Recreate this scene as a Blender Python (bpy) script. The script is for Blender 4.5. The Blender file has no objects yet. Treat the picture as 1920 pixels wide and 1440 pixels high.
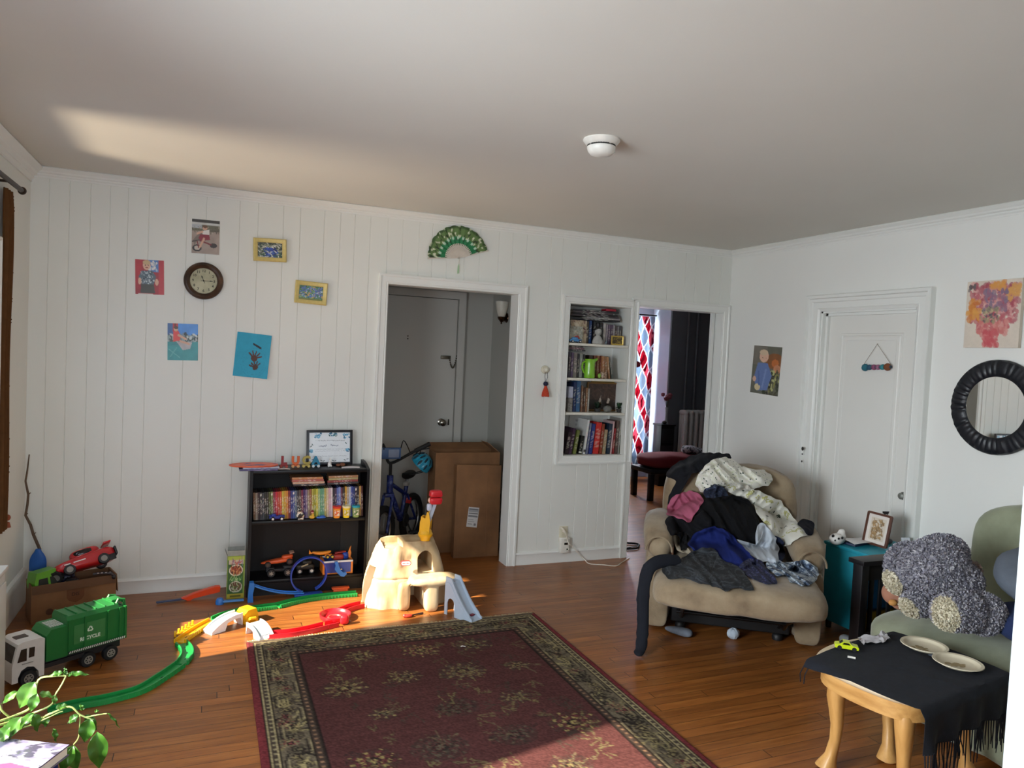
import bpy, bmesh, math, random
import numpy as np
from mathutils import Vector, Matrix, noise, Euler
SC = bpy.context.scene
COL = SC.collection
PI = math.pi
random.seed(7)
V = Vector

# ---------------------------------------------------------------- camera model (also used to place things by measured rays)
CAMP = V((-3.9351, -4.8666, 1.55))
CR = V((0.92265938, -0.3827601, 0.04684407))
CU = V((-0.02772857, 0.05530956, 0.99808415))
CF = V((0.38461772, 0.92219063, -0.0404185))
FPX = 1363.66
def ray(px, py): return CF + CR * ((px - 960) / FPX) - CU * ((py - 720) / FPX)
def WY(px, py, y=0.0):
    d = ray(px, py); return CAMP + d * ((y - CAMP.y) / d.y)
def WX(px, py, x=0.0):
    d = ray(px, py); return CAMP + d * ((x - CAMP.x) / d.x)
def WZ(px, py, z=0.0):
    d = ray(px, py); return CAMP + d * ((z - CAMP.z) / d.z)

def lin(h):
    if isinstance(h, (tuple, list)): return tuple(h[:3])
    h = h.lstrip('#')
    out = []
    for i in (0, 2, 4):
        c = int(h[i:i + 2], 16) / 255
        out.append(c / 12.92 if c <= .04045 else ((c + .055) / 1.055) ** 2.4)
    return tuple(out)

# ---------------------------------------------------------------- materials
MATS = {}
def newmat(name):
    m = bpy.data.materials.new(name); m.use_nodes = True
    nt = m.node_tree
    b = nt.nodes['Principled BSDF']
    return m, nt, b
def nd(nt, typ, **kw):
    n = nt.nodes.new(typ)
    for k, v in kw.items(): setattr(n, k, v)
    return n
def setin(n, **kw):
    for k, v in kw.items(): n.inputs[k.replace('_', ' ')].default_value = v
def mixc(nt, fac, a, b):
    n = nd(nt, 'ShaderNodeMix', data_type='RGBA')
    for s, v in ((0, fac), (6, a), (7, b)):
        if hasattr(v, 'is_linked'): nt.links.new(v, n.inputs[s])
        elif s == 0: n.inputs[0].default_value = v
        else: n.inputs[s].default_value = (*v, 1)
    return n.outputs[2]
def ramp(nt, src, stops, interp='LINEAR'):
    n = nd(nt, 'ShaderNodeValToRGB'); n.color_ramp.interpolation = interp
    el = n.color_ramp.elements
    while len(el) < len(stops): el.new(.5)
    for e, (p, c) in zip(el, stops):
        e.position = p; e.color = (*c, 1) if len(c) == 3 else c
    nt.links.new(src, n.inputs[0]); return n.outputs[0]
def coord(nt, kind='Object'):
    return nd(nt, 'ShaderNodeTexCoord').outputs[kind]
def noisetex(nt, co, scale, detail=3, rough=.5, dist=0):
    n = nd(nt, 'ShaderNodeTexNoise'); setin(n, Scale=scale, Detail=detail, Roughness=rough, Distortion=dist)
    nt.links.new(co, n.inputs['Vector']); return n.outputs['Fac']
def bumpn(nt, b, h, strength, dist=.004):
    n = nd(nt, 'ShaderNodeBump'); setin(n, Strength=strength, Distance=dist)
    nt.links.new(h, n.inputs['Height']); nt.links.new(n.outputs[0], b.inputs['Normal'])
def dk(c, k): return tuple(min(1, x * k) for x in c)
def MAT(hexc, rough=.5, metal=0, var=.12, scale=30, bump=0, bscale=120, coat=0, sheen=0, spec=.5, trans=0, name=None):
    key = (hexc, rough, metal, var, scale, bump, bscale, coat, sheen, spec, trans)
    if key in MATS: return MATS[key]
    c = lin(hexc)
    m, nt, b = newmat(name or 'surface')
    co = coord(nt)
    f = noisetex(nt, co, scale)
    nt.links.new(mixc(nt, f, dk(c, 1 - var), dk(c, 1 + var)), b.inputs['Base Color'])
    setin(b, Roughness=rough, Metallic=metal)
    b.inputs['Specular IOR Level'].default_value = spec
    if coat: b.inputs['Coat Weight'].default_value = coat; b.inputs['Coat Roughness'].default_value = .1
    if sheen: b.inputs['Sheen Weight'].default_value = sheen; b.inputs['Sheen Roughness'].default_value = .5
    if trans: b.inputs['Transmission Weight'].default_value = trans
    if bump: bumpn(nt, b, noisetex(nt, co, bscale, 4), bump)
    MATS[key] = m
    return m
def PAINT(rough=.5, coat=0, bump=0, bscale=300, spec=.5, sheen=0):
    key = ('paint', rough, coat, bump, bscale, spec, sheen)
    if key in MATS: return MATS[key]
    m, nt, b = newmat('printed_colour')
    a = nd(nt, 'ShaderNodeVertexColor', layer_name='Col')
    co = coord(nt)
    f = noisetex(nt, co, 60, 3)
    mul = nd(nt, 'ShaderNodeMix', data_type='RGBA', blend_type='MULTIPLY'); mul.inputs[0].default_value = .12
    nt.links.new(a.outputs[0], mul.inputs[6]); nt.links.new(f, mul.inputs[7])
    nt.links.new(mul.outputs[2], b.inputs['Base Color'])
    setin(b, Roughness=rough); b.inputs['Specular IOR Level'].default_value = spec
    if coat: b.inputs['Coat Weight'].default_value = coat; b.inputs['Coat Roughness'].default_value = .05
    if sheen: b.inputs['Sheen Weight'].default_value = sheen
    if bump: bumpn(nt, b, noisetex(nt, co, bscale, 4), bump)
    MATS[key] = m
    return m
def MIXMAT(stops, scale=8, rough=.8, detail=4, bump=.3, bscale=60, interp='LINEAR', vor=False, stretch=None, sheen=0, dist=0):
    """blotched / patterned cloth or bark: noise or voronoi cells through a colour ramp"""
    m, nt, b = newmat('patterned')
    co = coord(nt)
    if stretch:
        mp = nd(nt, 'ShaderNodeMapping'); mp.inputs['Scale'].default_value = stretch
        nt.links.new(co, mp.inputs[0]); co = mp.outputs[0]
    if vor:
        v = nd(nt, 'ShaderNodeTexVoronoi'); setin(v, Scale=scale); nt.links.new(co, v.inputs['Vector']); src = v.outputs['Distance']
    else: src = noisetex(nt, co, scale, detail, .55, dist)
    nt.links.new(ramp(nt, src, [(p, lin(c)) for p, c in stops], interp), b.inputs['Base Color'])
    setin(b, Roughness=rough)
    if sheen: b.inputs['Sheen Weight'].default_value = sheen
    if bump: bumpn(nt, b, noisetex(nt, co, bscale, 4), bump)
    return m

# ---------------------------------------------------------------- mesh builder
def rotz(a): return Matrix.Rotation(a, 4, 'Z')
def rotx(a): return Matrix.Rotation(a, 4, 'X')
def roty(a): return Matrix.Rotation(a, 4, 'Y')
def tr(*a):
    v = a[0] if len(a) == 1 else a
    return Matrix.Translation(V(v))
def scl(x, y, z): return Matrix.Diagonal((x, y, z, 1))
def frame(o, x, y, z=None):
    x = V(x).normalized(); y = V(y); z = V(z).normalized() if z else x.cross(y).normalized(); y = z.cross(x)
    m = Matrix.Identity(4)
    for i in range(3): m[i][0], m[i][1], m[i][2], m[i][3] = x[i], y[i], z[i], o[i]
    return m
WORLD = {}
_RB = {}
class MB:
    def __init__(s): s.v = []; s.f = []; s.m = []; s.c = {}; s.M = Matrix.Identity(4)
    def add(s, vs, fs, mi=0, M=None, cols=None):
        o = len(s.v); T = s.M @ M if M is not None else s.M
        for q in vs: s.v.append(T @ V(q))
        for q in fs: s.f.append(tuple(i + o for i in q)); s.m.append(mi)
        if cols is not None:
            if callable(cols): cols = [cols(q) for q in vs]
            elif len(cols) == 3 and not hasattr(cols[0], '__len__'): cols = [cols] * len(vs)
            for i, c in enumerate(cols): s.c[o + i] = c
        return s
    def box(s, x0, x1, y0, y1, z0, z1, mi=0, M=None, cols=None):
        vs = [(x, y, z) for z in (z0, z1) for y in (y0, y1) for x in (x0, x1)]
        return s.add(vs, [(0, 2, 3, 1), (4, 5, 7, 6), (0, 1, 5, 4), (2, 6, 7, 3), (0, 4, 6, 2), (1, 3, 7, 5)], mi, M, cols)
    def rbox(s, c, size, r=.004, mi=0, M=None, seg=2, cols=None):
        r = min(r, min(size) * .49)
        key = (tuple(round(q, 5) for q in size), round(r, 5), seg)
        if key not in _RB:
            bm = bmesh.new(); bmesh.ops.create_cube(bm, size=1)
            for v in bm.verts: v.co = V((v.co.x * size[0], v.co.y * size[1], v.co.z * size[2]))
            bmesh.ops.bevel(bm, geom=bm.edges[:], offset=r, segments=seg, profile=.5, affect='EDGES')
            bm.verts.index_update()
            _RB[key] = ([v.co.copy() for v in bm.verts], [tuple(v.index for v in f.verts) for f in bm.faces]); bm.free()
        T = tr(c); T = M @ T if M is not None else T
        return s.add(_RB[key][0], _RB[key][1], mi, T, cols)
    def loft(s, rings, mi=0, M=None, cap=True, closed=False, cols=None):
        n = len(rings[0]); vs = [p for r in rings for p in r]; fs = []
        k = len(rings)
        for i in range(k if closed else k - 1):
            a = i * n; b = ((i + 1) % k) * n
            for j in range(n):
                fs.append((a + j, a + (j + 1) % n, b + (j + 1) % n, b + j))
        if cap and not closed:
            fs.append(tuple(reversed(range(n)))); fs.append(tuple(range((k - 1) * n, k * n)))
        return s.add(vs, fs, mi, M, cols)
    def lathe(s, prof, n=24, mi=0, M=None, cap=True, cols=None):
        rings = [[(r * math.cos(2 * PI * j / n), r * math.sin(2 * PI * j / n), z) for j in range(n)] for r, z in prof]
        return s.loft(rings, mi, M, cap, cols=cols)
    def cyl(s, p0, p1, r0, r1=None, n=12, mi=0, M=None, cols=None):
        return s.tube([p0, p1], [r0, r0 if r1 is None else r1], n, mi, M, cols=cols)
    def tube(s, pts, r, n=8, mi=0, M=None, closed=False, flat=1, up=None, cols=None):
        pts = [V(p) for p in pts]; k = len(pts)
        rs = r if isinstance(r, (list, tuple)) else [r] * k
        rings = []; pn = None
        for i in range(k):
            if closed: t = pts[(i + 1) % k] - pts[i - 1]
            else: t = pts[min(i + 1, k - 1)] - pts[max(i - 1, 0)]
            t = t.normalized() if t.length > 1e-9 else V((0, 0, 1))
            if up is not None: a = V(up).cross(t)
            elif pn is None: a = t.orthogonal()
            else: a = pn - t * pn.dot(t)
            if a.length < 1e-6: a = t.orthogonal()
            a.normalize(); pn = a; b = t.cross(a)
            rings.append([pts[i] + a * (rs[i] * math.cos(2 * PI * j / n)) + b * (rs[i] * flat * math.sin(2 * PI * j / n)) for j in range(n)])
        return s.loft(rings, mi, M, True, closed, cols)
    def ell(s, c, rad, mi=0, M=None, nu=20, nv=12, fn=None, cols=None):
        vs = []; fs = []
        for i in range(nv + 1):
            th = PI * i / nv
            for j in range(nu):
                ph = 2 * PI * j / nu
                d = V((math.sin(th) * math.cos(ph), math.sin(th) * math.sin(ph), math.cos(th)))
                k = fn(d) if fn else 1
                vs.append((c[0] + d.x * rad[0] * k, c[1] + d.y * rad[1] * k, c[2] + d.z * rad[2] * k))
        for i in range(nv):
            for j in range(nu):
                a = i * nu + j; b = i * nu + (j + 1) % nu
                fs.append((a, a + nu, b + nu, b))
        return s.add(vs, fs, mi, M, cols)
    def soft(s, c, size, p=5, n=8, mi=0, M=None, fn=None, cols=None):
        """rounded cushion: cube grid normalised by a p-norm; fn(unit point, point) -> point"""
        idx = {}; vs = []; fs = []
        def vid(x, y, z):
            k = (x, y, z)
            if k not in idx:
                q = [x / n * 2 - 1, y / n * 2 - 1, z / n * 2 - 1]
                q = [math.sin(a * PI / 2) * .35 + a * .65 for a in q]
                nr = sum(abs(a) ** p for a in q) ** (1 / p)
                u = V([a / nr for a in q])
                pt = V((u.x * size[0] / 2, u.y * size[1] / 2, u.z * size[2] / 2))
                if fn: pt = fn(u, pt)
                idx[k] = len(vs); vs.append(pt + V(c))
            return idx[k]
        for a in range(n):
            for b in range(n):
                for ax, o in ((0, 0), (0, n), (1, 0), (1, n), (2, 0), (2, n)):
                    q = []
                    for da, db in ((0, 0), (1, 0), (1, 1), (0, 1)):
                        t = [0, 0, 0]; t[ax] = o; t[(ax + 1) % 3] = a + da; t[(ax + 2) % 3] = b + db
                        q.append(vid(*t))
                    fs.append(tuple(q if o else reversed(q)))
        return s.add(vs, fs, mi, M, cols)
    def prism(s, poly, z0, z1, mi=0, M=None, cols=None):
        n = len(poly)
        vs = [(x, y, z0) for x, y in poly] + [(x, y, z1) for x, y in poly]
        fs = [tuple(reversed(range(n))), tuple(range(n, 2 * n))] + [(i, (i + 1) % n, n + (i + 1) % n, n + i) for i in range(n)]
        return s.add(vs, fs, mi, M, cols)
    def grid(s, nu, nv, fn, mi=0, M=None, closed_u=False, cols=None):
        vs = []; fs = []
        for j in range(nv + 1):
            for i in range(nu + (0 if closed_u else 1)): vs.append(fn(i / nu, j / nv))
        w = nu if closed_u else nu + 1
        for j in range(nv):
            for i in range(nu):
                a = j * w + i; b = j * w + (i + 1) % w
                fs.append((a, b, b + w, a + w))
        return s.add(vs, fs, mi, M, cols)
    def sheet(s, nu, nv, fn, t, mi=0, M=None, cols=None):
        """a cloth / paper of real thickness t: fn(u,v)->point, offset along the normal, closed rim"""
        P = [[V(fn(i / nu, j / nv)) for i in range(nu + 1)] for j in range(nv + 1)]
        N = []
        for j in range(nv + 1):
            row = []
            for i in range(nu + 1):
                a = P[j][min(i + 1, nu)] - P[j][max(i - 1, 0)]; b = P[min(j + 1, nv)][i] - P[max(j - 1, 0)][i]
                q = a.cross(b); row.append(q.normalized() if q.length > 1e-12 else V((0, 0, 1)))
            N.append(row)
        w = nu + 1; k = w * (nv + 1)
        vs = [P[j][i] for j in range(nv + 1) for i in range(w)] + [P[j][i] - N[j][i] * t for j in range(nv + 1) for i in range(w)]
        fs = []
        for j in range(nv):
            for i in range(nu):
                a = j * w + i
                fs.append((a, a + 1, a + 1 + w, a + w)); fs.append((k + a, k + a + w, k + a + w + 1, k + a + 1))
        rim = [i for i in range(w)] + [j * w + nu for j in range(1, nv + 1)] + [nv * w + i for i in range(nu - 1, -1, -1)] + [j * w for j in range(nv - 1, 0, -1)]
        for a, b in zip(rim, rim[1:] + rim[:1]): fs.append((a, k + a, k + b, b))
        return s.add(vs, fs, mi, M, cols)
    def text(s, txt, size, depth, M=None, mi=0, align='CENTER', cols=None, bold=0, res=2):
        cu = bpy.data.curves.new('t', 'FONT'); cu.body = txt; cu.size = size; cu.extrude = depth / 2; cu.align_x = align; cu.align_y = 'CENTER'
        cu.resolution_u = res; cu.offset = bold
        o = bpy.data.objects.new('t', cu); COL.objects.link(o)
        bpy.context.view_layer.update()
        me = bpy.data.meshes.new_from_object(o.evaluated_get(bpy.context.evaluated_depsgraph_get()))
        s.add([v.co.copy() for v in me.vertices], [tuple(p.vertices) for p in me.polygons], mi, M, cols)
        bpy.data.objects.remove(o); bpy.data.curves.remove(cu); bpy.data.meshes.remove(me)
        return s
    def mesh(s, me, mi=0, M=None):
        return s.add([v.co.copy() for v in me.vertices], [tuple(p.vertices) for p in me.polygons], mi, M)
    def build(s, name, mats, parent=None, label=None, cat=None, group=None, kind=None, smooth=38, world=True):
        me = bpy.data.meshes.new(name)
        o = bpy.data.objects.new(name, me); COL.objects.link(o)
        vs = s.v
        if parent is not None:
            o.parent = parent
            if world:
                I = WORLD[parent.name].inverted(); vs = [I @ q for q in vs]
            if parent.name in WORLD: WORLD[o.name] = WORLD[parent.name].copy()
        elif world and kind != 'structure':
            xs = [q.x for q in vs]; ys = [q.y for q in vs]; zs = [q.z for q in vs]
            b = V(((min(xs) + max(xs)) / 2, (min(ys) + max(ys)) / 2, min(zs)))
            o.location = b; vs = [q - b for q in vs]; WORLD[o.name] = tr(b)
        else: WORLD[o.name] = Matrix.Identity(4)
        me.from_pydata([tuple(q) for q in vs], [], s.f)
        if not isinstance(mats, (list, tuple)): mats = [mats]
        for m in mats: me.materials.append(m)
        if len(mats) > 1: me.polygons.foreach_set('material_index', s.m)
        if s.c:
            a = me.color_attributes.new('Col', 'FLOAT_COLOR', 'POINT')
            buf = np.ones((len(vs), 4), np.float32) * .8
            for i, c in s.c.items(): buf[i, :3] = c
            a.data.foreach_set('color', buf.ravel())
        me.validate(); me.update()
        if smooth:
            me.shade_smooth(); me.set_sharp_from_angle(angle=math.radians(smooth))
        tag(o, label, cat, group, kind)
        return o
def tag(o, label=None, cat=None, group=None, kind=None):
    for k, v in (('label', label), ('category', cat), ('group', group), ('kind', kind)):
        if v: o[k] = v
    return o
def thing(name, label, cat, loc=(0, 0, 0), rz=0, group=None, M=None):
    o = bpy.data.objects.new(name, None); COL.objects.link(o); o.empty_display_size = .05
    T = M if M is not None else tr(loc) @ rotz(rz)
    o.matrix_world = T; WORLD[o.name] = T.copy()
    return tag(o, label, cat, group)
def struct(name, mb, m, smooth=30): return mb.build(name, m, kind='structure', smooth=smooth)
def dup(root, M, label=None, group=None):
    r = root.copy(); COL.objects.link(r); r.matrix_world = M; WORLD[r.name] = M.copy()
    if label: r['label'] = label
    if group: r['group'] = group
    for ch in list(root.children):
        c = ch.copy(); COL.objects.link(c); c.parent = r
        for g in ch.children:
            d = g.copy(); COL.objects.link(d); d.parent = c
    return r
def sculpt(mb, voxel=.012, smooth=6, factor=.6):
    """merge the builder's overlapping closed shapes into one continuous skin; returns a mesh"""
    me = bpy.data.meshes.new('tmp'); me.from_pydata([tuple(q) for q in mb.v], [], mb.f)
    o = bpy.data.objects.new('tmp', me); COL.objects.link(o)
    r = o.modifiers.new('r', 'REMESH'); r.mode = 'VOXEL'; r.voxel_size = voxel
    if smooth:
        q = o.modifiers.new('s', 'SMOOTH'); q.iterations = smooth; q.factor = factor
    bpy.context.view_layer.update()
    out = bpy.data.meshes.new_from_object(o.evaluated_get(bpy.context.evaluated_depsgraph_get()))
    bpy.data.objects.remove(o); bpy.data.meshes.remove(me)
    return out
def fbm(p, o=3): return noise.fractal(p, 1.0, 2.0, o)
def circ(n, r=1, a0=0): return [(r * math.cos(a0 + 2 * PI * i / n), r * math.sin(a0 + 2 * PI * i / n)) for i in range(n)]
def rrect(w, h, r, n=5):
    out = []
    for cx, cy, a in ((w / 2 - r, h / 2 - r, 0), (-w / 2 + r, h / 2 - r, PI / 2), (-w / 2 + r, -h / 2 + r, PI), (w / 2 - r, -h / 2 + r, 1.5 * PI)):
        for i in range(n + 1): out.append((cx + r * math.cos(a + PI / 2 * i / n), cy + r * math.sin(a + PI / 2 * i / n)))
    return out
def ordinal(n):
    w = 'first second third fourth fifth sixth seventh eighth ninth tenth eleventh twelfth thirteenth fourteenth fifteenth sixteenth seventeenth eighteenth nineteenth twentieth'.split()
    if n <= 20: return w[n - 1]
    t = {2: 'twenty', 3: 'thirty', 4: 'forty', 5: 'fifty'}[n // 10]
    return t + '-' + w[n % 10 - 1] if n % 10 else {30: 'thirtieth', 40: 'fortieth', 50: 'fiftieth'}[n]

# ---------------------------------------------------------------- little raster pictures, printed on real panels
class Pix:
    def __init__(s, w, h, bg='#ffffff'):
        s.w, s.h = w, h; s.a = np.ones((h, w, 3), np.float32) * np.array(lin(bg), np.float32)
        yy, xx = np.mgrid[0:h, 0:w]; s.x = (xx + .5) / w; s.y = (yy + .5) / h   # unit square, y down
    def put(s, mask, c, k=1.0):
        s.a[mask] = s.a[mask] * (1 - k) + np.array(lin(c), np.float32) * k; return s
    def rect(s, x0, y0, x1, y1, c, k=1): return s.put((s.x >= x0) & (s.x <= x1) & (s.y >= y0) & (s.y <= y1), c, k)
    def ell(s, cx, cy, rx, ry, c, rot=0, k=1):
        dx, dy = s.x - cx, s.y - cy; ca, sa = math.cos(rot), math.sin(rot)
        u = (dx * ca + dy * sa) / rx; v = (-dx * sa + dy * ca) / ry
        return s.put(u * u + v * v <= 1, c, k)
    def ring(s, cx, cy, rx, ry, t, c):
        d = np.sqrt(((s.x - cx) / rx) ** 2 + ((s.y - cy) / ry) ** 2); return s.put(np.abs(d - 1) < t, c)
    def poly(s, pts, c, k=1):
        m = np.zeros(s.x.shape, bool); n = len(pts)
        for i in range(n):
            x0, y0 = pts[i]; x1, y1 = pts[(i + 1) % n]
            if y0 == y1: continue
            cond = ((s.y >= y0) != (s.y >= y1)) & (s.x < (x1 - x0) * (s.y - y0) / (y1 - y0) + x0)
            m ^= cond
        return s.put(m, c, k)
    def line(s, x0, y0, x1, y1, t, c, k=1, asp=1.0):
        dx, dy = x1 - x0, (y1 - y0) * asp; L = dx * dx + dy * dy + 1e-12
        q = np.clip(((s.x - x0) * dx + (s.y - y0) * asp * dy) / L, 0, 1)
        d = np.hypot(s.x - x0 - q * dx, (s.y - y0) * asp - q * dy); return s.put(d <= t, c, k)
    def speck(s, n, cols, rx, ry, x0=0, y0=0, x1=1, y1=1, k=1, seed=1):
        r = random.Random(seed)
        for _ in range(n): s.ell(r.uniform(x0, x1), r.uniform(y0, y1), rx * r.uniform(.4, 1.3), ry * r.uniform(.4, 1.3), r.choice(cols), r.uniform(0, PI), k)
        return s
    def wob(s, amp=.15, seed=1, cells=9):
        r = np.random.RandomState(seed); g = r.rand(cells + 1, cells + 1)
        fx = s.x * cells; fy = s.y * cells; ix = np.clip(fx.astype(int), 0, cells - 1); iy = np.clip(fy.astype(int), 0, cells - 1); tx = fx - ix; ty = fy - iy
        v = (g[iy, ix] * (1 - tx) + g[iy, ix + 1] * tx) * (1 - ty) + (g[iy + 1, ix] * (1 - tx) + g[iy + 1, ix + 1] * tx) * ty
        s.a *= (1 - amp + 2 * amp * v)[..., None]; return s
    def add(s, mb, width, height, M, bend=None, mi=0):
        """front face in local XZ (facing -Y), origin bottom-left; bend(u,v)-> y offset"""
        vs = []; fs = []; cs = []
        h, w = s.h, s.w
        for j in range(h):
            for i in range(w):
                u, v = i / (w - 1), 1 - j / (h - 1)
                vs.append((u * width, bend(u, v) if bend else 0, v * height)); cs.append(tuple(s.a[j, i]))
        for j in range(h - 1):
            for i in range(w - 1):
                a = j * w + i; fs.append((a, a + w, a + w + 1, a + 1))
        mb.add(vs, fs, mi, M, cs); return mb
def quadframe(tl, tr_, bl):
    """matrix for a panel: x along the top edge, z up, -y towards the room; and its width, height"""
    tl, tr_, bl = V(tl), V(tr_), V(bl)
    x = tr_ - tl; z = tl - bl
    X = x.normalized(); Y = z.normalized().cross(X); Z = X.cross(Y)
    m = Matrix.Identity(4)
    for i in range(3): m[i][0], m[i][1], m[i][2], m[i][3] = X[i], Y[i], Z[i], bl[i]
    return m, x.length, z.length
def panel(mb, pix, w, h, M, t=.002, back='#e8e6e0', bend=None):
    """printed sheet with thickness: picture in front, plain body behind"""
    c = lin(back)
    pix.add(mb, w, h, M, (lambda u, v: bend(u, v) - t) if bend else (lambda u, v: -t))
    n = 6 if bend else 1
    def side(u, v, yo): return (u * w, (bend(u, v) if bend else 0) + yo, v * h)
    mb.grid(n, n, lambda u, v: side(1 - u, v, 0), 0, M, cols=c)
    for e in range(4):
        def fn(u, v, e=e):
            uu, vv = ((u, 0), (1, u), (1 - u, 1), (0, 1 - u))[e]
            return side(uu, vv, -t * v * .999)
        mb.grid(n, 1, lambda u, v, f=fn: f(u, 1 - v), 0, M, cols=c)
    return mb
# ================================================================ the room
H = 2.48
LX = -4.89
def wallpaint(hexc, rough=.45, spec=.4):
    m, nt, b = newmat('wall_paint'); co = coord(nt)
    c = lin(hexc)
    f = noisetex(nt, co, 1.3, 4)
    nt.links.new(mixc(nt, f, dk(c, .94), dk(c, 1.05)), b.inputs['Base Color'])
    setin(b, Roughness=rough); b.inputs['Specular IOR Level'].default_value = spec
    bumpn(nt, b, noisetex(nt, co, 22, 5, .6), .10, .006)
    return m
mWall = wallpaint('#e2e3dd'); mTrim = wallpaint('#e5e6e2', .35, .5); mCeil = wallpaint('#d6d4cd', .8, .2)
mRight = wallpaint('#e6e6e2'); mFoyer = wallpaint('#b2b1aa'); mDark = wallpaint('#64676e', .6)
mBed = wallpaint('#b9c2cf')

# floor: narrow strip boards running along x, each its own tone, thin dark joints
def floor_mat():
    m, nt, b = newmat('strip_floor'); L = nt.links; co = coord(nt)
    sp = nd(nt, 'ShaderNodeSeparateXYZ'); L.new(co, sp.inputs[0])
    def mth(op, a, bb=None, c=None):
        n = nd(nt, 'ShaderNodeMath', operation=op)
        for i, q in enumerate((a, bb, c)):
            if q is None: continue
            if hasattr(q, 'is_linked'): L.new(q, n.inputs[i])
            else: n.inputs[i].default_value = q
        return n.outputs[0]
    W, LEN = .057, 1.15
    yr = mth('DIVIDE', sp.outputs[1], W); row = mth('FLOOR', yr); fy = mth('FRACT', yr)
    wn = nd(nt, 'ShaderNodeTexWhiteNoise', noise_dimensions='1D'); L.new(row, wn.inputs['W'])
    xo = mth('ADD', mth('DIVIDE', sp.outputs[0], LEN), mth('MULTIPLY', wn.outputs[0], 7.3)); seg = mth('FLOOR', xo); fx = mth('FRACT', xo)
    w2 = nd(nt, 'ShaderNodeTexWhiteNoise', noise_dimensions='2D'); cv = nd(nt, 'ShaderNodeCombineXYZ'); L.new(row, cv.inputs[0]); L.new(seg, cv.inputs[1]); L.new(cv.outputs[0], w2.inputs['Vector'])
    mp = nd(nt, 'ShaderNodeMapping'); mp.inputs['Scale'].default_value = (2.2, 26, 1); L.new(co, mp.inputs[0])
    ad = nd(nt, 'ShaderNodeVectorMath', operation='ADD'); L.new(mp.outputs[0], ad.inputs[0])
    sc = nd(nt, 'ShaderNodeVectorMath', operation='SCALE'); L.new(w2.outputs['Color'], sc.inputs[0]); sc.inputs['Scale'].default_value = 30; L.new(sc.outputs[0], ad.inputs[1])
    g = noisetex(nt, ad.outputs[0], 1.6, 6, .62, .6)
    grain = ramp(nt, g, [(.2, lin('#703f1c')), (.5, lin('#925828')), (.8, lin('#ae7238'))])
    tone = ramp(nt, w2.outputs[0], [(0, (.8, .79, .77)), (.5, (.97, .97, .97)), (1, (1.14, 1.12, 1.08))])
    mu = nd(nt, 'ShaderNodeMix', data_type='RGBA', blend_type='MULTIPLY'); mu.inputs[0].default_value = 1; L.new(grain, mu.inputs[6]); L.new(tone, mu.inputs[7])
    jy = mth('MAXIMUM', mth('LESS_THAN', fy, .035), mth('LESS_THAN', fx, .0028))
    wear = ramp(nt, noisetex(nt, co, 1.1, 4), [(.35, (.85, .85, .85)), (.7, (1.1, 1.1, 1.1))])
    m2 = nd(nt, 'ShaderNodeMix', data_type='RGBA', blend_type='MULTIPLY'); m2.inputs[0].default_value = 1; L.new(mu.outputs[2], m2.inputs[6]); L.new(wear, m2.inputs[7])
    L.new(mixc(nt, jy, m2.outputs[2], lin('#24130a')), b.inputs['Base Color'])
    rr = nd(nt, 'ShaderNodeMapRange'); setin(rr, To_Min=.24, To_Max=.46); L.new(noisetex(nt, co, 5, 5), rr.inputs[0]); L.new(rr.outputs[0], b.inputs['Roughness'])
    b.inputs['Specular IOR Level'].default_value = .5
    h = mth('SUBTRACT', mth('MULTIPLY', g, .25), jy)
    bumpn(nt, b, h, .25, .002)
    return m
mFloor = floor_mat()
mb = MB(); mb.box(-5.1, 4.2, -6.6, 4.2, -.1, 0); struct('floor', mb, mFloor, 0)
mb = MB(); mb.box(-5.1, 4.2, -6.6, 4.2, H, H + .12); struct('ceiling', mb, mCeil, 0)

# ---- back wall: vertical boards of uneven width with V grooves, three openings
OPEN = [(-2.84, -1.89, 0, 1.985), (-1.467, -.94, .81, 1.95), (-.868, -.072, 0, 1.968)]
GRO = [-4.80, -4.70, -4.595, -4.495, -4.402, -4.291, -4.085, -3.978, -3.787, -3.678, -3.527, -3.423, -3.273, -3.17, -3.076, -2.974, -2.856, -2.754, -2.64, -2.545, -2.438, -2.31, -2.198, -2.055, -1.95, -1.84, -1.644, -1.548, -1.344, -1.235, -1.143, -1.077, -.979, -.83, -.73, -.619, -.453, -.355, -.21, -.105]
mb = MB()
xs = sorted(set([LX] + GRO + [0] + [o[0] for o in OPEN] + [o[1] for o in OPEN]))
G = .0025
def plank(x0, x1, z0, z1, g0, g1):
    """board face at y=0, sides chamfered into the groove (5 mm deep)"""
    a = x0 + (G if g0 else 0); c = x1 - (G if g1 else 0); d = .0035
    vs = [(x0, d if g0 else 0, z0), (a, 0, z0), (c, 0, z0), (x1, d if g1 else 0, z0), (x0, d if g0 else 0, z1), (a, 0, z1), (c, 0, z1), (x1, d if g1 else 0, z1)]
    mb.add(vs, [(0, 1, 5, 4), (1, 2, 6, 5), (2, 3, 7, 6)])
for x0, x1 in zip(xs, xs[1:]):
    xm = (x0 + x1) / 2
    blk = sorted((o[2], o[3]) for o in OPEN if o[0] < xm < o[1])
    z = 0; segs = []
    for a, c in blk:
        if a > z: segs.append((z, a))
        z = c
    segs.append((z, H))
    for a, c in segs:
        plank(x0, x1, a, c, x0 in GRO, x1 in GRO); mb.box(x0, x1, .0035, .13, a, c)
struct('wall_back', mb, mWall, 0)

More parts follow.
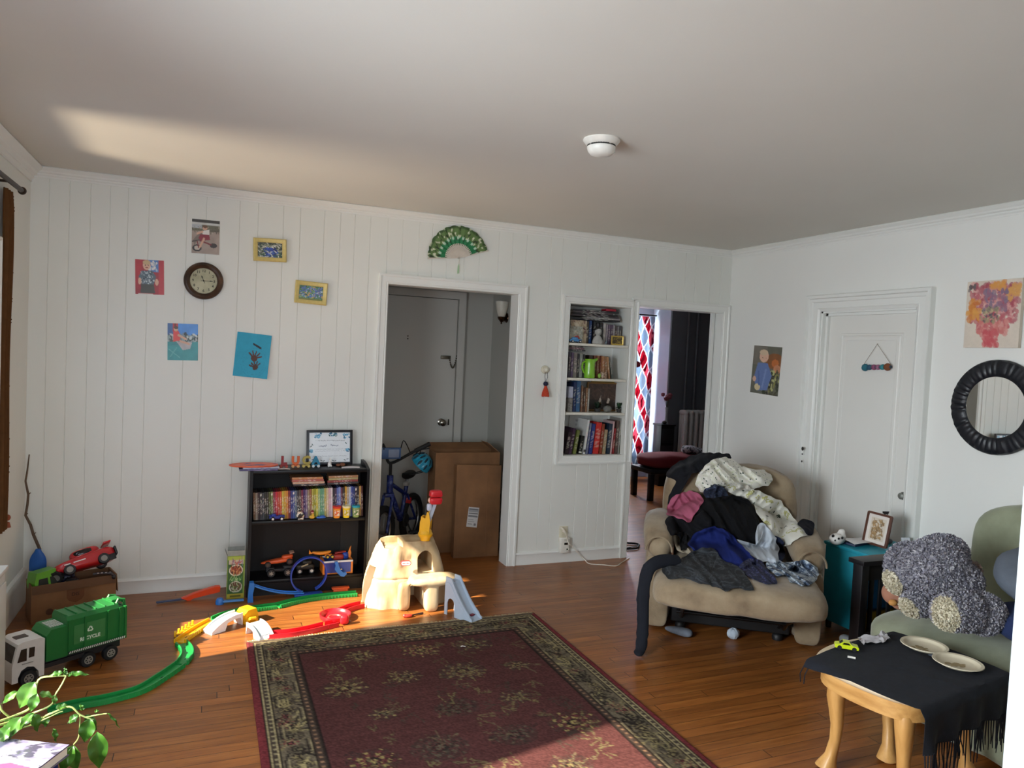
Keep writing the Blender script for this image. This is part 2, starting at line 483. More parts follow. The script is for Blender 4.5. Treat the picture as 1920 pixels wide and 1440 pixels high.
# ---- left wall with two windows
WIN = [(-1.315, -.74), (-4.05, -2.80)]
ZS, ZH = .60, 1.93
mb = MB()
ys = [-6.6, -4.05, -2.80, -1.315, -.74, 0.13]
for y0, y1 in zip(ys, ys[1:]):
    if (y0, y1) in WIN: mb.box(LX - .1, LX, y0, y1, 0, ZS); mb.box(LX - .1, LX, y0, y1, ZH, H)
    else: mb.box(LX - .1, LX, y0, y1, 0, H)
struct('wall_left', mb, mWall, 0)
# ---- right wall with the recessed door
mb = MB()
DY0, DY1, DZ = -1.734, -.985, 1.95
mb.box(0, .12, -6.6, DY0, 0, H); mb.box(0, .12, DY1, .13, 0, H); mb.box(0, .12, DY0, DY1, DZ, H); mb.box(.09, .12, DY0, DY1, 0, DZ)
struct('wall_right', mb, mRight, 0)
# ---- partition the photographer stands behind, and the sun room beyond it
mb = MB(); mb.box(-2.895, 0, -4.36, -4.22, 0, H); struct('wall_front', mb, wallpaint('#c4cbcf'), 0)
mb = MB()
mb.box(-4.99, 0.12, -6.7, -6.6, 0, .7); mb.box(-4.99, 0.12, -6.7, -6.6, 2.2, H)
for x0, x1 in ((-4.99, -4.6), (-3.2, -3.0), (-1.6, -1.4), (-.2, .12)): mb.box(x0, x1, -6.7, -6.6, .7, 2.2)
struct('wall_rear', mb, mWall, 0)
# ---- foyer and bedroom shells
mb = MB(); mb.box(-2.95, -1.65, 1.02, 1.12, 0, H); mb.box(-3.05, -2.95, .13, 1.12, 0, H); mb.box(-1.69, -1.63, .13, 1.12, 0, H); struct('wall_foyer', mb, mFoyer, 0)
mb = MB()
mb.box(-1.63, .62, 3.4, 3.5, 0, H); mb.box(1.42, 1.6, 3.4, 3.5, 0, H); mb.box(.62, 1.42, 3.4, 3.5, 0, .35); mb.box(.62, 1.42, 3.4, 3.5, 2.12, H)
mb.box(-1.69, -1.60, 1.12, 3.5, 0, H)
struct('wall_bedroom_window', mb, mBed, 0)
mb = MB(); mb.box(1.508, 1.53, 3.0, 3.4, 0, H); struct('wall_bedroom_alcove', mb, mBed, 0)
mb = MB(); mb.box(1.5301, 2.8, 3.0, 3.1, 0, H); mb.box(2.7, 2.8, .13, 3.0, 0, H)
mb.box(0.12, 2.8, .0, .13, 0, H)
struct('wall_bedroom_dark', mb, mDark, 0)

# ---- trims
def casing(mb, path, w, t, normal, mi=0, prof=None):
    """mitred moulding along path (2D list of (a,z)) drawn to the outside; a = coordinate along wall"""
    pass
def mould(mb, pts, side, out, prof):
    """sweep a moulding profile [(across, proud)] along a polyline; side = unit vector 'across' per vertex (mitred)"""
    rings = []
    for p, s in zip(pts, side): rings.append([V(p) + V(s) * a + V(out) * b for a, b in prof])
    mb.loft(rings, cap=True)
PROF = [(0, 0), (0, .010), (.006, .014), (.012, .012), (.016, .016), (.048, .018), (.054, .024), (.066, .024), (.066, 0)]
def door_trim(name, x0, x1, z1, w=.066, y=0, right=True, left=True, z0=0, four=False):
    k = w / .066; prof = [(a * k, b) for a, b in PROF]
    mb = MB()
    if four:
        pts = [(x0, y, z0), (x0, y, z1), (x1, y, z1), (x1, y, z0), (x0, y, z0)]; sd = [(-1, 0, -1), (-1, 0, 1), (1, 0, 1), (1, 0, -1), (-1, 0, -1)]
    else:
        pts = [(x0, y, 0), (x0, y, z1), (x1, y, z1), (x1, y, 0)]; sd = [(-1, 0, 0), (-1, 0, 1), (1, 0, 1), (1, 0, 0)]
    mould(mb, pts, sd, (0, -1, 0), prof)
    return mb
mb = door_trim('t', -2.84, -1.89, 1.985); mb.box(-2.855, -2.8399, -.004, .132, 0, 1.985); mb.box(-1.8901, -1.875, -.004, .132, 0, 1.985); mb.box(-2.84, -1.89, -.004, .132, 1.9849, 2.0)
struct('trim_1', mb, mTrim, 25)
mb = door_trim('t', -.868, -.072, 1.968); mb.box(-.88, -.8679, -.004, .132, 0, 1.968); mb.box(-.0721, -.06, -.004, .132, 0, 1.968); mb.box(-.868, -.072, -.004, .132, 1.9679, 1.98)
for q in (-.84, -.10): mb.box(q - .012, q + .012, .07, .1, 0, 1.968)
struct('trim_2', mb, mTrim, 25)
# right-hand door: wide stepped casing with a back band
RP = [(0, 0), (0, .012), (.012, .016), (.018, .02), (.022, .016), (.06, .018), (.066, .026), (.085, .03), (.09, .045), (.108, .048), (.112, .042), (.112, 0)]
mb = MB(); mould(mb, [(0, DY1, 0), (0, DY1, DZ), (0, DY0, DZ), (0, DY0, 0)], [(0, 1, 0), (0, 1, 1), (0, -1, 1), (0, -1, 0)], (-1, 0, 0), RP)
mb.box(.0, .09, DY1 - .012, DY1, 0, DZ); mb.box(.0, .09, DY0, DY0 + .012, 0, DZ); mb.box(.0, .09, DY0, DY1, DZ - .012, DZ)
mb.box(.03, .05, DY1 - .03, DY1 - .012, 0, DZ); mb.box(.03, .05, DY0 + .012, DY0 + .03, 0, DZ); mb.box(.03, .05, DY0, DY1, DZ - .03, DZ - .012)
struct('trim_3', mb, mTrim, 25)
# crown moulding and baseboards
CROWN = [(0, 0), (0, .05), (.006, .055), (.012, .05), (.022, .03), (.03, .026), (.036, .014), (.042, .014), (.05, .006), (.058, .006), (.058, 0)]
mb = MB(); mould(mb, [(LX, 0, H), (0, 0, H)], [(0, 0, -1)] * 2, (0, -1, 0), CROWN); struct('trim_4', mb, mTrim, 30)
mb = MB(); mould(mb, [(0, 0, H), (0, -4.22, H)], [(0, 0, -1)] * 2, (-1, 0, 0), [(a * 1.1, b) for a, b in CROWN]); struct('trim_5', mb, mTrim, 30)
mb = MB(); mould(mb, [(LX, 0, H), (LX, -6.6, H)], [(0, 0, -1)] * 2, (1, 0, 0), [(a * 1.5, b * 1.2) for a, b in CROWN]); struct('trim_6', mb, mTrim, 30)
BASE = [(0, 0), (0, .014), (.012, .014), (.02, .012), (.07, .012), (.08, .016), (.09, .012), (.095, .004), (.095, 0)]
mb = MB()
for a, c in ((LX, -2.906), (-1.824, -.934)):
    mould(mb, [(a, 0, 0), (c, 0, 0)], [(0, 0, 1)] * 2, (0, -1, 0), BASE)
struct('baseboard_back', mb, mTrim, 30)
mb = MB(); mould(mb, [(LX, 0, 0), (LX, -6.5, 0)], [(0, 0, 1)] * 2, (1, 0, 0), [(a * 2.1, b * 1.3) for a, b in BASE]); struct('baseboard_left', mb, mTrim, 30)
mb = MB()
for a, c in ((0, -.876), (-1.86, -4.22)): mould(mb, [(0, a, 0), (0, c, 0)], [(0, 0, 1)] * 2, (-1, 0, 0), [(a2 * 1.3, b) for a2, b in BASE])
struct('baseboard_right', mb, mTrim, 30)
mb = MB(); mb.box(-2.945, -2.2, 1.0, 1.02, 0, .09); mb.box(-1.70, -1.69, .13, 1.02, 0, .09); struct('baseboard_foyer', mb, mTrim, 0)

# ---- windows: frame, sashes and panes
def pane_mat():
    m, nt, b = newmat('window_glass'); nt.nodes.remove(b)
    out = nt.nodes['Material Output']; t = nd(nt, 'ShaderNodeBsdfTransparent'); g = nd(nt, 'ShaderNodeBsdfGlossy'); setin(g, Roughness=.02)
    co = coord(nt); mr = nd(nt, 'ShaderNodeMapRange'); setin(mr, To_Min=.03, To_Max=.05); nt.links.new(noisetex(nt, co, 2), mr.inputs[0])
    x = nd(nt, 'ShaderNodeMixShader'); nt.links.new(mr.outputs[0], x.inputs[0]); nt.links.new(t.outputs[0], x.inputs[1]); nt.links.new(g.outputs[0], x.inputs[2]); nt.links.new(x.outputs[0], out.inputs[0])
    return m
mPane = pane_mat()
for n, (y0, y1) in enumerate(WIN):
    mb = MB(); x = LX - .09
    for a, c, d, e in ((y0, y0 + .02, ZS, ZH), (y1 - .02, y1, ZS, ZH), (y0, y1, ZS, ZS + .02), (y0, y1, ZH - .02, ZH)): mb.box(x, x + .04, a, c, d, e)
    for p, q, sd in ((y0, y1, 1),): mould(mb, [(LX, y0, ZS), (LX, y0, ZH), (LX, y1, ZH), (LX, y1, ZS), (LX, y0, ZS)], [(0, -1, -1), (0, -1, 1), (0, 1, 1), (0, 1, -1), (0, -1, -1)], (1, 0, 0), PROF)
    w = struct('window_%d' % (n + 1), mb, mTrim)
    g = MB(); g.box(x + .015, x + .02, y0 + .02, y1 - .02, ZS + .02, ZH - .02); g.build('pane', mPane, w, smooth=0)
mb = MB()
for a, c, d, e in ((.62, .66, .35, 2.12), (1.38, 1.42, .35, 2.12), (.62, 1.42, .35, .39), (.62, 1.42, 2.08, 2.12), (.62, 1.42, 1.21, 1.26)): mb.box(a, c, 3.42, 3.46, d, e)
w = struct('window_3', mb, mTrim)
g = MB(); g.box(.66, 1.38, 3.435, 3.44, .39, 2.08); g.build('pane', mPane, w, smooth=0)
for n, (x0, x1) in enumerate(((-4.6, -3.2), (-3.0, -1.6), (-1.4, -.2))):
    mb = MB()
    for a, c, d, e in ((x0, x0 + .04, .7, 2.2), (x1 - .04, x1, .7, 2.2), (x0, x1, .7, .74), (x0, x1, 2.16, 2.2), (x0, x1, 1.43, 1.47)): mb.box(a, c, -6.68, -6.64, d, e)
    w = struct('window_%d' % (n + 4), mb, mTrim)
    g = MB(); g.box(x0 + .04, x1 - .04, -6.665, -6.66, .74, 2.16); g.build('pane', mPane, w, smooth=0)

# ---- right-hand door (recessed panel door) and front door in the foyer
def panel_door(name, w, h, T, mat, panels, t=.035):
    """door in local XZ, facing -Y; panels = list of (x0,x1,z0,z1) sunk with a moulded edge"""
    mb = MB(); mb.M = T
    mb.box(0, w, 0, t, 0, h)
    for x0, x1, z0, z1 in panels:
        rings = []
        for k, (ins, y) in enumerate([(0, -.0005), (.004, -.006), (.014, -.006), (.02, .0005), (.026, -.004), (.04, -.004), (.05, -.0006)]):
            rings.append([(x0 + ins, y, z0 + ins), (x1 - ins, y, z0 + ins), (x1 - ins, y, z1 - ins), (x0 + ins, y, z1 - ins)])
        mb.loft(rings, cap=False); r = rings[-1]; mb.add(r, [(0, 1, 2, 3)])
    return struct(name, mb, mat, 20)
mDoor = wallpaint('#e2e1dc', .4, .5)
T = frame((.052, DY1 - .012, 0), (0, -1, 0), (1, 0, 0), (0, 0, 1))
d = panel_door('door_1', DY1 - DY0 - .024, DZ - .012, T, mDoor, [(.12, .61, .16, 1.80)])
mNick = MAT('#8a857c', .25, 1)
def knob(parent, T, mat=mNick, r=.027):
    k = MB(); k.lathe([(.0, 0), (.031, 0), (.031, .004), (.024, .008), (.011, .012), (.010, .03), (.02, .036), (r, .048), (r * .93, .062), (r * .6, .07), (0, .072)], 20, 0, T)
    return k.build('door_knob', mat, parent)
kb = MB(); kb.lathe([(0, 0), (.026, 0), (.026, .004), (.010, .007), (.009, .016), (.018, .02), (.020, .028), (.014, .033), (0, .034)], 20, 0, tr(.052, -1.682, .79) @ roty(-PI / 2)); kb.build('door_knob', MAT('#80827c', .4, .3), d)
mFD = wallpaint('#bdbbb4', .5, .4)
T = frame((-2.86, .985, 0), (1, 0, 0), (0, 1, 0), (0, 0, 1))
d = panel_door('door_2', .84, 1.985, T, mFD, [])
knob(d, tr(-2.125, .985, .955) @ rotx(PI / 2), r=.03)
k = MB(); k.rbox((-2.0605, .981, .955), (.012, .006, .05), .002); k.build('strike_plate', MAT('#3a352d', .4, .8), d)
k = MB(); k.rbox((-2.11, .978, 1.5), (.085, .012, .03), .003); k.build('chain_slide', MAT('#6e675a', .35, .9), d)
k = MB()
for i in range(16):
    t = i / 15; k.ell((-2.08 + .065 * t, .968, 1.495 - .09 * math.sin(PI * t) + .02 * t), (.007, .005, .007), nu=8, nv=5)
k.build('door_chain', MAT('#5d574c', .35, .9), d)
k = MB()
for q in (0, .022): k.cyl((-2.44, .985, 1.64 + q), (-2.44, .98, 1.64 + q), .006, n=10)
k.build('peephole', MAT('#2a2722', .5), d)
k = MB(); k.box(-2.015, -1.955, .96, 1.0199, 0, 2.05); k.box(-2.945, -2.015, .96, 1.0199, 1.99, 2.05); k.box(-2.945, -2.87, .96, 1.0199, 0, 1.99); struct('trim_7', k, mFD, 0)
k = MB()
for a, c in ((.04, .0145), (.072, .006), (.115, .008)): k.ell((-.049, -.936, 1.03 - a * 1.2), (.003, c * .8, c), nu=8, nv=6)
k.build('trim_8', MAT('#1c1a17', .7), kind='structure')

# ---- camera, world, lights
cam = bpy.data.cameras.new('camera'); co_ = bpy.data.objects.new('camera', cam); COL.objects.link(co_)
cam.sensor_fit = 'HORIZONTAL'; cam.sensor_width = 36; cam.lens = FPX / 1920 * 36; cam.clip_start = .02
m = Matrix.Identity(4)
for i in range(3): m[i][0], m[i][1], m[i][2], m[i][3] = CR[i], CU[i], -CF[i], CAMP[i]
co_.matrix_world = m; SC.camera = co_
SC.view_settings.view_transform = 'Standard'; SC.view_settings.look = 'None'; SC.view_settings.gamma = 1; SC.view_settings.use_curve_mapping = False
SC.view_settings.exposure = 0.0
w = bpy.data.worlds.new('sky'); SC.world = w; w.use_nodes = True
bg = w.node_tree.nodes['Background']; bg.inputs[0].default_value = (.62, .76, 1, 1); bg.inputs[1].default_value = 2.2
def sunlamp():
    l = bpy.data.lights.new('sun', 'SUN'); l.energy = 22; l.color = (1, .88, .70); l.angle = math.radians(.9)
    o = bpy.data.objects.new('sun', l); COL.objects.link(o)
    o.rotation_euler = V((1, .21, -.71)).to_track_quat('-Z', 'Y').to_euler(); o.location = (-9, -2, 5)
sunlamp()
def area(name, loc, d, sx, sy, e, col, spread=180):
    l = bpy.data.lights.new(name, 'AREA'); l.shape = 'RECTANGLE'; l.size = sx; l.size_y = sy; l.energy = e; l.color = col; l.spread = math.radians(spread)
    o = bpy.data.objects.new(name, l); COL.objects.link(o); o.location = loc; o.rotation_euler = V(d).to_track_quat('-Z', 'Z').to_euler(); return o
area('daylight_sunroom', (-2.4, -6.9, 1.5), (0, 1, -.25), 4.4, 1.5, 92, (.86, .95, 1), 140)
area('daylight_left_front', (LX - .25, -3.42, 1.35), (1, .22, -.28), 1.2, 1.3, 82, (.88, .96, 1), 125)
area('daylight_left_back', (LX - .25, -1.03, 1.35), (1, 0, -.3), .6, 1.3, 5, (.97, .97, 1), 140)
area('daylight_bedroom', (1.02, 3.62, 1.3), (0, -1, 0), .8, 1.7, 130, (.85, .93, 1))
# added spot standing in for sunlight bounced up through the left window
def bounce(loc, to, e, col, ang, rad):
    l = bpy.data.lights.new('bounce_spot', 'SPOT'); l.energy = e; l.color = col; l.spot_size = ang; l.spot_blend = 1; l.shadow_soft_size = rad
    o = bpy.data.objects.new('bounce_spot', l); COL.objects.link(o); o.location = loc; o.rotation_euler = (V(to) - V(loc)).to_track_quat('-Z', 'Y').to_euler()
bounce((-5.95, -1.30, .25), (-4.1, -.95, 2.48), 235, (1, .80, .56), math.radians(75), .22)
SC.cycles.max_bounces = 10; SC.cycles.diffuse_bounces = 6; SC.cycles.transparent_max_bounces = 12
SC.cycles.caustics_reflective = False; SC.cycles.caustics_refractive = False
# ================================================================ things hanging on the walls and ceiling
def wall_print(name, pix, tl, tr_, bl, label, cat, t=.0015, bend=None, off=.002, rough=.35, wall='y'):
    o = V((0, -off, 0)) if wall == 'y' else V((-off, 0, 0))
    M, w, h = quadframe(V(tl) + o, V(tr_) + o, V(bl) + o)
    mb = MB(); panel(mb, pix, w, h, M, t, bend=bend)
    return mb.build(name, PAINT(rough), None, label, cat)
# snapshots of a child: simple shapes, no likeness
p = Pix(56, 76, '#8f8578')
p.rect(0, 0, 1, .09, '#3d3a36').rect(0, .09, 1, .16, '#cfd0cc').rect(0, .16, 1, .34, '#6d6a55').rect(.0, .16, .35, .26, '#b8bec4').rect(0, .34, 1, 1, '#a8968a')
p.speck(60, ['#7a6f62', '#b5a79a', '#5a5348'], .03, .012, 0, .2, 1, .4, seed=3).wob(.14, 2)
p.poly([(.05, .62), (.3, .36), (.5, .3), (1, .26), (1, .32), (.55, .38), (.35, .52), (.1, .75)], '#5d5448', .6)
p.ell(.20, .84, .16, .10, '#2b2624').ell(.20, .84, .10, .06, '#c9bdb0').ell(.78, .74, .13, .07, '#3a302c').line(.3, .62, .7, .72, .022, '#7a1f2a').line(.2, .62, .25, .82, .018, '#7a1f2a').line(.03, .66, .3, .6, .015, '#3a3030')
p.poly([(.36, .34), (.62, .28), (.62, .46), (.42, .5)], '#e9e4de').poly([(.3, .44), (.62, .44), (.66, .58), (.34, .62), (.24, .56)], '#8c2637').line(.44, .56, .3, .8, .035, '#d8a98e').line(.38, .36, .2, .42, .028, '#dcae94').ell(.47, .24, .085, .07, '#d9ab90').ell(.47, .2, .085, .045, '#6a4a33')
wall_print('hanging_photo', p, WY(360, 410), WY(412, 415), WY(359, 474), 'photo print of a child riding a red tricycle, pinned above the round clock', 'photo')
p = Pix(56, 74, '#a8323c')
p.rect(.45, 0, .8, .35, '#5d86c4').rect(.8, 0, 1, 1, '#c03a44').poly([(0, 0), (.24, 0), (.2, .4), (0, .8)], '#b5323c').speck(14, ['#e5e3e3', '#b9c6d8'], .07, .04, .45, .05, .75, .3, seed=5).wob(.12, 4)
p.ell(.4, .16, .13, .14, '#dfb299').ell(.4, .08, .13, .07, '#cfae86').poly([(.22, .33), (.58, .31), (.72, .48), (.62, .74), (.22, .72), (.12, .5)], '#5b6b78').speck(60, ['#c9d2d6', '#8b98a2', '#3a4650'], .03, .022, .2, .34, .64, .7, seed=6)
p.poly([(.2, .7), (.64, .7), (.68, .96), (.18, .96)], '#4b4a44').ell(.16, .62, .06, .1, '#dcae95').ell(.74, .64, .06, .1, '#dcae95').rect(.1, .97, .6, 1, '#ddd6d0').ell(.36, .16, .018, .012, '#2f2522').ell(.45, .16, .018, .012, '#2f2522').ell(.405, .23, .05, .014, '#9c4a46')
wall_print('hanging_photo', p, WY(254, 486), WY(308, 489), WY(254, 551), 'photo print of a toddler in grey on a red chair, left of the clock', 'photo')
p = Pix(58, 76, '#3f7fd0')
p.rect(0, 0, .62, .3, '#3a63a0').ell(.8, .1, .5, .3, '#4d92e2').rect(0, .32, 1, .5, '#93a7a8').speck(60, ['#44544a', '#c9cfcf', '#7a8c90', '#30393b'], .06, .03, 0, .3, 1, .5, seed=8).rect(0, .5, 1, 1, '#2f8f94').poly([(0, .62), (1, .48), (1, 1), (0, 1)], '#36989d').poly([(.3, .5), (.8, .5), (.74, .68), (.5, .72)], '#b9b4b6').wob(.12, 5)
p.rect(.17, 0, .34, .22, '#b8323a').line(.25, .02, .25, .2, .02, '#6e1a22').poly([(.2, .2), (.38, .22), (.42, .46), (.18, .5)], '#e0413c').ell(.28, .16, .07, .06, '#d4a58a').ell(.28, .12, .07, .04, '#5a3a28').line(.36, .32, .6, .42, .03, '#d9ab90').line(.42, .48, .7, .55, .03, '#d3a58c').ell(.58, .28, .05, .05, '#2c3440').line(.05, .7, .4, .92, .012, '#5fb3b6').line(.1, .9, .3, .66, .012, '#5fb3b6')
wall_print('hanging_photo', p, WY(316, 606), WY(373, 608), WY(314, 675), 'photo print of a child in red under blue sky, below the clock', 'photo')
p = Pix(54, 90, '#6b6a5c')
p.rect(0, 0, .5, .4, '#7a7468').ell(.78, .3, .3, .16, '#8c5a34').ell(.8, .34, .12, .08, '#c2703a').ell(.88, .46, .12, .09, '#c98a66').speck(70, ['#8c8a50', '#3d4430', '#b7b77e', '#54523c', '#2f2a24'], .06, .03, .45, .5, 1, 1, seed=12).wob(.15, 8)
p.poly([(.2, .36), (.55, .36), (.72, .6), (.6, .9), (.22, .94), (.1, .66)], '#6a7fb2').ell(.40, .22, .16, .12, '#e2b79e').ell(.38, .14, .15, .06, '#d8bfa0').ell(.12, .7, .06, .06, '#dcb09a').ell(.25, .86, .1, .07, '#d9c9a0').ell(.35, .25, .015, .01, '#2f2522').ell(.47, .25, .015, .01, '#2f2522').line(.25, .55, .3, .8, .03, '#5a6fa4').line(.5, .5, .42, .85, .03, '#7f93c2')
wall_print('hanging_photo', p, WX(1410, 647), WX(1462, 651), WX(1407, 735), 'photo print of a toddler in blue beside pumpkins, left of the white door', 'photo', wall='x')

# teal paper with brown hand prints, lower corners curling off the wall
p = Pix(60, 78, '#2aa3c4')
p.wob(.06, 3)
p.line(.5, .24, .72, .32, .022, '#2b2b33')
def hand(p, cx, cy, s, c, rot):
    ca, sa = math.cos(rot), math.sin(rot)
    q = lambda x, y: (cx + s * (x * ca - y * sa), cy + s * (x * sa + y * ca) * .78)
    p.ell(cx, cy, s * .8, s * .58, c, rot)
    for k in range(5):
        a = -2.6 + k * .52; x, y = q(0, 0); x2, y2 = q(1.75 * math.cos(a), 1.75 * math.sin(a)); p.line(x, y, x2, y2, .018, c)
hand(p, .56, .56, .12, '#5a3327', .2); hand(p, .62, .76, .10, '#4f2f26', -.3)
for r in (.3, .36): p.ring(.56, .66, r, r * .9, .008, '#2493b3')
wall_print('hand_print_art', p, WY(449, 622), WY(513, 630), WY(436, 704), 'turquoise paper with brown hand prints, taped to the wall above the bookcase', 'drawing', bend=lambda u, v: -.004 - .030 * max(0, u - .35) ** 1.5 * (1.15 - v) - .02 * max(0, .3 - v) ** 1.4, rough=.6)

# wall clock
c = WY(382, 527); c.y = -.004
T = tr(c) @ rotx(PI / 2)
t = thing('wall_clock', 'round wall clock with dark bronze rim and cream face', 'clock', M=tr(c))
mb = MB(); mb.lathe([(.06, .0), (.108, 0), (.113, .006), (.112, .014), (.104, .024), (.096, .026), (.09, .022), (.082, .018), (.0775, .012), (.0775, .008), (.06, .008)], 56, 0, T, cap=False)
mb.build('rim', MIXMAT([(.3, '#2b1d15'), (.6, '#4a3222'), (.8, '#6a4a30')], 14, .35, 3, .05), t)
mb = MB(); mb.lathe([(0, .0082), (.0772, .0082), (.0772, .0062), (0, .0062)], 48, 0, T, cap=False)
face = mb.build('clock_face', MIXMAT([(.35, '#9c9878'), (.6, '#bdb99a'), (.8, '#c9c5a8')], 9, .5, 3, 0), t)
mb = MB()
for i in range(12):
    a = PI / 2 - (i + 1) * PI / 6
    mb.text(str(i + 1), .0215, .0006, T @ tr(.060 * math.cos(a), .060 * math.sin(a), .0087), bold=.0004)
for i in range(60):
    a = i * PI / 30; mb.box(.0735, .0765, -.0004, .0004, .0083, .0087, 0, T @ rotz(a))
mb.build('numerals', MAT('#2c2a22', .6), face)
def hand_(name, ang, ln, w):
    mb = MB(); mb.prism([(-.016, -w * .7), (0, -w), (ln * .55, -w), (ln * .66, -w * 3), (ln, 0), (ln * .66, w * 3), (ln * .55, w), (0, w), (-.016, w * .7)], .0095, .0105, 0, T @ rotz(ang)); mb.lathe([(0, .0112), (.004, .0112), (.004, .009), (0, .009)], 12, 0, T, cap=False)
    mb.build(name, MAT('#1b1916', .5), t)
hand_('minute_hand', 0.03, .058, .0012); hand_('hour_hand', math.radians(113), .036, .0014)

# two small pale gold frames
def gold_frame(tl, tr_, bl, pix, label):
    M, w, h = quadframe(V(tl) - V((0, .004, 0)), V(tr_) - V((0, .004, 0)), V(bl) - V((0, .004, 0)))
    t = thing('framed_painting', label, 'picture', M=M, group='small gold framed paintings')
    mb = MB(); pr = [(0, 0), (0, -.014), (.006, -.020), (.012, -.017), (.022, -.014), (.026, -.010), (.026, 0)]
    rings = []
    for x, z, sx, sz in ((0, 0, 1, 1), (w, 0, -1, 1), (w, h, -1, -1), (0, h, 1, -1)): rings.append([(x + sx * a, b, z + sz * a) for a, b in pr])
    mb.loft(rings, 0, M, closed=True, cap=False); mb.build('frame', MAT('#d3bf78', .4, .15, .18, 60, .1, 90), t)
    mb = MB(); panel(mb, pix, w - .05, h - .05, M @ tr(.025, 0, .025), .006); mb.build('painting', PAINT(.3), t)
p = Pix(54, 38, '#3c4a3a').speck(240, ['#b9b7a6', '#2c3a2a', '#7d8468', '#e6e3da', '#1c2420', '#5f6f57'], .025, .12, 0, 0, 1, .75, seed=4).speck(130, ['#1f3fa8', '#27419a', '#3f66c8', '#16286a'], .05, .09, .3, .38, .75, 1, seed=5).speck(40, ['#2e5a3a', '#dfe0d0'], .02, .12, 0, .5, 1, 1, seed=6)
gold_frame(WY(478, 446), WY(540, 450), WY(475, 489), p, 'small gold framed painting of deep blue flowers, upper of the two frames')
p = Pix(54, 38, '#4f7a5c').speck(300, ['#31604a', '#6f9a6a', '#3f7f78', '#8fb38a', '#24483c'], .03, .1, seed=14).speck(110, ['#4a62b0', '#7a78c4', '#5f86c0', '#d0a860', '#b7c6d8'], .035, .05, 0, .1, 1, .8, seed=15).rect(0, .88, 1, 1, '#7a8038').rect(0, 0, 1, .06, '#c8b84a', .6)
gold_frame(WY(554, 525), WY(614, 532), WY(551, 567), p, 'small gold framed painting of purple flowers among green leaves, lower right frame')

# green folding fan over the doorway
piv = WY(859, 484); piv.y = -.012
t = thing('folding_fan', 'open green patterned folding fan with pale ribs, above the left doorway', 'fan', M=tr(piv))
A0, A1, N = math.radians(186), math.radians(18), 22
def fpt(r, k, dz=0):
    a = A0 + (A1 - A0) * k; return V((piv.x + r * math.cos(a), piv.y - dz, piv.z + r * math.sin(a)))
mb = MB()
RO = .218
def leafcol(r, k):
    q = noise.noise(V((r * 38, k * 30, 2))); base = lin('#1f7a4a') if r < .145 else lin('#5f7d45')
    if r > .205: base = lin('#3f5c30')
    if q > .28 and r > .135: base = lin('#d8dcc0')
    elif q < -.3 and r > .12: base = lin('#2a3a22')
    if .128 < r < .15 and math.cos(k * 2 * PI * 11) > .2: base = lin('#b9d8c2')
    return base
M_ = 132
vs = []; cs = []
for j in range(15):
    for i in range(M_ + 1):
        k = i / M_; r = .088 + (RO - .088) * j / 14; 
        if j == 14: r += .006 * abs(math.sin(k * PI * N / 2)) 
        vs.append(fpt(r, k, .004 * abs(((k * N) % 2) - 1))); cs.append(leafcol(r, k))
fs = [(j * (M_ + 1) + i, j * (M_ + 1) + i + 1, (j + 1) * (M_ + 1) + i + 1, (j + 1) * (M_ + 1) + i) for j in range(14) for i in range(M_)]
mb.add(vs, fs, 0, None, cs); mb.add([v + V((0, .0012, 0)) for v in vs], fs, 0, None, cs)
mb.build('leaf', PAINT(.6), t)
mRib = MAT('#cfc5b8', .5)
for i in range(N + 1):
    k = i / N; a = fpt(0, k, .003); b = fpt(.10, k, .004); s = (b - a).normalized().cross(V((0, 1, 0)))
    mb = MB(); w0, w1 = (.0025, .0042)
    L = .225 if i in (0, N) else .10
    b = fpt(L, k, .005 if i in (0, N) else .004)
    for y in (0,): mb.add([a - s * w0, a + s * w0, b + s * w1, b - s * w1, a - s * w0 - V((0, .0016, 0)), a + s * w0 - V((0, .0016, 0)), b + s * w1 - V((0, .0016, 0)), b - s * w1 - V((0, .0016, 0))], [(0, 1, 2, 3), (7, 6, 5, 4), (0, 4, 5, 1), (1, 5, 6, 2), (2, 6, 7, 3), (3, 7, 4, 0)])
    mb.build('guard_stick' if i in (0, N) else 'rib', mRib, t)
mb = MB(); mb.cyl(piv + V((0, -.001, 0)), piv + V((0, -.011, 0)), .007, n=12); mb.tube([piv + V((0, -.006, 0)), piv + V((.003, -.007, -.018)), piv + V((.001, -.007, -.04))], .0012, 6)
mb.build('rivet', MAT('#bfb6a6', .3, .5), t)
mb = MB()
for i in range(26):
    x = random.uniform(-.008, .008); mb.tube([piv + V((.001, -.007, -.04)), piv + V((x * .7, -.006 + random.uniform(-.004, .002), -.06)), piv + V((x, -.006, -.105 + random.uniform(-.006, .006)))], .0011, 4)
mb.build('tassel', MAT('#a9c7a2', .7), t)

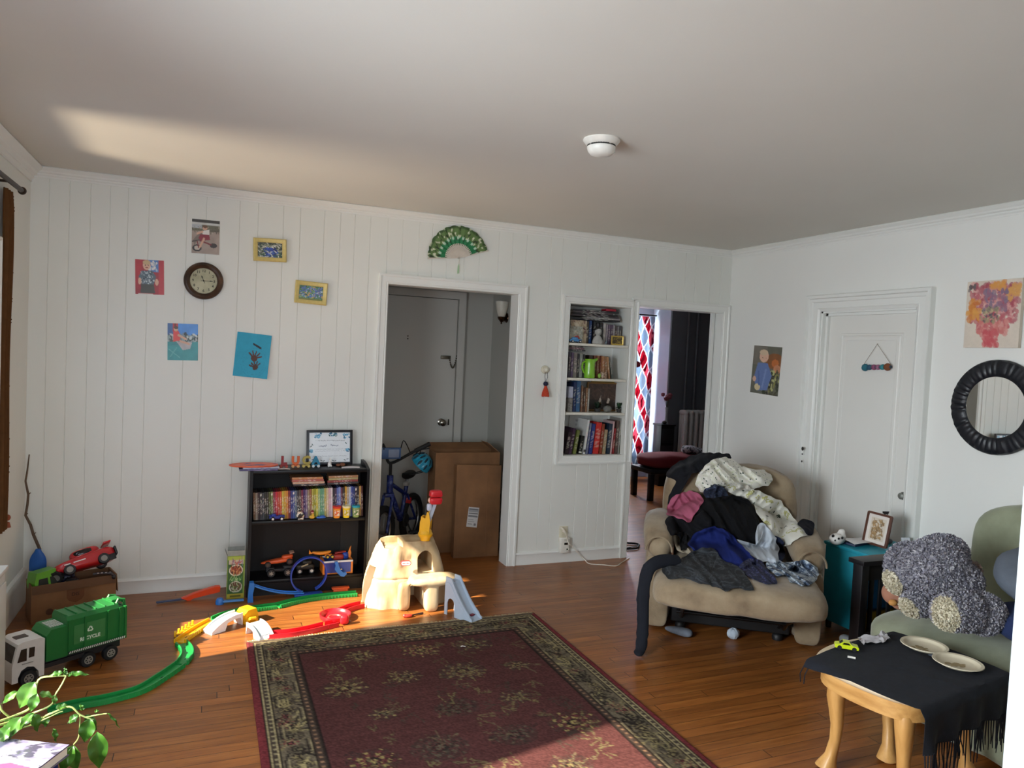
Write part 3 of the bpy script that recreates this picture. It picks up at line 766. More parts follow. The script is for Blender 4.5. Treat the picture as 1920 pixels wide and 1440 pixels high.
# round knob hook with a pompom tassel
c = WY(1021, 693); c.y = -.002; T = tr(c) @ rotx(PI / 2)
t = thing('wall_dial', 'small round cream wall dial between the doorway and bookshelf niche', 'dial', M=tr(c))
mb = MB(); mb.lathe([(0, 0), (.030, 0), (.031, .006), (.029, .012), (.023, .015), (.022, .024), (.018, .027), (0, .027)], 30, 0, T); mb.build('cover', MAT('#cfc9b4', .4), t)
mb = MB(); mb.lathe([(0, .0275), (.010, .0275), (.011, .0265), (.0, .0265)], 20, 0, T, cap=False); mb.build('dial_centre', MAT('#e5e2d4', .35), t)
t = thing('hanging_tassel', 'navy pompom and orange-red tassel hanging from the cream wall dial', 'ornament', M=tr(c.x, -.03, c.z - .2))
x, z = c.x + .002, c.z
mb = MB(); mb.tube([(x - .008, -.031, z - .02), (x - .012, -.034, z - .05), (x - .004, -.032, z - .085)], .0018, 6); mb.tube([(x + .008, -.031, z - .02), (x + .010, -.034, z - .055), (x - .002, -.032, z - .085)], .0018, 6); mb.build('loop', MAT('#4f4c58', .8), t)
def pom(c, r, n, seed):
    mb = MB(); q = random.Random(seed); mb.ell(c, (r * .8, r * .8, r * .8), nu=14, nv=9)
    for _ in range(n):
        d = V((q.gauss(0, 1), q.gauss(0, 1), q.gauss(0, 1))).normalized(); s = d.orthogonal().normalized() * r * .06
        p0 = V(c) + d * r * .7; p1 = V(c) + d * r * q.uniform(.95, 1.12); mb.add([p0 - s, p0 + s, p1], [(0, 1, 2)])
    return mb
pom((x - .002, -.033, z - .103), .021, 260, 3).build('pompom', MAT('#23253f', .9), t)
mb = MB(); mb.lathe([(0, .075), (.008, .074), (.012, .066), (.011, .058), (.018, .045), (.024, .02), (.026, 0), (0, 0)], 24, 0, tr(x, -.031, z - .193), cap=False)
for i in range(70):
    a = random.uniform(0, 2 * PI); r = .024; mb.tube([(x + .012 * math.cos(a), -.031 + .012 * math.sin(a), z - .134), (x + r * math.cos(a), -.031 + r * math.sin(a), z - .17), (x + (r + .003) * math.cos(a), -.031 + (r + .002) * math.sin(a), z - .196 + random.uniform(-.005, .004))], .0016, 4)
mb.build('tassel_skirt', MIXMAT([(.35, '#a82e1e'), (.55, '#c8492a'), (.75, '#8f2a22')], 60, .85), t)

# socket with a plug-in alarm and its cord
t = thing('wall_socket', 'cream wall socket plate above the baseboard, left of the bedroom doorway', 'socket', M=tr(-1.432, 0, .165))
mb = MB(); mb.rbox((-1.43, -.0045, .215), (.072, .007, .118), .003); mb.build('cover_plate', MAT('#d9d2bc', .4), t)
mb = MB()
for z in (.236, .196): mb.prism(rrect(.034, .028, .008), 0, .0015, 0, tr(-1.43, -.0085, z) @ rotx(PI / 2))
mb.build('receptacle', MAT('#cfc8b0', .4), t)
t = thing('plug_in_alarm', 'white plug-in gas alarm with black display on the wall socket', 'alarm', M=tr(-1.432, -.03, .075))
mb = MB(); mb.rbox((-1.432, -.029, .136), (.074, .04, .118), .007, seg=3); mb.build('case', MAT('#e3e1d8', .35), t)
mb = MB(); mb.rbox((-1.425, -.0495, .150), (.030, .003, .016), .001); mb.build('display', MAT('#121212', .15), t)
mb = MB(); mb.lathe([(.006, 0), (.015, 0), (.015, .003), (.011, .005), (.006, .002)], 20, 0, tr(-1.414, -.049, .108) @ rotx(PI / 2), cap=False); mb.lathe([(0, .0012), (.0065, .0012), (.0065, 0), (0, 0)], 16, 1, tr(-1.414, -.049, .108) @ rotx(PI / 2), cap=False); mb.build('test_button', [MAT('#d5d2c6', .35), MAT('#1a1a1a', .4)], t)
mb = MB()
for i in range(5): mb.box(-1.44, -1.412, -.0495, -.0488, .170 + i * .004, .172 + i * .004)
mb.build('vent_slots', MAT('#b5b2a6', .5), t)
mb = MB(); pts = [WY(1051, 989, -.016), WY(1056, 992, -.045), WY(1062, 1005, -.058), WY(1066, 1018, -.058), WY(1073, 1024, -.05), WY(1084, 1037, -.045), WY(1096, 1049, -.04), WZ(1105, 1057, .0045), WZ(1130, 1059, .0045), WZ(1155, 1061, .0045), WZ(1165, 1055, .0045), WZ(1172, 1051, .0045), WZ(1180, 1046, .0045)]
mb.cyl((-1.43, -.009, .236), (-1.43, -.026, .236), .012, .009, 14)
def spline(pts, k=6):
    pts = [V(p) for p in pts]; out = []
    for i in range(len(pts) - 1):
        a, b, c, d = pts[max(i - 1, 0)], pts[i], pts[i + 1], pts[min(i + 2, len(pts) - 1)]
        for j in range(k):
            t = j / k; out.append(.5 * ((2 * b) + (c - a) * t + (2 * a - 5 * b + 4 * c - d) * t * t + (3 * b - a - 3 * c + d) * t ** 3))
    return out + [pts[-1]]
mb.tube(spline([(-1.43, -.026, .236)] + pts), .0036, 8)
mb.build('white_cable', MAT('#e6dfd2', .5), None, 'white power cord running from the socket down along the floor', 'cord')

# mirror, canvas, door sign on the right wall
c = WX(1871, 764); c.x = -.010; T = tr(c) @ rotz(-.022) @ roty(-PI / 2)
t = thing('wall_mirror', 'round wall mirror with wide ribbed black frame', 'mirror', M=tr(c))
mb = MB(); n = 180
prof = [(.165, 0), (.165, .016), (.172, .024), (.19, .03), (.225, .03), (.25, .022), (.257, .010), (.257, 0)]
rings = []
for r, z in prof:
    rings.append([((r) * math.cos(2 * PI * j / n), r * math.sin(2 * PI * j / n), z - (.0045 * (1 - abs(math.sin(j * PI * 44 / n))) ** 2 if z > .02 else 0) + (.006 * noise.noise(V((j * .35, 0, 3))) if z > .02 else 0)) for j in range(n)])
mb.loft(rings, 0, T, cap=False); mb.build('frame', MAT('#11141c', .42, 0, .2, 40, .05), t)
mb = MB(); mb.lathe([(0, .014), (.1655, .014), (.1655, .008), (0, .008)], 64, 0, T, cap=False); mb.build('mirror_glass', MAT('#eef2f0', .015, 1, 0.01), t, smooth=20)
p = Pix(80, 94, '#dccfc0')
p.wob(.05, 3, 6)
for k, (n, cols, box, s) in enumerate([(260, ['#c0606a', '#d08a8c', '#a84f5c', '#d9a09a', '#b56a72'], (.08, .06, .94, .62), .05), (90, ['#c4646a', '#cf7a74', '#d8928a'], (.25, .6, .8, .8), .05), (60, ['#cb6468', '#d47c7a', '#c9575e'], (.38, .76, .62, .97), .05), (26, ['#d58a3e', '#e0a050', '#c96f3a'], (.02, .3, .25, .58), .06), (20, ['#dd9a4a', '#d99a60'], (.45, .03, .7, .14), .05), (24, ['#d9a05a'], (.75, .1, .95, .3), .05), (70, ['#8f7a8a', '#9a6a80', '#7d6c86'], (.35, .14, .75, .45), .04), (60, ['#a89a78', '#8f8a70', '#bfae88', '#5a5660'], (.3, .4, .62, .62), .03), (14, ['#4a4648', '#6a6264'], (.04, .06, .16, .14), .03)]):
    p.speck(n, cols, s, s * .8, *box, k=.75, seed=20 + k)
M, w, h = quadframe(WX(1816, 530), WX(1919, 522), WX(1812, 652))
mb = MB(); Tm = M @ tr(0, -.004, 0)
p.add(mb, w, h, Tm, lambda u, v: -.022); mb.box(0, w, -.0219, 0, 0, h, 0, Tm, lin('#d8ccbc'))
mb.build('canvas_art', PAINT(.7, bump=.2), None, 'square canvas painting of pink and orange dabs, above the round mirror', 'painting')
dx = .044   # door face
t = thing('door_sign', 'small hanging door ornament of blue and brown beads on a string', 'ornament', M=tr(dx, -1.46, 1.55))
def wxd(px, py, off=.012): return WX(px, py, dx - off)
a, b, top = wxd(1618, 689), wxd(1671, 688), wxd(1645, 645, .004)
mb = MB(); mb.tube([a + V((0, 0, .012)), top, b + V((0, 0, .012))], .0014, 6); mb.cyl(wxd(1645, 645, -.001), wxd(1645, 645, .008), .003, n=8); mb.build('hanging_string', MAT('#7d6f5c', .8), t)
mb = MB(); mb.tube([a, b], .010, 12); mb.build('bar', MAT('#3d4a58', .7), t)
for k, (f, col, r) in enumerate([(.08, '#1f6272', .024), (.24, '#24506a', .018), (.40, '#8a4a6a', .018), (.55, '#96627f', .017), (.70, '#2f7f86', .018), (.87, '#7a4526', .024)]):
    c = a.lerp(b, f); mb = MB(); mb.ell(c, (r * .8, r, r), nu=14, nv=9, fn=lambda d: 1 + .12 * noise.noise(d * 4 + V((k, 0, 0)))); mb.build('bead', MAT(col, .75, 0, .3, 60), t)
# smoke detector
c = V((-2.422, -2.102, H)); T = tr(c) @ rotx(PI)
t = thing('smoke_detector', 'white round smoke detector on the ceiling', 'smoke detector', M=tr(c))
mb = MB(); mb.lathe([(0, 0), (.078, 0), (.079, .006), (.074, .012), (.066, .022), (.058, .026), (.0, .026)], 44, 0, T, cap=False); mb.build('base_plate', MAT('#e3e0d8', .4), t)
mb = MB()
for i in range(36):
    if i % 9 != 8: mb.box(.0555, .0605, -.0036, .0036, .0255, .0315, 0, T @ rotz(i * PI / 18))
mb.lathe([(0, .0315), (.056, .0315), (.056, .0262), (0, .0262)], 30, 0, T, cap=False)
mb.build('vent_ring', MAT('#2c2b28', .6), t)
mb = MB(); mb.lathe([(.0, .0318), (.061, .0318), (.061, .036), (.056, .05), (.046, .062), (.03, .068), (0, .069)], 44, 0, T, cap=False); mb.build('cover', MAT('#e6e4dd', .35), t)
mb = MB(); mb.rbox((.02, .012, .066), (.034, .022, .006), .003, 0, T @ roty(.35)); mb.build('test_button', MAT('#cfccc2', .4), t)
# ================================================================ black bookcase and everything in and on it
mBlack = MAT('#070609', .42, 0, .25, 20, .05, 80, 0, 0, .35)
BX0, BX1, BY0, BY1, BZ = -3.69, -2.965, -.245, -.02, .775
t = thing('bookcase', 'low black bookcase with two shelves against the boarded wall', 'bookcase', loc=((BX0 + BX1) / 2, (BY0 + BY1) / 2, 0))
for s, (x0, x1) in (('side_panel', (BX0, BX0 + .018)), ('side_panel', (BX1 - .018, BX1))):
    mb = MB(); T = frame((x0, 0, 0), (0, 1, 0), (0, 0, 1), (1, 0, 0))
    hi = 1 if x0 > BX0 else -.02
    mb.prism([(BY0, 0), (BY1, 0), (BY1, BZ + .028 * hi), (BY1 - .06, BZ + .028 * hi), (BY1 - .12, BZ + .022 * hi), (BY0 + .02, BZ + .002 * hi), (BY0, BZ - .004)], 0, x1 - x0, 0, T); mb.build(s, mBlack, t)
for nm, z, d in (('top', BZ, 0), ('shelf', .462, .004), ('bottom_shelf', .095, .004)):
    mb = MB(); mb.rbox(((BX0 + BX1) / 2, (BY0 + BY1) / 2 + d, z - .010), (BX1 - BX0 - .0362, BY1 - BY0 - d * 2, .02), .002); mb.build(nm, mBlack, t)
mb = MB(); mb.box(BX0 + .0181, BX1 - .0181, BY0 + .012, BY0 + .024, 0, .0849); mb.build('kick_board', mBlack, t)
mb = MB(); mb.box(BX0 + .0181, -3.10, BY1 - .004, BY1, .02, BZ - .02); mb.box(-3.099, BX1 - .0181, BY1 - .004, BY1, .02, BZ - .02, 1); mb.build('back_panel', [MAT('#0d0707', .7), MAT('#24201c', .7, 0, .2, 15)], t)

def case_book(name, w, d, h, col, seed, label, cat, group, M, flecks='#e8e4dc', band=None, logo=False):
    """closed case or book; spine towards -Y, origin bottom-left-front; spine printed, page block recessed"""
    mb = MB(); q = random.Random(seed); c = lin(col); f = lin(flecks)
    nu, nv = 3, 26
    cols = []
    for j in range(nv + 1):
        for i in range(nu + 1):
            v = j / nv; k = c
            if i in (1, 2) and .2 < v < .78 and q.random() < .42: k = tuple(a * .55 + b * .45 for a, b in zip(c, f))
            if logo and .88 < v < .95 and i in (1, 2): k = f
            if band and .04 < v < .13: k = lin(band)
            cols.append(tuple(a * q.uniform(.88, 1.1) for a in k))
    mb.grid(nu, nv, lambda u, v: (u * w, -.0006 - .001 * math.sin(PI * u), v * h), 0, M, cols=cols)
    t = min(.0014, w * .12)
    mb.box(0, t, -.0005, d, 0, h, 0, M, c); mb.box(w - t, w, -.0005, d, 0, h, 0, M, c); mb.box(t, w - t, -.0005, .0006, 0, h, 0, M, c)
    mb.box(t, w - t, .0007, d - .003, .003, h - .003, 0, M, lin('#cfc8b8') if cat == 'book' else dk(c, .5))
    return mb.build(name, PAINT(.4), None, label, cat, group)
DV = '7a5c40:brown 94877b:tan 3a2a2c:blackish-red 3f3a3e:charcoal* 42464a:slate 262822:black 332f28:dark-brown 545a2c:olive 75824e:sage* 8f3a4c:rose c02a40:crimson b8432c:rust cf5630:orange-red c9b24a:yellow cfa03e:amber cc8538:orange 80303a:wine 3c427e:navy 4c5e98:blue* 66768a:steel-grey 3e3c44:graphite 50463c:umber 752846:maroon 402e64:purple 857490:lilac 93836f:beige 93603c:copper b0a84c:mustard 96992a:olive-green c9c250:lemon 95b480:pale-green 62a080:teal-green 70a488:mint b9ac64:straw cdbd9e:cream cdacb6:pink d8ccd0:white-pink 2e2a34:black-violet 44304e:plum 5f70b0:cornflower 8090c8:sky-blue 623446:burgundy 2e2826:soot cc9e3c:gold ac9e8e:greige b0bccc:ice-blue 40509a:royal-blue 2a3972:midnight-blue 302638:ink* 221c22:jet b58e4c:caramel 4c2622:chestnut'.split()
x = -3.668; n = len(DV); W = .0129
for i, q in enumerate(DV):
    hx, wd = q.split(':'); logo = wd.endswith('*'); wd = wd.strip('*').replace('-', ' ')
    h = .168 + .026 * i / n + random.uniform(-.002, .002)
    ln = -.045
    case_book('dvd_case', W - .0006, .135, h, '#' + hx, i, '%s DVD case, %s from the left on the black bookcase shelf' % (wd, ordinal(i + 1)), 'DVD', 'DVD cases on the black bookcase', tr(x + .0085, -.2 + random.uniform(-.002, .003), .4636) @ roty(ln), logo=logo)
    x += W
def flat_case(x0, x1, y0, z, h, col, label, group, rz=0, ry=0, seed=0):
    w = x1 - x0
    M = tr((x0 + x1) / 2, y0, z) @ rotz(rz) @ roty(ry) @ tr(-w / 2, 0, 0)
    return case_book('dvd_case', h, .13, w, col, seed, label, 'DVD', group, M @ frame((0, 0, h), (0, 0, -1), (0, 1, 0), (1, 0, 0)))
g = 'DVD cases lying on the row in the black bookcase'
z = .664
for k, (c, w, a, b) in enumerate([('#2c2a2e', 'bottom black', -3.43, -3.235), ('#c9a58f', 'cream', -3.435, -3.24), ('#b5655a', 'red', -3.44, -3.246), ('#c98a5a', 'topmost tan', -3.44, -3.25)]):
    flat_case(a, b, -.19, z, .0132, c, '%s DVD case lying in the left flat stack, black bookcase' % w, g, rz=.01 * k, seed=80 + k); z += .0142
z = .670
for k, (c, w, a, b) in enumerate([('#3a3436', 'bottom dark', -3.222, -3.025), ('#8a3a38', 'dark red', -3.222, -3.03), ('#a89a6a', 'khaki', -3.215, -3.03), ('#b5845a', 'topmost brown', -3.215, -3.03)]):
    flat_case(a, b, -.19, z, .0132, c, '%s DVD case lying in the right flat stack, black bookcase' % w, g, rz=-.01 * k, ry=-.025, seed=90 + k); z += .0142

# three modelling-clay tubs
def tub(px, py, lid, body, lab, label, y=-.222):
    p = WY(px, py, y); T = tr(p.x, y, .463)
    t = thing('clay_tub', label, 'tub', M=T, group='modelling clay tubs on the bookcase shelf')
    mb = MB(); mb.lathe([(0, 0), (.0195, 0), (.0205, .004), (.0245, .062), (0, .062)], 28, 0, T); mb.build('cup', MAT(body, .4), t)
    mb = MB(); mb.lathe([(0, .0622), (.0262, .0622), (.0268, .066), (.0268, .073), (.0245, .075), (.023, .073), (0, .073)], 28, 0, T, cap=False); mb.build('lid', MAT(lid, .35), t)
    mb = MB()
    mb.grid(14, 6, lambda u, v: (lambda a, z: ((.0209 + .0041 * (z - .004) / .058) * math.cos(a), (.0209 + .0041 * (z - .004) / .058) * math.sin(a), z))(-PI / 2 - .9 + 1.8 * u, .014 + .036 * v), 0, T, cols=lambda q: lin(lab) if noise.noise(V(q) * 130) > -.05 else lin('#f0ead8'))
    mb.build('label', PAINT(.4), t)
tub(631, 970, '#d8392c', '#e8932c', '#e0672a', 'orange modelling clay tub with red lid, leftmost of three tubs')
tub(649, 969, '#efe9b8', '#ecd22a', '#c9b81f', 'yellow modelling clay tub with pale lid, middle of three tubs')
tub(667, 966, '#2aa0b4', '#86a05a', '#4f7a3c', 'green modelling clay tub with turquoise lid, rightmost of three tubs')
# little toys in front of the row
def wheel(mb, c, r, w, ax=(0, 1, 0), mi=0, hub=None, n=18):
    q = V(ax).to_track_quat('Z', 'Y').to_matrix().to_4x4(); T = tr(c) @ q
    mb.lathe([(r * .55, -w / 2), (r * .9, -w / 2), (r, -w * .3), (r, w * .3), (r * .9, w / 2), (r * .55, w / 2)], n, mi, T, cap=False)
    mb.lathe([(0, -w * .42), (r * .56, -w * .46), (r * .56, w * .46), (0, w * .42)], n, hub if hub is not None else mi, T, cap=False)
y = -.226
c = WY(519, 970, y)
t = thing('toy_buggy', 'small dark blue toy buggy with white wheels on the bookcase shelf', 'toy vehicle', loc=(c.x, y, .463))
mb = MB(); s = 1
mb.soft((c.x - .0, y, .482), (.092, .026, .020), 4, 6); mb.soft((c.x - .018, y, .495), (.03, .02, .02), 4, 5); mb.soft((c.x + .028, y, .490), (.038, .03, .012), 4, 5); mb.tube([(c.x - .048, y, .498), (c.x - .03, y, .492)], .004, 6); mb.build('body', MAT('#20338a', .35), t)
for dx in (-.024, .028):
    mb = MB(); wheel(mb, (c.x + dx, y - .0155, .4755), .0122, .010, hub=1); mb.build('wheel', [MAT('#191b26', .6), MAT('#e8e6e0', .4)], t)
c = WY(563, 966, y)
mb = MB(); mb.ell((c.x, y, .486), (.024, .014, .023), fn=lambda d: 1 + .16 * noise.noise(d * 3)); mb.ell((c.x - .008, y - .004, .514), (.013, .011, .013)); mb.ell((c.x - .014, y, .528), (.004, .003, .007)); mb.ell((c.x + .002, y, .528), (.004, .003, .007)); mb.ell((c.x - .01, y - .012, .466), (.012, .007, .0045)); mb.ell((c.x + .012, y - .01, .467), (.010, .007, .0045))
me = sculpt(mb, .003, 2); b = MB(); b.mesh(me); b.build('animal_figurine', MIXMAT([(.46, '#1c1512'), (.5, '#e9e2d2')], 46, .5, 2, 0, interp='CONSTANT'), None, 'black and white toy animal sitting before the DVD row', 'figurine')
c = WY(585, 968, y)
t = thing('toy_figure', 'tiny yellow toy figure with red hat on the bookcase shelf', 'toy figure', loc=(c.x, y, .463))
mb = MB(); mb.ell((c.x, y, .475), (.018, .010, .012)); mb.ell((c.x + .004, y, .49), (.009, .008, .01)); mb.build('body', MAT('#d0a83a', .4), t)
mb = MB(); mb.ell((c.x + .002, y, .503), (.008, .007, .008)); mb.build('head', MAT('#d9a088', .5), t)
mb = MB(); mb.lathe([(0, .012), (.006, .008), (.010, 0), (0, 0)], 14, 0, tr(c.x + .002, y, .508)); mb.build('hat', MAT('#8f2430', .5), t)
c = WY(602, 973, y)
t = thing('toy_boat', 'small flat blue toy beside the clay tubs on the shelf', 'toy', loc=(c.x, y, .463))
mb = MB(); mb.soft((c.x, y, .4695), (.062, .024, .012), 3, 6); mb.soft((c.x + .008, y, .477), (.03, .016, .01), 3, 5); mb.build('hull', MAT('#2a62b8', .35), t)
mb = MB(); mb.rbox((c.x - .018, y, .4775), (.012, .012, .006), .002); mb.build('stern', MAT('#163a78', .4), t)

# ---- on top of the bookcase
ZT = BZ + .001
def onT(px, py, y): p = WY(px, py, y); return p.x
xa, xb = WY(449, 880, -.25).x, WY(521, 880, -.25).x
case_book('puzzle_book', .010, .19, xb - xa, '#55507a', 201, 'purple picture book under the orange disc, on the bookcase corner', 'book', None, tr(xa, -.252, ZT) @ frame((0, 0, .010), (0, 0, -1), (0, 1, 0), (1, 0, 0)), flecks='#b8b4d0')
xa2 = xa + .02
case_book('puzzle_book', .007, .18, xb - xa2 + .01, '#c9c4d8', 202, 'pale lilac picture book directly beneath the orange disc', 'book', None, tr(xa2, -.24, ZT + .0108) @ frame((0, 0, .007), (0, 0, -1), (0, 1, 0), (1, 0, 0)), flecks='#7a4a6a')
cx = WY(476, 873, -.17).x
mb = MB(); T = tr(cx, -.165, ZT + .0185)
def dcol(q):
    n_ = noise.noise(V((q[0] * 16 + 3, q[1] * 22, 0)))
    return lin('#5a2d6a') if n_ > .25 else (lin('#e8502a') if n_ > -.3 else lin('#ef6a3c'))
mb.grid(64, 10, lambda u, v: ((.142 * (1 - v * .999)) * math.cos(2 * PI * u), (.082 * (1 - v * .999)) * math.sin(2 * PI * u), .0075), 0, T, True, cols=dcol)
mb.loft([[(.142 * r * math.cos(2 * PI * j / 64), .082 * r * math.sin(2 * PI * j / 64), z) for j in range(64)] for r, z in ((.97, 0), (1, .002), (1.012, .006), (1.0, .0082), (.985, .0076))], 0, T, cap=False, cols=lin('#f07048'))
mb.add([(.14 * math.cos(2 * PI * j / 64), .08 * math.sin(2 * PI * j / 64), 0) for j in range(64)], [tuple(reversed(range(64)))], 0, T, lin('#d04a2a'))
mb.build('oval_puzzle_disc', PAINT(.4), None, 'oval orange disc with purple markings lying on books, bookcase top left', 'disc')
def wagon(ch, px, z0, col, wcol, label, y=-.15, size=.075, base=True):
    x = onT(px, 870, y); T = tr(x, y, ZT)
    t = thing('letter_wagon', label, 'toy letter', M=T, group='wooden letter train on the bookcase')
    mb = MB(); mb.text(ch, size, .014, T @ tr(0, 0, .018 + size * .36) @ rotx(PI / 2), bold=.004); mb.build('letter', MAT(col, .5), t)
    if base:
        mb = MB(); mb.rbox((x, y, ZT + .0135), (.05, .018, .009), .002); mb.build('wagon_base', MAT(col, .55), t)
    for dx in (-.016, .016):
        for dy in (-.013, .013):
            mb = MB(); wheel(mb, (x + dx, y + dy, ZT + .0092), .009, .006); mb.build('wheel', MAT(wcol, .5), t)
wagon('L', 532, 0, '#8a1f24', '#a83a2a', 'dark red wooden letter wagon, first of the letter train on the bookcase', size=.07)
wagon('U', 554, 0, '#d8622a', '#d9a06a', 'orange wooden letter wagon, second of the letter train on the bookcase', size=.068)
wagon('C', 574, 0, '#b09a48', '#c9b060', 'mustard wooden letter wagon, third of the letter train on the bookcase', size=.07)
wagon('A', 592, 0, '#1f7a9a', '#cfd4d2', 'blue wooden letter wagon, last of the letter train on the bookcase', size=.066)
# bunny, cone, paper slips
x = onT(618, 870, -.14)
mb = MB(); mb.ell((x, -.14, ZT + .016), (.012, .013, .016)); mb.ell((x + .003, -.147, ZT + .035), (.009, .009, .010)); mb.ell((x, -.14, ZT + .052), (.003, .0025, .012)); mb.ell((x + .007, -.141, ZT + .052), (.003, .0025, .012)); mb.ell((x - .006, -.15, ZT + .006), (.008, .012, .006)); mb.ell((x + .008, -.15, ZT + .006), (.007, .012, .006))
b = MB(); b.mesh(sculpt(mb, .0025, 2)); b.build('rabbit_figurine', MAT('#e6e2dc', .4), None, 'small white rabbit figurine in front of the framed certificate', 'figurine')
for k, (px, r, lab) in enumerate([(634, .011, 'small brown wooden pebble beside the white rabbit figurine'), (642, .014, 'brown pine cone right of the white rabbit figurine')]):
    x = onT(px, 872, -.13); mb = MB(); mb.ell((x, -.13, ZT + r * .8), (r * 1.3, r, r * .8), nu=18, nv=14, fn=(lambda d: 1 + .16 * math.sin(d.z * 16) * math.sin(math.atan2(d.y, d.x) * 7)) if k else None); mb.build('pine_cone' if k else 'wooden_pebble', MIXMAT([(.35, '#5a2a1a'), (.6, '#8f5a38')], 50, .6, 3), None, lab, 'pine cone' if k else 'pebble')
xa, xb = onT(640, 874, -.2), onT(674, 874, -.2)
mb = MB(); mb.sheet(8, 5, lambda u, v: (xa + (xb - xa) * u + .01 * v, -.215 + .06 * v, ZT + .001 + .004 * math.sin(PI * u) ** 2 * v), .0006); mb.build('paper_slip', MAT('#d9d2d4', .7), None, 'loose white paper slip at the right end of the bookcase top', 'paper')
xa, xb = onT(520, 879, -.225), onT(544, 879, -.225)
mb = MB(); mb.sheet(6, 4, lambda u, v: (xa + (xb - xa) * u, -.238 + .045 * v, ZT + .002 + .003 * math.sin(3 * u)), .0006); mb.build('paper_slip', MAT('#d9c9c4', .7), None, 'small pinkish paper slip in front of the red letter wagon', 'paper')

# framed certificate, leaning on the wall
M, w, h = quadframe(WY(574, 805, -.05), WY(660, 804.5, -.05), WY(574, 871, -.075)); 
M = tr(V((0, 0, ZT - min((M @ V((0, 0, 0))).z, (M @ V((w, 0, 0))).z) + .001))) @ M
t = thing('framed_certificate', 'white certificate in a black frame standing on the bookcase', 'certificate', M=M)
mb = MB(); pr = [(0, .0), (0, -.014), (.003, -.016), (.014, -.016), (.017, -.010), (.017, 0)]
mb.loft([[(x + sx * a, b, z + sz * a) for a, b in pr] for x, z, sx, sz in ((0, 0, 1, 1), (w, 0, -1, 1), (w, h, -1, -1), (0, h, 1, -1))], 0, M, closed=True, cap=False); mb.box(.004, w - .004, -.004, 0, .004, h - .004, 0, M)
mb.build('frame', MAT('#15161c', .35), t)
p = Pix(120, 90, '#eef2f6')
for cx, cy, r, c, k in ((.2, .1, .09, '#2f8fb8', 3), (.93, .12, .09, '#3f9ac0', 4), (.58, .06, .09, '#3d6b6a', 5), (.04, .62, .05, '#5aa0c4', 6), (.95, .6, .05, '#8ab8cc', 7)):
    p.speck(16, [c, '#2a6a8c', '#6fb4d4'], .035, .022, max(0, cx - r), max(0, cy - r * .8), min(1, cx + r), cy + r * .8, seed=k)
for k, (x, y, r) in enumerate([(.3, .93, .6), (.36, .95, -.5), (.58, .94, .7), (.64, .95, -.6), (.88, .93, .4), (.94, .9, -.3), (.5, .1, .8), (.66, .12, -.8), (.08, .4, 1.2), (.05, .46, -.9), (.1, .9, .3), (.9, .36, 1)]): p.ell(x, y, .035, .012, '#3d5a5a', r)
r = random.Random(5)
def scr(y, x0, x1, t, c, amp):
    x = x0; py = y
    while x < x1:
        nx = x + r.uniform(.008, .018); ny = y + r.uniform(-amp, amp)
        if r.random() > .12: p.line(x, py, nx, ny, t, c, .85, .75)
        x, py = nx, ny
scr(.27, .16, .86, .004, '#6a7076', .016); scr(.45, .24, .44, .006, '#4a5a78', .04); scr(.43, .52, .70, .006, '#4a5a78', .035)
for y in (.56, .62): scr(y, .14, .88, .0035, '#8a9096', .008)
scr(.79, .1, .9, .0035, '#9aa0a6', .006)
mb = MB(); panel(mb, p, w - .034, h - .034, M @ tr(.017, -.0045, .017), .002); mb.build('certificate_sheet', PAINT(.25, coat=.4), t)

# ---- toys in the lower compartment (shelf surface z = .095)
ZB = .0955
mOr = MAT('#d9592a', .35); mBlu = MAT('#2a56b0', .35); mDk = MAT('#1b1a1d', .55)
t = thing('toy_racing_car', 'long orange toy racing car on the lower bookcase shelf', 'toy car', loc=(-3.49, -.15, .163))
T = tr(-3.49, -.15, .178) @ roty(-.10)
mb = MB(); mb.soft((-.02, 0, .012), (.19, .052, .028), 3.2, 8, 0, T, lambda u, q: V((q.x, q.y * (1 - .35 * max(0, -u.x)), q.z * (1 - .45 * max(0, -u.x))))); mb.soft((.045, 0, .03), (.07, .044, .024), 3, 6, 0, T); mb.build('body', mOr, t)
mb = MB(); mb.rbox((.078, 0, .047), (.028, .062, .005), .002, 0, T @ roty(-.1)); mb.build('spoiler', MAT('#b98a74', .4), t)
for dx in (-.075, .055):
    for dy in (-.026, .026):
        mb = MB(); wheel(mb, T @ V((dx, dy, .002)), .019, .013, hub=1); mb.build('wheel', [mDk, MAT('#55504c', .3, .6)], t)
t = thing('toy_truck', 'black toy truck with spoked wheels beneath the orange racing car', 'toy truck', loc=(-3.47, -.16, ZB))
mb = MB(); mb.rbox((-3.51, -.14, .134), (.13, .07, .018), .004); mb.soft((-3.44, -.14, .142), (.07, .068, .04), 4, 6); mb.rbox((-3.55, -.14, .146), (.05, .07, .010), .003); mb.build('chassis', mDk, t)
for dx in (-.055, .045):
    for dy in (-.045, .045):
        mb = MB(); c = (-3.49 + dx, -.14 + dy, ZB + .026); wheel(mb, c, .025, .02, hub=1)
        for k in range(6): mb.box(-.002, .002, -.0125, -.0105, 0, .014, 2, tr(c) @ roty(k * PI / 3))
        mb.build('wheel', [mDk, MAT('#2c2a2c', .5), MAT('#b5aea2', .3, .5)], t)
t = thing('toy_jeep', 'dark toy jeep standing behind the blue loop track', 'toy car', loc=(-3.335, -.13, ZB))
mb = MB(); mb.soft((-3.335, -.13, .136), (.115, .06, .036), 4, 6); mb.soft((-3.325, -.13, .163), (.06, .052, .028), 4, 6); mb.build('body', MAT('#26241f', .5), t)
mb = MB(); mb.rbox((-3.34, -.162, .150), (.045, .003, .009), .001, 0, tr(-3.34, -.162, .15) @ roty(-.35) @ tr(3.34, .162, -.15)); mb.build('stripe', MAT('#b8ae8c', .5), t)
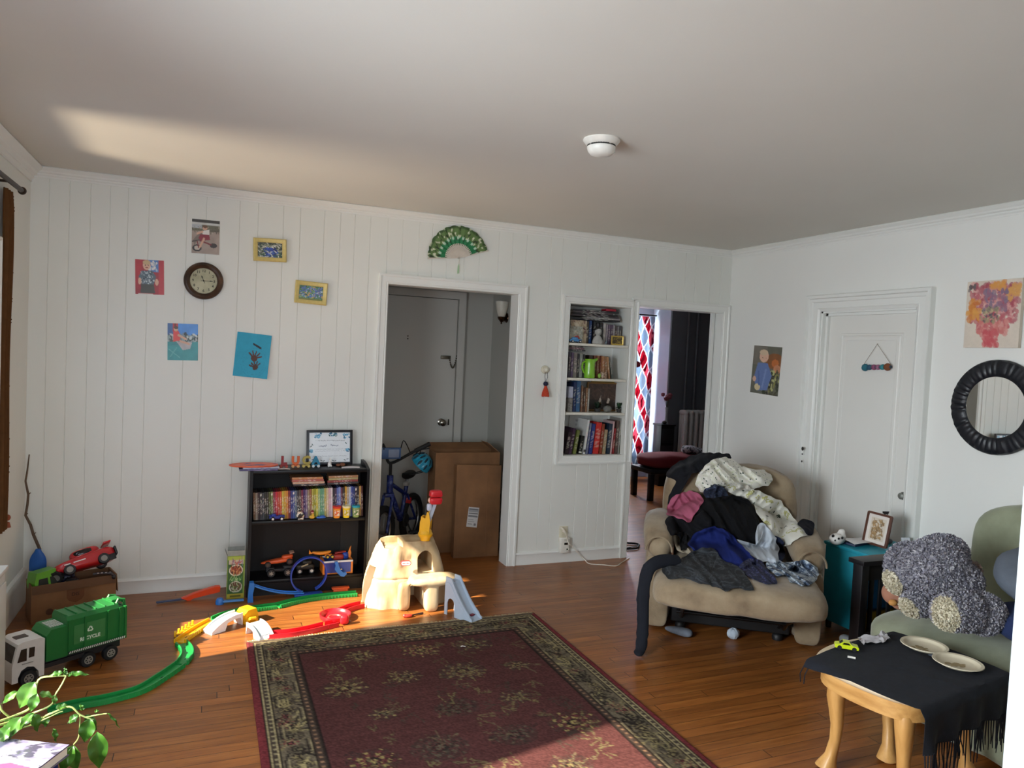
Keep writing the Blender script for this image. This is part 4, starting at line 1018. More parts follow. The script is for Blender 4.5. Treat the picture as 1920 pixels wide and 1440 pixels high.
for dx in (-.035, .038):
    for dy in (-.032, .032):
        mb = MB(); wheel(mb, (-3.335 + dx, -.13 + dy, ZB + .0185), .018, .014, hub=1); mb.build('wheel', [mDk, MAT('#d0cac0', .4)], t)
# orange and blue launcher box, heaped with pieces
t = thing('toy_launcher_box', 'orange and blue toy bin with white rim on the lower shelf', 'toy bin', loc=(-3.13, -.15, ZB))
x0, x1, y0, y1, zb, zt = -3.235, -3.045, -.205, -.08, ZB + .0, ZB + .085
mb = MB(); mb.box(x0 + .012, x1 - .012, y0, y0 + .004, zb + .008, zt - .012); mb.box(x0 + .012, x1 - .012, y1 - .004, y1, zb + .008, zt - .012); mb.box(x0 + .012, x1 - .012, y0, y1, zb + .004, zb + .008); mb.build('bin', MAT('#24479c', .35), t)
for xx, sl in ((x0, -.012), (x1 - .012, 0)):
    mb = MB(); mb.prism([(y0 - .004, zb), (y1, zb), (y1, zt), (y0 - .004, zt)], 0, .012, 0, frame((xx, 0, 0), (0, 1, 0), (0, 0, 1), (1, 0, 0))); mb.build('end_panel', MAT('#e07f2a', .35), t)
mb = MB(); mb.rbox(((x0 + x1) / 2, y0 - .002, zb + .004), (x1 - x0, .006, .008), .002); mb.build('base_strip', MAT('#e07f2a', .35), t)
mb = MB(); mb.rbox(((x0 + x1) / 2, y0 - .003, zt - .005), (x1 - x0, .010, .012), .003); mb.rbox(((x0 + x1) / 2, y1 - .003, zt - .005), (x1 - x0, .008, .012), .003); mb.build('rim', MAT('#dfe2ea', .35), t)
mb = MB(); mb.prism([(0, 0), (.012, 0), (.016, .03), (.010, .05), (.014, .075), (.004, .06), (-.004, .035)], 0, .01, 0, frame((x1 - .018, -.14, zt + .0005), (1, 0, 0), (0, 0, 1), (0, -1, 0))); mb.build('fin', MAT('#e07f2a', .4), t)
t = thing('toy_dragster', 'orange and yellow toy dragster on top of the toy bin', 'toy car', loc=(-3.27, -.14, zt))
mb = MB(); mb.soft((-3.235, -.14, zt + .036), (.12, .03, .022), 2.6, 7, fn=lambda u, q: V((q.x, q.y, q.z + .010 * u.x * u.x))); mb.prism([(0, 0), (.03, .006), (.012, .012), (.002, .03)], 0, .006, 0, frame((-3.315, -.14, zt + .035), (1, 0, 0), (0, 0, 1))); mb.soft((-3.19, -.14, zt + .018), (.05, .03, .022), 4, 5); mb.build('body', MAT('#e8902f', .35), t)
for dx in (-3.2, -3.17):
    mb = MB(); wheel(mb, (dx, -.165, zt + .016), .013, .010, hub=1); mb.build('wheel', [mDk, MAT('#d8b43c', .4)], t)
t = thing('toy_loader', 'red and blue toy vehicle piled in the toy bin', 'toy vehicle', loc=(-3.11, -.13, zt - .03))
mb = MB(); mb.soft((-3.13, -.135, zt + .006), (.075, .05, .036), 4, 6); mb.rbox((-3.115, -.13, zt + .034), (.07, .03, .006), .002, 0, tr(-3.115, -.13, zt + .034) @ roty(-.12) @ tr(3.115, .13, -zt - .034)); mb.build('body', MAT('#a8322a', .4), t)
mb = MB(); mb.soft((-3.082, -.135, zt + .012), (.04, .04, .046), 3, 6); mb.ell((-3.082, -.157, zt + .016), (.012, .004, .012)); mb.build('engine', MAT('#2348a8', .35), t)
# little blue robot arm piece leaning in front of the bin, orange ramp tongue
t = thing('toy_ramp_piece', 'zigzag light blue track connector leaning before the toy bin', 'toy', loc=(-3.14, -.245, .06))
mb = MB(); T = frame((-3.155, -.236, .165), (1, 0, 0), (0, 0, 1), (0, -1, 0))
mb.prism([(-.014, .02), (.006, .022), (.012, 0), (.02, -.02), (.03, -.038), (.044, -.052), (.062, -.05), (.066, -.062), (.05, -.078), (.028, -.074), (.006, -.052), (-.012, -.026), (-.006, -.004)], 0, .014, 0, T); mb.build('connector', MAT('#2f78cc', .35), t)
mb = MB(); mb.rbox((.030, -.028, .016), (.010, .007, .004), .001, 0, T); mb.build('clip', MAT('#d0b878', .4), t)
t = thing('toy_ramp_tongue', 'flat orange track tongue lying in front of the bookcase', 'toy', loc=(-3.12, -.27, .03))
mb = MB(); mb.soft((-3.13, -.275, .0255), (.11, .04, .012), 6, 5); mb.rbox((-3.13, -.275, .010), (.09, .034, .0195), .003); mb.build('tongue', mOr, t)
# ================================================================ toys on the floor
mGreen = MAT('#1f8f45', .35, 0, .1, 30); mRed = MAT('#c81f2a', .35, 0, .1, 30); mYel = MAT('#e8b21e', .35); mSky = MAT('#2f74c8', .35, 0, .1, 30); mNavyT = MAT('#2447a8', .35); mWhite = MAT('#dfe1e4', .4)
def sweep(mb, pts, prof, mi=0, k=5, zs=None):
    P = spline(pts, k) if k else [V(p) for p in pts]; rings = []
    for i, p in enumerate(P):
        t = P[min(i + 1, len(P) - 1)] - P[max(i - 1, 0)]; t.normalize(); s = t.cross(V((0, 0, 1))).normalized(); u = s.cross(t)
        rings.append([p + s * a + u * b for a, b in prof])
    mb.loft(rings, mi); return P
def channel(w, h, base=.007, rim=.006): return [(-w / 2, 0), (w / 2, 0), (w / 2, h), (w / 2 - rim, h), (w / 2 - rim, base), (-w / 2 + rim, base), (-w / 2 + rim, h), (-w / 2, h)]
def train_track(name, pts, mat, label, w=.058, h=.022, group='green toy road pieces on the floor', z=.0005, k=6, slots=True, teeth=True):
    t = thing(name, label, 'toy track', loc=(pts[0][0], pts[0][1], 0), group=group)
    mb = MB(); P = sweep(mb, [(a, b, z) for a, b in pts], channel(w, h), k=k)
    if teeth:
        d = 0
        for i in range(1, len(P)):
            seg = P[i] - P[i - 1]; n = max(1, int(seg.length / .014)); tt = seg.normalized(); s = tt.cross(V((0, 0, 1)))
            for j in range(n):
                c = P[i - 1] + seg * (j + .5) / n
                for sd in (-1, 1): mb.box(-.0025, .0025, -.002, .002, .001, h * .78, 0, frame(c + s * sd * (w / 2 + .0015), tt, s, (0, 0, 1)))
    mb.build('channel', mat, t)
    if slots:
        for i in range(4, len(P) - 3, 5):
            c = P[i]; tt = (P[i + 1] - P[i - 1]).normalized(); s = tt.cross(V((0, 0, 1)))
            mb = MB(); mb.box(-.010, .010, -.0035, .0035, .0066, .0074, 0, frame(c, tt, s, (0, 0, 1))); mb.build('slot', MAT('#0f3a1f' if mat is mGreen else '#7a4a10', .6), t)
    return t
train_track('toy_track', [(-4.50, -1.487), (-4.40, -1.452), (-4.297, -1.437), (-4.177, -1.385), (-4.095, -1.275), (-4.025, -1.16)], mGreen, 'long curved green toy track piece nearest the plant')
train_track('toy_track', [(-4.018, -1.145), (-3.998, -1.06), (-4.002, -.98), (-4.026, -.895)], mGreen, 'short green toy track piece where the road bends by the yellow crossing')
train_track('toy_track', [(-3.868, -.598), (-3.80, -.535), (-3.70, -.492), (-3.60, -.474), (-3.535, -.466)], mGreen, 'green toy track piece right after the yellow crossing')
train_track('toy_track', [(-3.525, -.464), (-3.44, -.42), (-3.366, -.392), (-3.27, -.372), (-3.15, -.366), (-3.045, -.366)], mGreen, 'green toy track piece running in front of the bookcase')
# yellow crossing piece
t = train_track('toy_crossing', [(-4.036, -.872), (-3.99, -.78), (-3.935, -.69), (-3.878, -.612)], mYel, 'yellow toy track crossing between two green pieces', group=None)
mb = MB()
for k in range(6):
    c = V((-4.03, -.80, 0)).lerp(V((-3.95, -.665, 0)), k / 5) + V((-.03, .018, 0)); mb.rbox((c.x, c.y, .018), (.012, .012, .034), .003)
mb.rbox((-4.015, -.715, .012), (.02, .15, .006), .002, 0, tr(-4.015, -.715, .012) @ rotz(-.55) @ tr(4.015, .715, -.012)); mb.build('fence', mYel, t)
# red road
train_track('toy_road', [(-3.605, -.912), (-3.50, -.915), (-3.40, -.893), (-3.305, -.855)], mRed, 'straight red toy road piece beside the rug fringe', w=.062, h=.026, group='red toy road pieces', slots=False, teeth=False)
t = thing('toy_roundabout', 'red round toy road basin with loop between straight red pieces', 'toy track', loc=(-3.24, -.76, 0), group='red toy road pieces')
mb = MB(); T = tr(-3.235, -.735, .0005)
mb.lathe([(0, 0), (.075, 0), (.085, .012), (.088, .032), (.083, .033), (.078, .018), (.066, .010), (0, .008)], 40, 0, T, cap=False); mb.build('basin', mRed, t)
mb = MB(); mb.lathe([(.03, .0085), (.034, .0145), (.04, .0145), (.044, .0085)], 30, 0, T, cap=False); mb.build('ring', MAT('#d94a44', .35), t)
mb = MB(); sweep(mb, [(-3.298, -.853, .0005), (-3.27, -.845, .0005), (-3.245, -.835, .0005)], channel(.062, .026)); mb.soft((-3.20, -.835, .03), (.05, .035, .055), 3, 6); mb.build('gate', mRed, t)
train_track('toy_road', [(-3.185, -.655), (-3.12, -.605), (-3.05, -.578)], mRed, 'red toy road piece leading up to the toy mountain', w=.058, h=.026, group='red toy road pieces', slots=False, teeth=False)
# white ramps
def white_ramp(name, M, L, W, Hh, label, mesh=False, steps=False):
    t = thing(name, label, 'toy ramp', M=M)
    n = 14
    def zf(u): return Hh * (1 - (1 - min(1, u * 1.15)) ** 2.2) if u < .87 else Hh * 1.0
    rings = []
    for i in range(n + 1):
        u = i / n; x = u * L; z = .004 + zf(u); b = max(0.0, z - .012) if .45 < u < .98 else 0
        rings.append([(x, -W / 2, b), (x, W / 2, b), (x, W / 2, z + .010), (x, W / 2 - .006, z + .010), (x, W / 2 - .006, z), (x, -W / 2 + .006, z), (x, -W / 2 + .006, z + .010), (x, -W / 2, z + .010)])
    mb = MB(); mb.loft(rings, 0, M); mb.build('slope', mWhite, t)
    mb = MB(); mb.grid(10, 6, lambda u, v: (L * (.12 + .7 * u), (v - .5) * (W - .02), .0052 + zf(.12 + .7 * u) + .0006), 0, M, cols=lambda q: lin('#aebfc9') if mesh and (int(q[0] * 220) + int(q[1] * 220)) % 2 else lin('#bfd0d6')); mb.build('road_surface', PAINT(.4), t)
    return t
white_ramp('toy_ramp', frame((-3.905, -.775, .0005), (.80, .55, 0), (-.55, .80, 0), (0, 0, 1)), .19, .075, .055, 'white toy ramp with grey mesh joined to a yellow block', mesh=True)
t = thing('toy_bridge_block', 'bright yellow toy bridge block behind the white mesh ramp', 'toy block', loc=(-3.71, -.62, 0))
mb = MB(); T = frame((-3.735, -.665, .0005), (.80, .55, 0), (-.55, .80, 0), (0, 0, 1))
mb.prism([(0, 0), (.085, 0), (.085, .035), (.07, .075), (.018, .075), (0, .06)], 0, .078, 0, T @ tr(0, .04, 0) @ rotx(PI / 2)); mb.build('block', mYel, t)
mb = MB(); mb.tube([T @ V(q) for q in ((.01, -.04, .02), (.02, -.055, .032), (.045, -.06, .03), (.06, -.055, .012))], .010, 8); mb.build('hook', mYel, t)
white_ramp('toy_ramp', frame((-3.618, -.935, .0005), (-.45, .89, 0), (-.89, -.45, 0), (0, 0, 1)), .135, .085, .05, 'white toy ramp at the end of the red road, by the rug corner')

# ---- stunt track: launcher, stands, loop
t = thing('toy_car_launcher', 'orange toy car launcher on a thin blue strip, left of the carton', 'toy', loc=(-3.95, -.19, 0))
mb = MB(); T = frame((-4.05, -.21, .005), (.985, .17, 0), (-.17, .985, 0), (0, 0, 1))
mb.prism([(0, .012), (.03, .020), (.07, .034), (.13, .048), (.19, .060), (.215, .058), (.212, .024), (.16, .018), (.06, .004), (.05, -.004), (.03, -.004), (.02, .004)], -.016, .016, 0, T @ rotx(PI / 2)); mb.build('launcher_body', MAT('#e8481c', .35), t)
mb = MB(); mb.rbox((-.06, 0, .006), (.15, .018, .010), .003, 0, T); mb.build('strip', MAT('#2c3a5c', .4), t)
t = thing('toy_track_stand', 'small round-footed blue track stand and strip before the carton', 'toy', loc=(-3.84, -.315, 0))
mb = MB(); mb.lathe([(0, 0), (.024, 0), (.024, .018), (.016, .034), (0, .036)], 20, 0, tr(-3.84, -.32, .0005)); mb.build('foot', mSky, t)
mb = MB(); mb.rbox((-3.765, -.327, .016), (.115, .03, .009), .003); mb.build('strip', MAT('#4a8ad0', .35), t)
t = thing('toy_loop_track', 'blue stunt track with tall loop in front of the bookcase', 'toy track', loc=(-3.4, -.3, 0))
mb = MB(); mb.prism([(-.014, 0), (.018, 0), (.014, .05), (.022, .09), (.018, .118), (-.006, .118), (-.012, .06)], -.022, .022, 0, tr(-3.672, -.322, .0005) @ rotx(PI / 2)); mb.build('tower', mSky, t)
mb = MB(); sweep(mb, [(-3.652, -.322, .095), (-3.60, -.318, .07), (-3.52, -.31, .042), (-3.44, -.305, .026), (-3.36, -.302, .02)], [(-.021, 0), (.021, 0), (.021, .008), (.018, .008), (.018, .003), (-.018, .003), (-.018, .008), (-.021, .008)]); mb.build('slope_track', MAT('#3f83d8', .35), t)
mb = MB(); mb.rbox((-3.33, -.302, .009), (.17, .06, .017), .004); mb.build('loop_base', mNavyT, t)
mb = MB(); rings = []
for i in range(49):
    a = -PI / 2 + .42 + (2 * PI - .84) * i / 48; r = .112; yy = -.302 + .016 * math.cos(i / 48 * PI); c = V((-3.332, yy, .134)); d = V((math.cos(a), 0, math.sin(a)))
    rings.append([c + d * (r + .0) + V((0, -.0165, 0)), c + d * r + V((0, .0165, 0)), c + d * (r - .008) + V((0, .0165, 0)), c + d * (r - .008) + V((0, .014, 0)), c + d * (r - .003) + V((0, .014, 0)), c + d * (r - .003) + V((0, -.014, 0)), c + d * (r - .008) + V((0, -.014, 0)), c + d * (r - .008) + V((0, -.0165, 0))])
mb.loft(rings); mb.build('loop', mNavyT, t)

# ---- snack carton
t = thing('snack_carton', 'tall green snack carton with opened top, leaning beside the bookcase', 'carton', loc=(-3.75, -.22, 0))
T = tr(-3.803, -.25, .001)
w, d, h = .10, .05, .262
mb = MB(); p = Pix(40, 90, '#7d9a3e')
p.rect(.06, .1, .9, .88, '#2e5a2a').rect(.06, .02, .94, .10, '#a8b84a').rect(.1, .1, .9, .2, '#c4b8a4').speck(18, ['#b04a4a', '#7a5a8a', '#8a9ab0'], .1, .015, .15, .11, .85, .2, seed=3)
p.ell(.5, .34, .38, .13, '#d9d4c4').ell(.5, .34, .32, .105, '#6a2f24').speck(50, ['#8f3a2a', '#b0583a', '#4a2018', '#c08a5a'], .07, .02, .24, .26, .76, .42, seed=4)
p.speck(30, ['#4a8a4a', '#a8c888'], .08, .015, .2, .49, .85, .58, seed=6)
p.ell(.5, .72, .36, .13, '#c9c4b0').ell(.5, .72, .30, .105, '#3a2a20').speck(50, ['#4a5a2a', '#a8a890', '#6a3a2a', '#8a9a5a'], .07, .02, .24, .64, .76, .8, seed=5).rect(.04, .88, .96, .99, '#a89a30').rect(.2, .91, .8, .96, '#5a5a1a')
p.add(mb, w, h, T, lambda u, v: -.0006); mb.box(0, w, 0, .0012, 0, h, 0, T, lin('#8f9a6a')); mb.box(0, .0012, 0, d, 0, h, 0, T, lin('#a4a878')); mb.box(w - .0012, w, 0, d, 0, h, 0, T, lin('#7d9a3e')); mb.box(0, w, d - .0012, d, 0, h, 0, T, lin('#7d9a3e')); mb.box(0, w, 0, d, 0, .002, 0, T, lin('#7d9a3e')); mb.build('carton_body', PAINT(.4), t)
mb = MB(); mb.box(0, w, -.0012, 0, 0, .030, 0, T @ tr(0, 0, h) @ rotx(-.35)); mb.box(.002, w - .002, 0, .0012, 0, .045, 0, T @ tr(0, d, h) @ rotx(.12)); mb.box(-.001, 0, .002, d - .002, 0, .04, 0, T @ tr(0, 0, h) @ roty(-.35)); mb.build('flap', MAT('#8f9088', .7, 0, .25, 40), t)

# ---- toy mountain playset
t = thing('toy_mountain', 'beige plastic toy mountain playset with yellow crane and grey slide', 'playset', loc=(-2.78, -.52, 0))
mRock = MIXMAT([(.3, '#a98c66'), (.5, '#c6ae88'), (.75, '#d6c4a4')], 9, .5, 4, .35, 30, stretch=(1, 1, .4))
def rockm():
    mb = MB(); N_, K = 84, 44; rings = []
    for k in range(K + 1):
        v = k / K; z = .0005 + .375 * v
        rx = .262 - .03 * v - .085 * v ** 3.2; ry = .165 - .02 * v - .05 * v ** 3
        cx, cy = -2.775 + .0 * v, -.505 + .01 * v
        ring = []
        for j in range(N_):
            a = 2 * PI * j / N_; ca, sa = math.cos(a), math.sin(a); q = 3.2
            r = 1 / (abs(ca) ** q + abs(sa) ** q) ** (1 / q)
            x, y = cx + rx * r * ca, cy + ry * r * sa
            n_ = noise.noise(V((x * 10, y * 10, z * 3.0))) * .026 + noise.noise(V((x * 24, y * 24, z * 7))) * .012 + .005 * abs(noise.noise(V((x * 50, y * 50, z * 14)))) - (.005 if abs(z - .172) < .005 else 0)
            zz = z + (.018 * math.sin(a * 2 + 1) * v ** 4)
            ring.append((x + n_ * ca, y + n_ * sa, zz))
        rings.append(ring)
    inner = [[(-2.775 + (x + 2.775) * s, -.495 + (y + .495) * s, z0 if z0 is not None else z) for x, y, z in rings[-1]] for s, z0 in ((.90, .379), (.6, .380), (0.3, .380))]
    mb.loft(rings + inner)
    return mb
def boolcut(mb, cut):
    me = bpy.data.meshes.new('a'); me.from_pydata([tuple(q) for q in mb.v], [], mb.f); a = bpy.data.objects.new('a', me); COL.objects.link(a)
    m2 = bpy.data.meshes.new('b'); m2.from_pydata([tuple(q) for q in cut.v], [], cut.f); b = bpy.data.objects.new('b', m2); COL.objects.link(b)
    q = a.modifiers.new('c', 'BOOLEAN'); q.operation = 'DIFFERENCE'; q.object = b; q.solver = 'EXACT'; q.use_self = True
    bpy.context.view_layer.update(); out = bpy.data.meshes.new_from_object(a.evaluated_get(bpy.context.evaluated_depsgraph_get()))
    for o in (a, b): bpy.data.objects.remove(o)
    return out
cut = MB()
def archp(x0, x1, z0, z1, n=8):
    r = (x1 - x0) / 2; return [(x0, z0), (x1, z0)] + [((x0 + x1) / 2 + r * math.cos(PI * i / n), z1 - r + r * math.sin(PI * i / n)) for i in range(n + 1)]
F_ = lambda y: frame((0, y, 0), (1, 0, 0), (0, 0, 1), (0, -1, 0))
cut.prism(archp(-2.735, -2.635, .20, .325), -.25, .20, 0, F_(-.55))          # arched door
cut.prism([(-.585, -.01), (-.505, -.01), (-.51, .235), (-.58, .235)], -3.2, -2.86, 0, frame((0, 0, 0), (0, 1, 0), (0, 0, 1), (1, 0, 0)))   # tall slot on the left
cut.prism(archp(-2.80, -2.70, -.01, .14), .0, .25, 0, F_(-.45)); cut.box(-2.93, -2.82, -.60, -.45, .345, .45)                 # tunnel under the ledge
b = MB(); b.mesh(boolcut(rockm(), cut)); body = b.build('mountain_body', mRock, t, smooth=50)
# oval logo plate
P0 = WY(761, 1056, -.668); M = frame(P0, (1, -.12, 0), (0, .12, 1))
sg = MB(); sg.prism(rrect(.062, .030, .0149, 8), -.008, .004, 0, M); pl = sg.build('logo_plate', MAT('#b8343a', .4), body)
sg = MB(); sg.prism(rrect(.054, .022, .0109, 8), .0041, .0055, 0, M); sg.build('logo_field', MAT('#e9dfd8', .4), pl) if False else None
mb = MB(); mb.prism(rrect(.054, .022, .0109, 8), .0035, .0050, 0, M); mb.build('logo_field', MAT('#e9dfd8', .4), body)
mb = MB(); mb.text('little tikes', .011, .0008, M @ tr(0, 0, .0054)); mb.build('logo_lettering', MAT('#b8343a', .5), body)
# ledge with pillar
mb = MB(); mb.soft((-2.655, -.715, .178), (.30, .15, .05), 4, 8, fn=lambda u, q: V((q.x, q.y, q.z + .006 * noise.noise(u * 3)))); mb.soft((-2.675, -.745, .09), (.085, .075, .185), 5, 7); mb.soft((-2.83, -.70, .085), (.075, .06, .17), 4, 7)
b = MB(); b.mesh(sculpt(mb, .008, 4)); b.build('ledge', mRock, t, smooth=60)
# grey-blue slide
mSl = MAT('#a9b6c6', .4, 0, .06)
S0, S1 = V((-2.575, -.80, .198)), V((-2.472, -1.0, .012)); fw = (S1 - S0); fh = V((fw.x, fw.y, 0)).normalized(); sd = fh.cross(V((0, 0, 1)))
def sz(u): return .198 - .01 * u if u < .2 else .196 - .186 * (1 - (1 - (u - .2) / .8) ** 1.5)
rings = []
for i in range(17):
    u = i / 16; c = V((S0.x, S0.y, 0)) + V((fw.x, fw.y, 0)) * u; z = sz(u); wd = .040 + .004 * u; hh = .026 if u < .9 else .014
    rings.append([c + sd * a + V((0, 0, b)) for a, b in ((-wd, max(.001, z - .012)), (wd, max(.001, z - .012)), (wd, z + hh), (wd - .007, z + hh), (wd - .007, z), (-wd + .007, z), (-wd + .007, z + hh), (-wd, z + hh))])
mb = MB(); mb.loft(rings); mb.build('slide', mSl, t)
for s_ in (-1, 1):
    M = frame(V((S0.x, S0.y, 0)) + sd * (s_ * .0405), fh, (0, 0, 1), None); L = V((fw.x, fw.y, 0)).length
    top = [(L * i / 12, sz(i / 12) - .006) for i in range(12, -1, -1)]
    mb = MB(); mb.prism([(0, .001), (.022, .001), (.022, .075), (.032, .098), (.052, .105), (.072, .095), (.082, .07), (.084, .001), (L, .001)] + top, -.003, .003, 0, M); mb.build('slide_side', mSl, t)
mb = MB(); c = V((S0.x, S0.y, 0)) + V((fw.x, fw.y, 0)) * .82; mb.rbox((0, 0, sz(.82) + .004), (.02, .03, .008), .002, 0, frame(c, fh, sd, (0, 0, 1))); mb.build('slide_sticker', MAT('#7a2430', .4), t)
# crane
c0 = WY(797, 1012, -.575); cz = .386
mb = MB(); T = tr(c0.x, -.575, cz - .004)
mb.lathe([(0, 0), (.030, 0), (.034, .018), (.044, .028), (.046, .042), (.040, .050), (.038, .062), (.030, .07), (0, .07)], 26, 0, T)
for s_ in (-1, 1): mb.prism([(-.032, .05), (.028, .05), (.034, .12), (.022, .178), (.012, .182), (.002, .14), (-.02, .15), (-.030, .12)], s_ * .026 - .005, s_ * .026 + .005, 0, T @ rotz(-.5) @ rotx(PI / 2))
mb.prism([(-.03, .05), (-.018, .05), (-.014, .15), (-.026, .15)], -.024, .024, 0, T @ rotz(-.5) @ rotx(PI / 2))
cr = mb.build('crane_base', MAT('#e3a81c', .35), t)
p1 = WY(801, 985, -.58); p2 = WY(815, 945, -.59)
mb = MB(); mb.tube([p1, p1.lerp(p2, .5), p2], .014, 4); mb.build('crane_arm', MAT('#b5bccb', .35), cr)
mb = MB(); q = WY(805, 951, -.59); mb.soft(q, (.03, .03, .045), 4, 5); mb.build('arm_joint', MAT('#c2c8d8', .35), cr)
q = WY(817, 932, -.60)
for dz, s_ in ((-.0225, 1), (.0225, 1)):
    mb = MB(); mb.soft((q.x, q.y, q.z + dz), (.078, .055, .042), 5, 6, fn=lambda u, v: V((v.x * (1 - .1 * u.z * (1 if dz > 0 else -1)), v.y, v.z))); mb.build('claw', MAT('#c8242c', .35), cr)
mb = MB(); mb.ell(WY(806, 938, -.60), (.012, .012, .016)); mb.build('operator_figure', MAT('#d9a890', .5), cr)

# small red claw toy lying near the rug fringe, brown oval solid in place of a shadow by the road
t = thing('toy_wrench', 'small red and black toy lying on the floor before the mountain', 'toy', loc=(-2.78, -.82, 0))
c = WZ(765, 1155, .008); c2 = WZ(793, 1150, .006)
mb = MB(); mb.soft((c.x, c.y, .010), (.05, .028, .018), 3, 6); mb.ell((c.x - .02, c.y, .012), (.012, .012, .011)); mb.build('head', MAT('#c23a2c', .4), t)
mb = MB(); mb.tube([(c.x + .02, c.y, .009), (c.x + .045, c.y + .012, .009), (c2.x, c2.y, .008)], [.006, .004, .007], 8); mb.build('handle', MAT('#2a1a18', .5), t)
c = WZ(649, 1166, .012)
mb = MB(); mb.soft((c.x, c.y, .0125), (.05, .03, .024), 2.4, 7); mb.build('shadow_oval', MAT('#4a2e1a', .5), None, 'dark brown oval standing in for a shadow beside the red round basin', 'toy')

# ---- recycling truck
TX = V((.834, .552, 0)); TYv = V((-.552, .834, 0)); TM = frame((-4.682, -1.228, .0005), TX, TYv, (0, 0, 1))
t = thing('toy_garbage_truck', 'green and white toy recycling truck on the floor by the cardboard box', 'toy truck', M=TM)
mTG = MAT('#1d6b30', .4, 0, .08); mTW = MAT('#d6d0c8', .4); mTB = MAT('#17171a', .5); WD = .145
mb = MB(); mb.M = TM; prof = [(0.0, .03), (.012, .03), (.024, .03), (.024, .05), (.036, .078), (.06, .09), (.086, .082), (.104, .058), (.108, .03), (.128, .03), (.128, .195), (.11, .203), (.04, .203), (.022, .196), (.002, .115), (0, .10)]
mb.prism([(a, b) for a, b in prof], -WD, 0, 0, rotx(PI / 2)); cab = mb.build('cab', mTW, t, smooth=25)
for nm, pts in (('side_window', [(.020, .118), (.056, .118), (.056, .172), (.034, .172)]), ('side_window', [(.064, .128), (.086, .128), (.088, .170), (.066, .172)])):
    for y in (-.0008, WD + .0008):
        mb = MB(); mb.M = TM; mb.prism(pts, -.001, .001, 0, tr(0, y, 0) @ rotx(PI / 2)); mb.build(nm, MAT('#3a2c26', .15), cab)
mb = MB(); mb.M = TM; mb.add([(.0035, .012, .118), (.0035, WD - .012, .118), (.0185, WD - .016, .182), (.0185, .016, .182), (.0025, .012, .118), (.0025, WD - .012, .118), (.0175, WD - .016, .183), (.0175, .016, .183)], [(0, 1, 2, 3), (7, 6, 5, 4), (0, 4, 5, 1), (1, 5, 6, 2), (2, 6, 7, 3), (3, 7, 4, 0)]); mb.build('windscreen', MAT('#33281f', .15), cab)
mb = MB(); mb.M = TM; mb.rbox((.06, WD * .5, .204), (.05, .04, .004), .001); mb.build('roof_hatch', MAT('#4a3d36', .5), cab)
mb = MB(); mb.M = TM; mb.rbox((.06, -.001, .106), (.045, .003, .004), .001); mb.build('door_trim', MAT('#8f8880', .4), cab)
mb = MB(); mb.M = TM
B0, B1, HB = .135, .485, .255
mb.box(B0 + .085, B1, 0, WD, .088, HB - .01)
mb.prism([(0, HB - .0101), (WD, HB - .0101), (WD - .012, HB + .008), (.012, HB + .008)], B0 + .085, B1 - .03, 0, frame((0, 0, 0), (0, 1, 0), (0, 0, 1), (1, 0, 0)))
for k in range(7):
    x = B0 + .09 + k * .043; mb.rbox((x, WD / 2, HB + .0095), (.006, WD - .03, .008), .002)
for x in (B0 + .09, B0 + .16, B1 - .085, B1 - .03, B1 - .004): mb.box(x, x + .010, -.005, WD + .005, .09, HB - .008)
mb.build('hopper', mTG, t)
mb = MB(); mb.M = TM; mb.prism([(B0, .085), (B0 + .086, .085), (B0 + .086, .225), (B0 + .02, .225), (B0, .20)], -WD, 0, 0, rotx(PI / 2)); mb.build('front_bin', mTG, t, smooth=20)
mb = MB(); mb.M = TM
for i in range(6):
    for j in range(3): mb.box(B0 + .028 + i * .0095, B0 + .0345 + i * .0095, .03 + j * .03, .054 + j * .03, .2251, .2285)
mb.build('grille', MAT('#b9bcae', .5), t)
mb = MB(); mb.M = TM
for y in (.03, WD - .03): mb.tube([(B1 - .03, y, HB), (B1 - .02, y, HB + .022), (B1 + .006, y, HB + .016), (B1 + .012, y, HB - .02)], .008, 8)
mb.rbox((B1 - .02, WD / 2, HB + .014), (.05, .06, .014), .004); mb.rbox((B1 + .006, WD / 2, .17), (.012, WD - .02, .14), .004); mb.build('rear_lifter', mTG, t)
mb = MB(); mb.M = TM; mb.box(.03, .47, .015, WD - .015, .052, .0875); mb.box(.13, .30, .005, WD - .005, .055, .075); mb.build('chassis', mTB, t)
mb = MB(); mb.M = TM; mb.box(B0 + .09, B1 - .002, -.0062, -.0052, .092, .104); n = 26
st = mb.build('hazard_strip', MAT('#1c2a1e', .5), t)
mb = MB(); mb.M = TM
for i in range(n):
    x = B0 + .093 + i * .0099; mb.prism([(x, .093), (x + .005, .093), (x + .009, .103), (x + .004, .103)], .0062, .0068, 0, rotx(PI / 2))
mb.build('hazard_stripes', MAT('#d9dccf', .5), t)
mb = MB(); mb.M = TM; mb.box(B0 + .115, B1 - .095, -.0012, -.0002, .128, .215); mb.build('label_panel', MAT('#3a7a40', .5), t)
LM = TM @ tr(B0 + .187, -.0016, 0) @ rotx(PI / 2)
mb = MB(); mb.text('RECYCLE', .022, .0008, LM @ tr(0, .143, 0), bold=.0008); mb.build('lettering', MAT('#d9e2d0', .5), t)
mb = MB()
for k in range(3):
    R_ = LM @ tr(0, .182, 0) @ Matrix.Rotation(k * 2 * PI / 3, 4, 'Z')
    mb.prism([(-.0075, .0062), (-.0035, .0135), (.0035, .0135), (.0066, .0085), (.0090, .0100), (.0074, .0015), (-.0002, .0046), (.0025, .006), (.0005, .0093), (-.0009, .0093), (-.0035, .0045)], -.0004, .0004, 0, R_)
mb.build('recycling_symbol', MAT('#d9e2d0', .5), t)
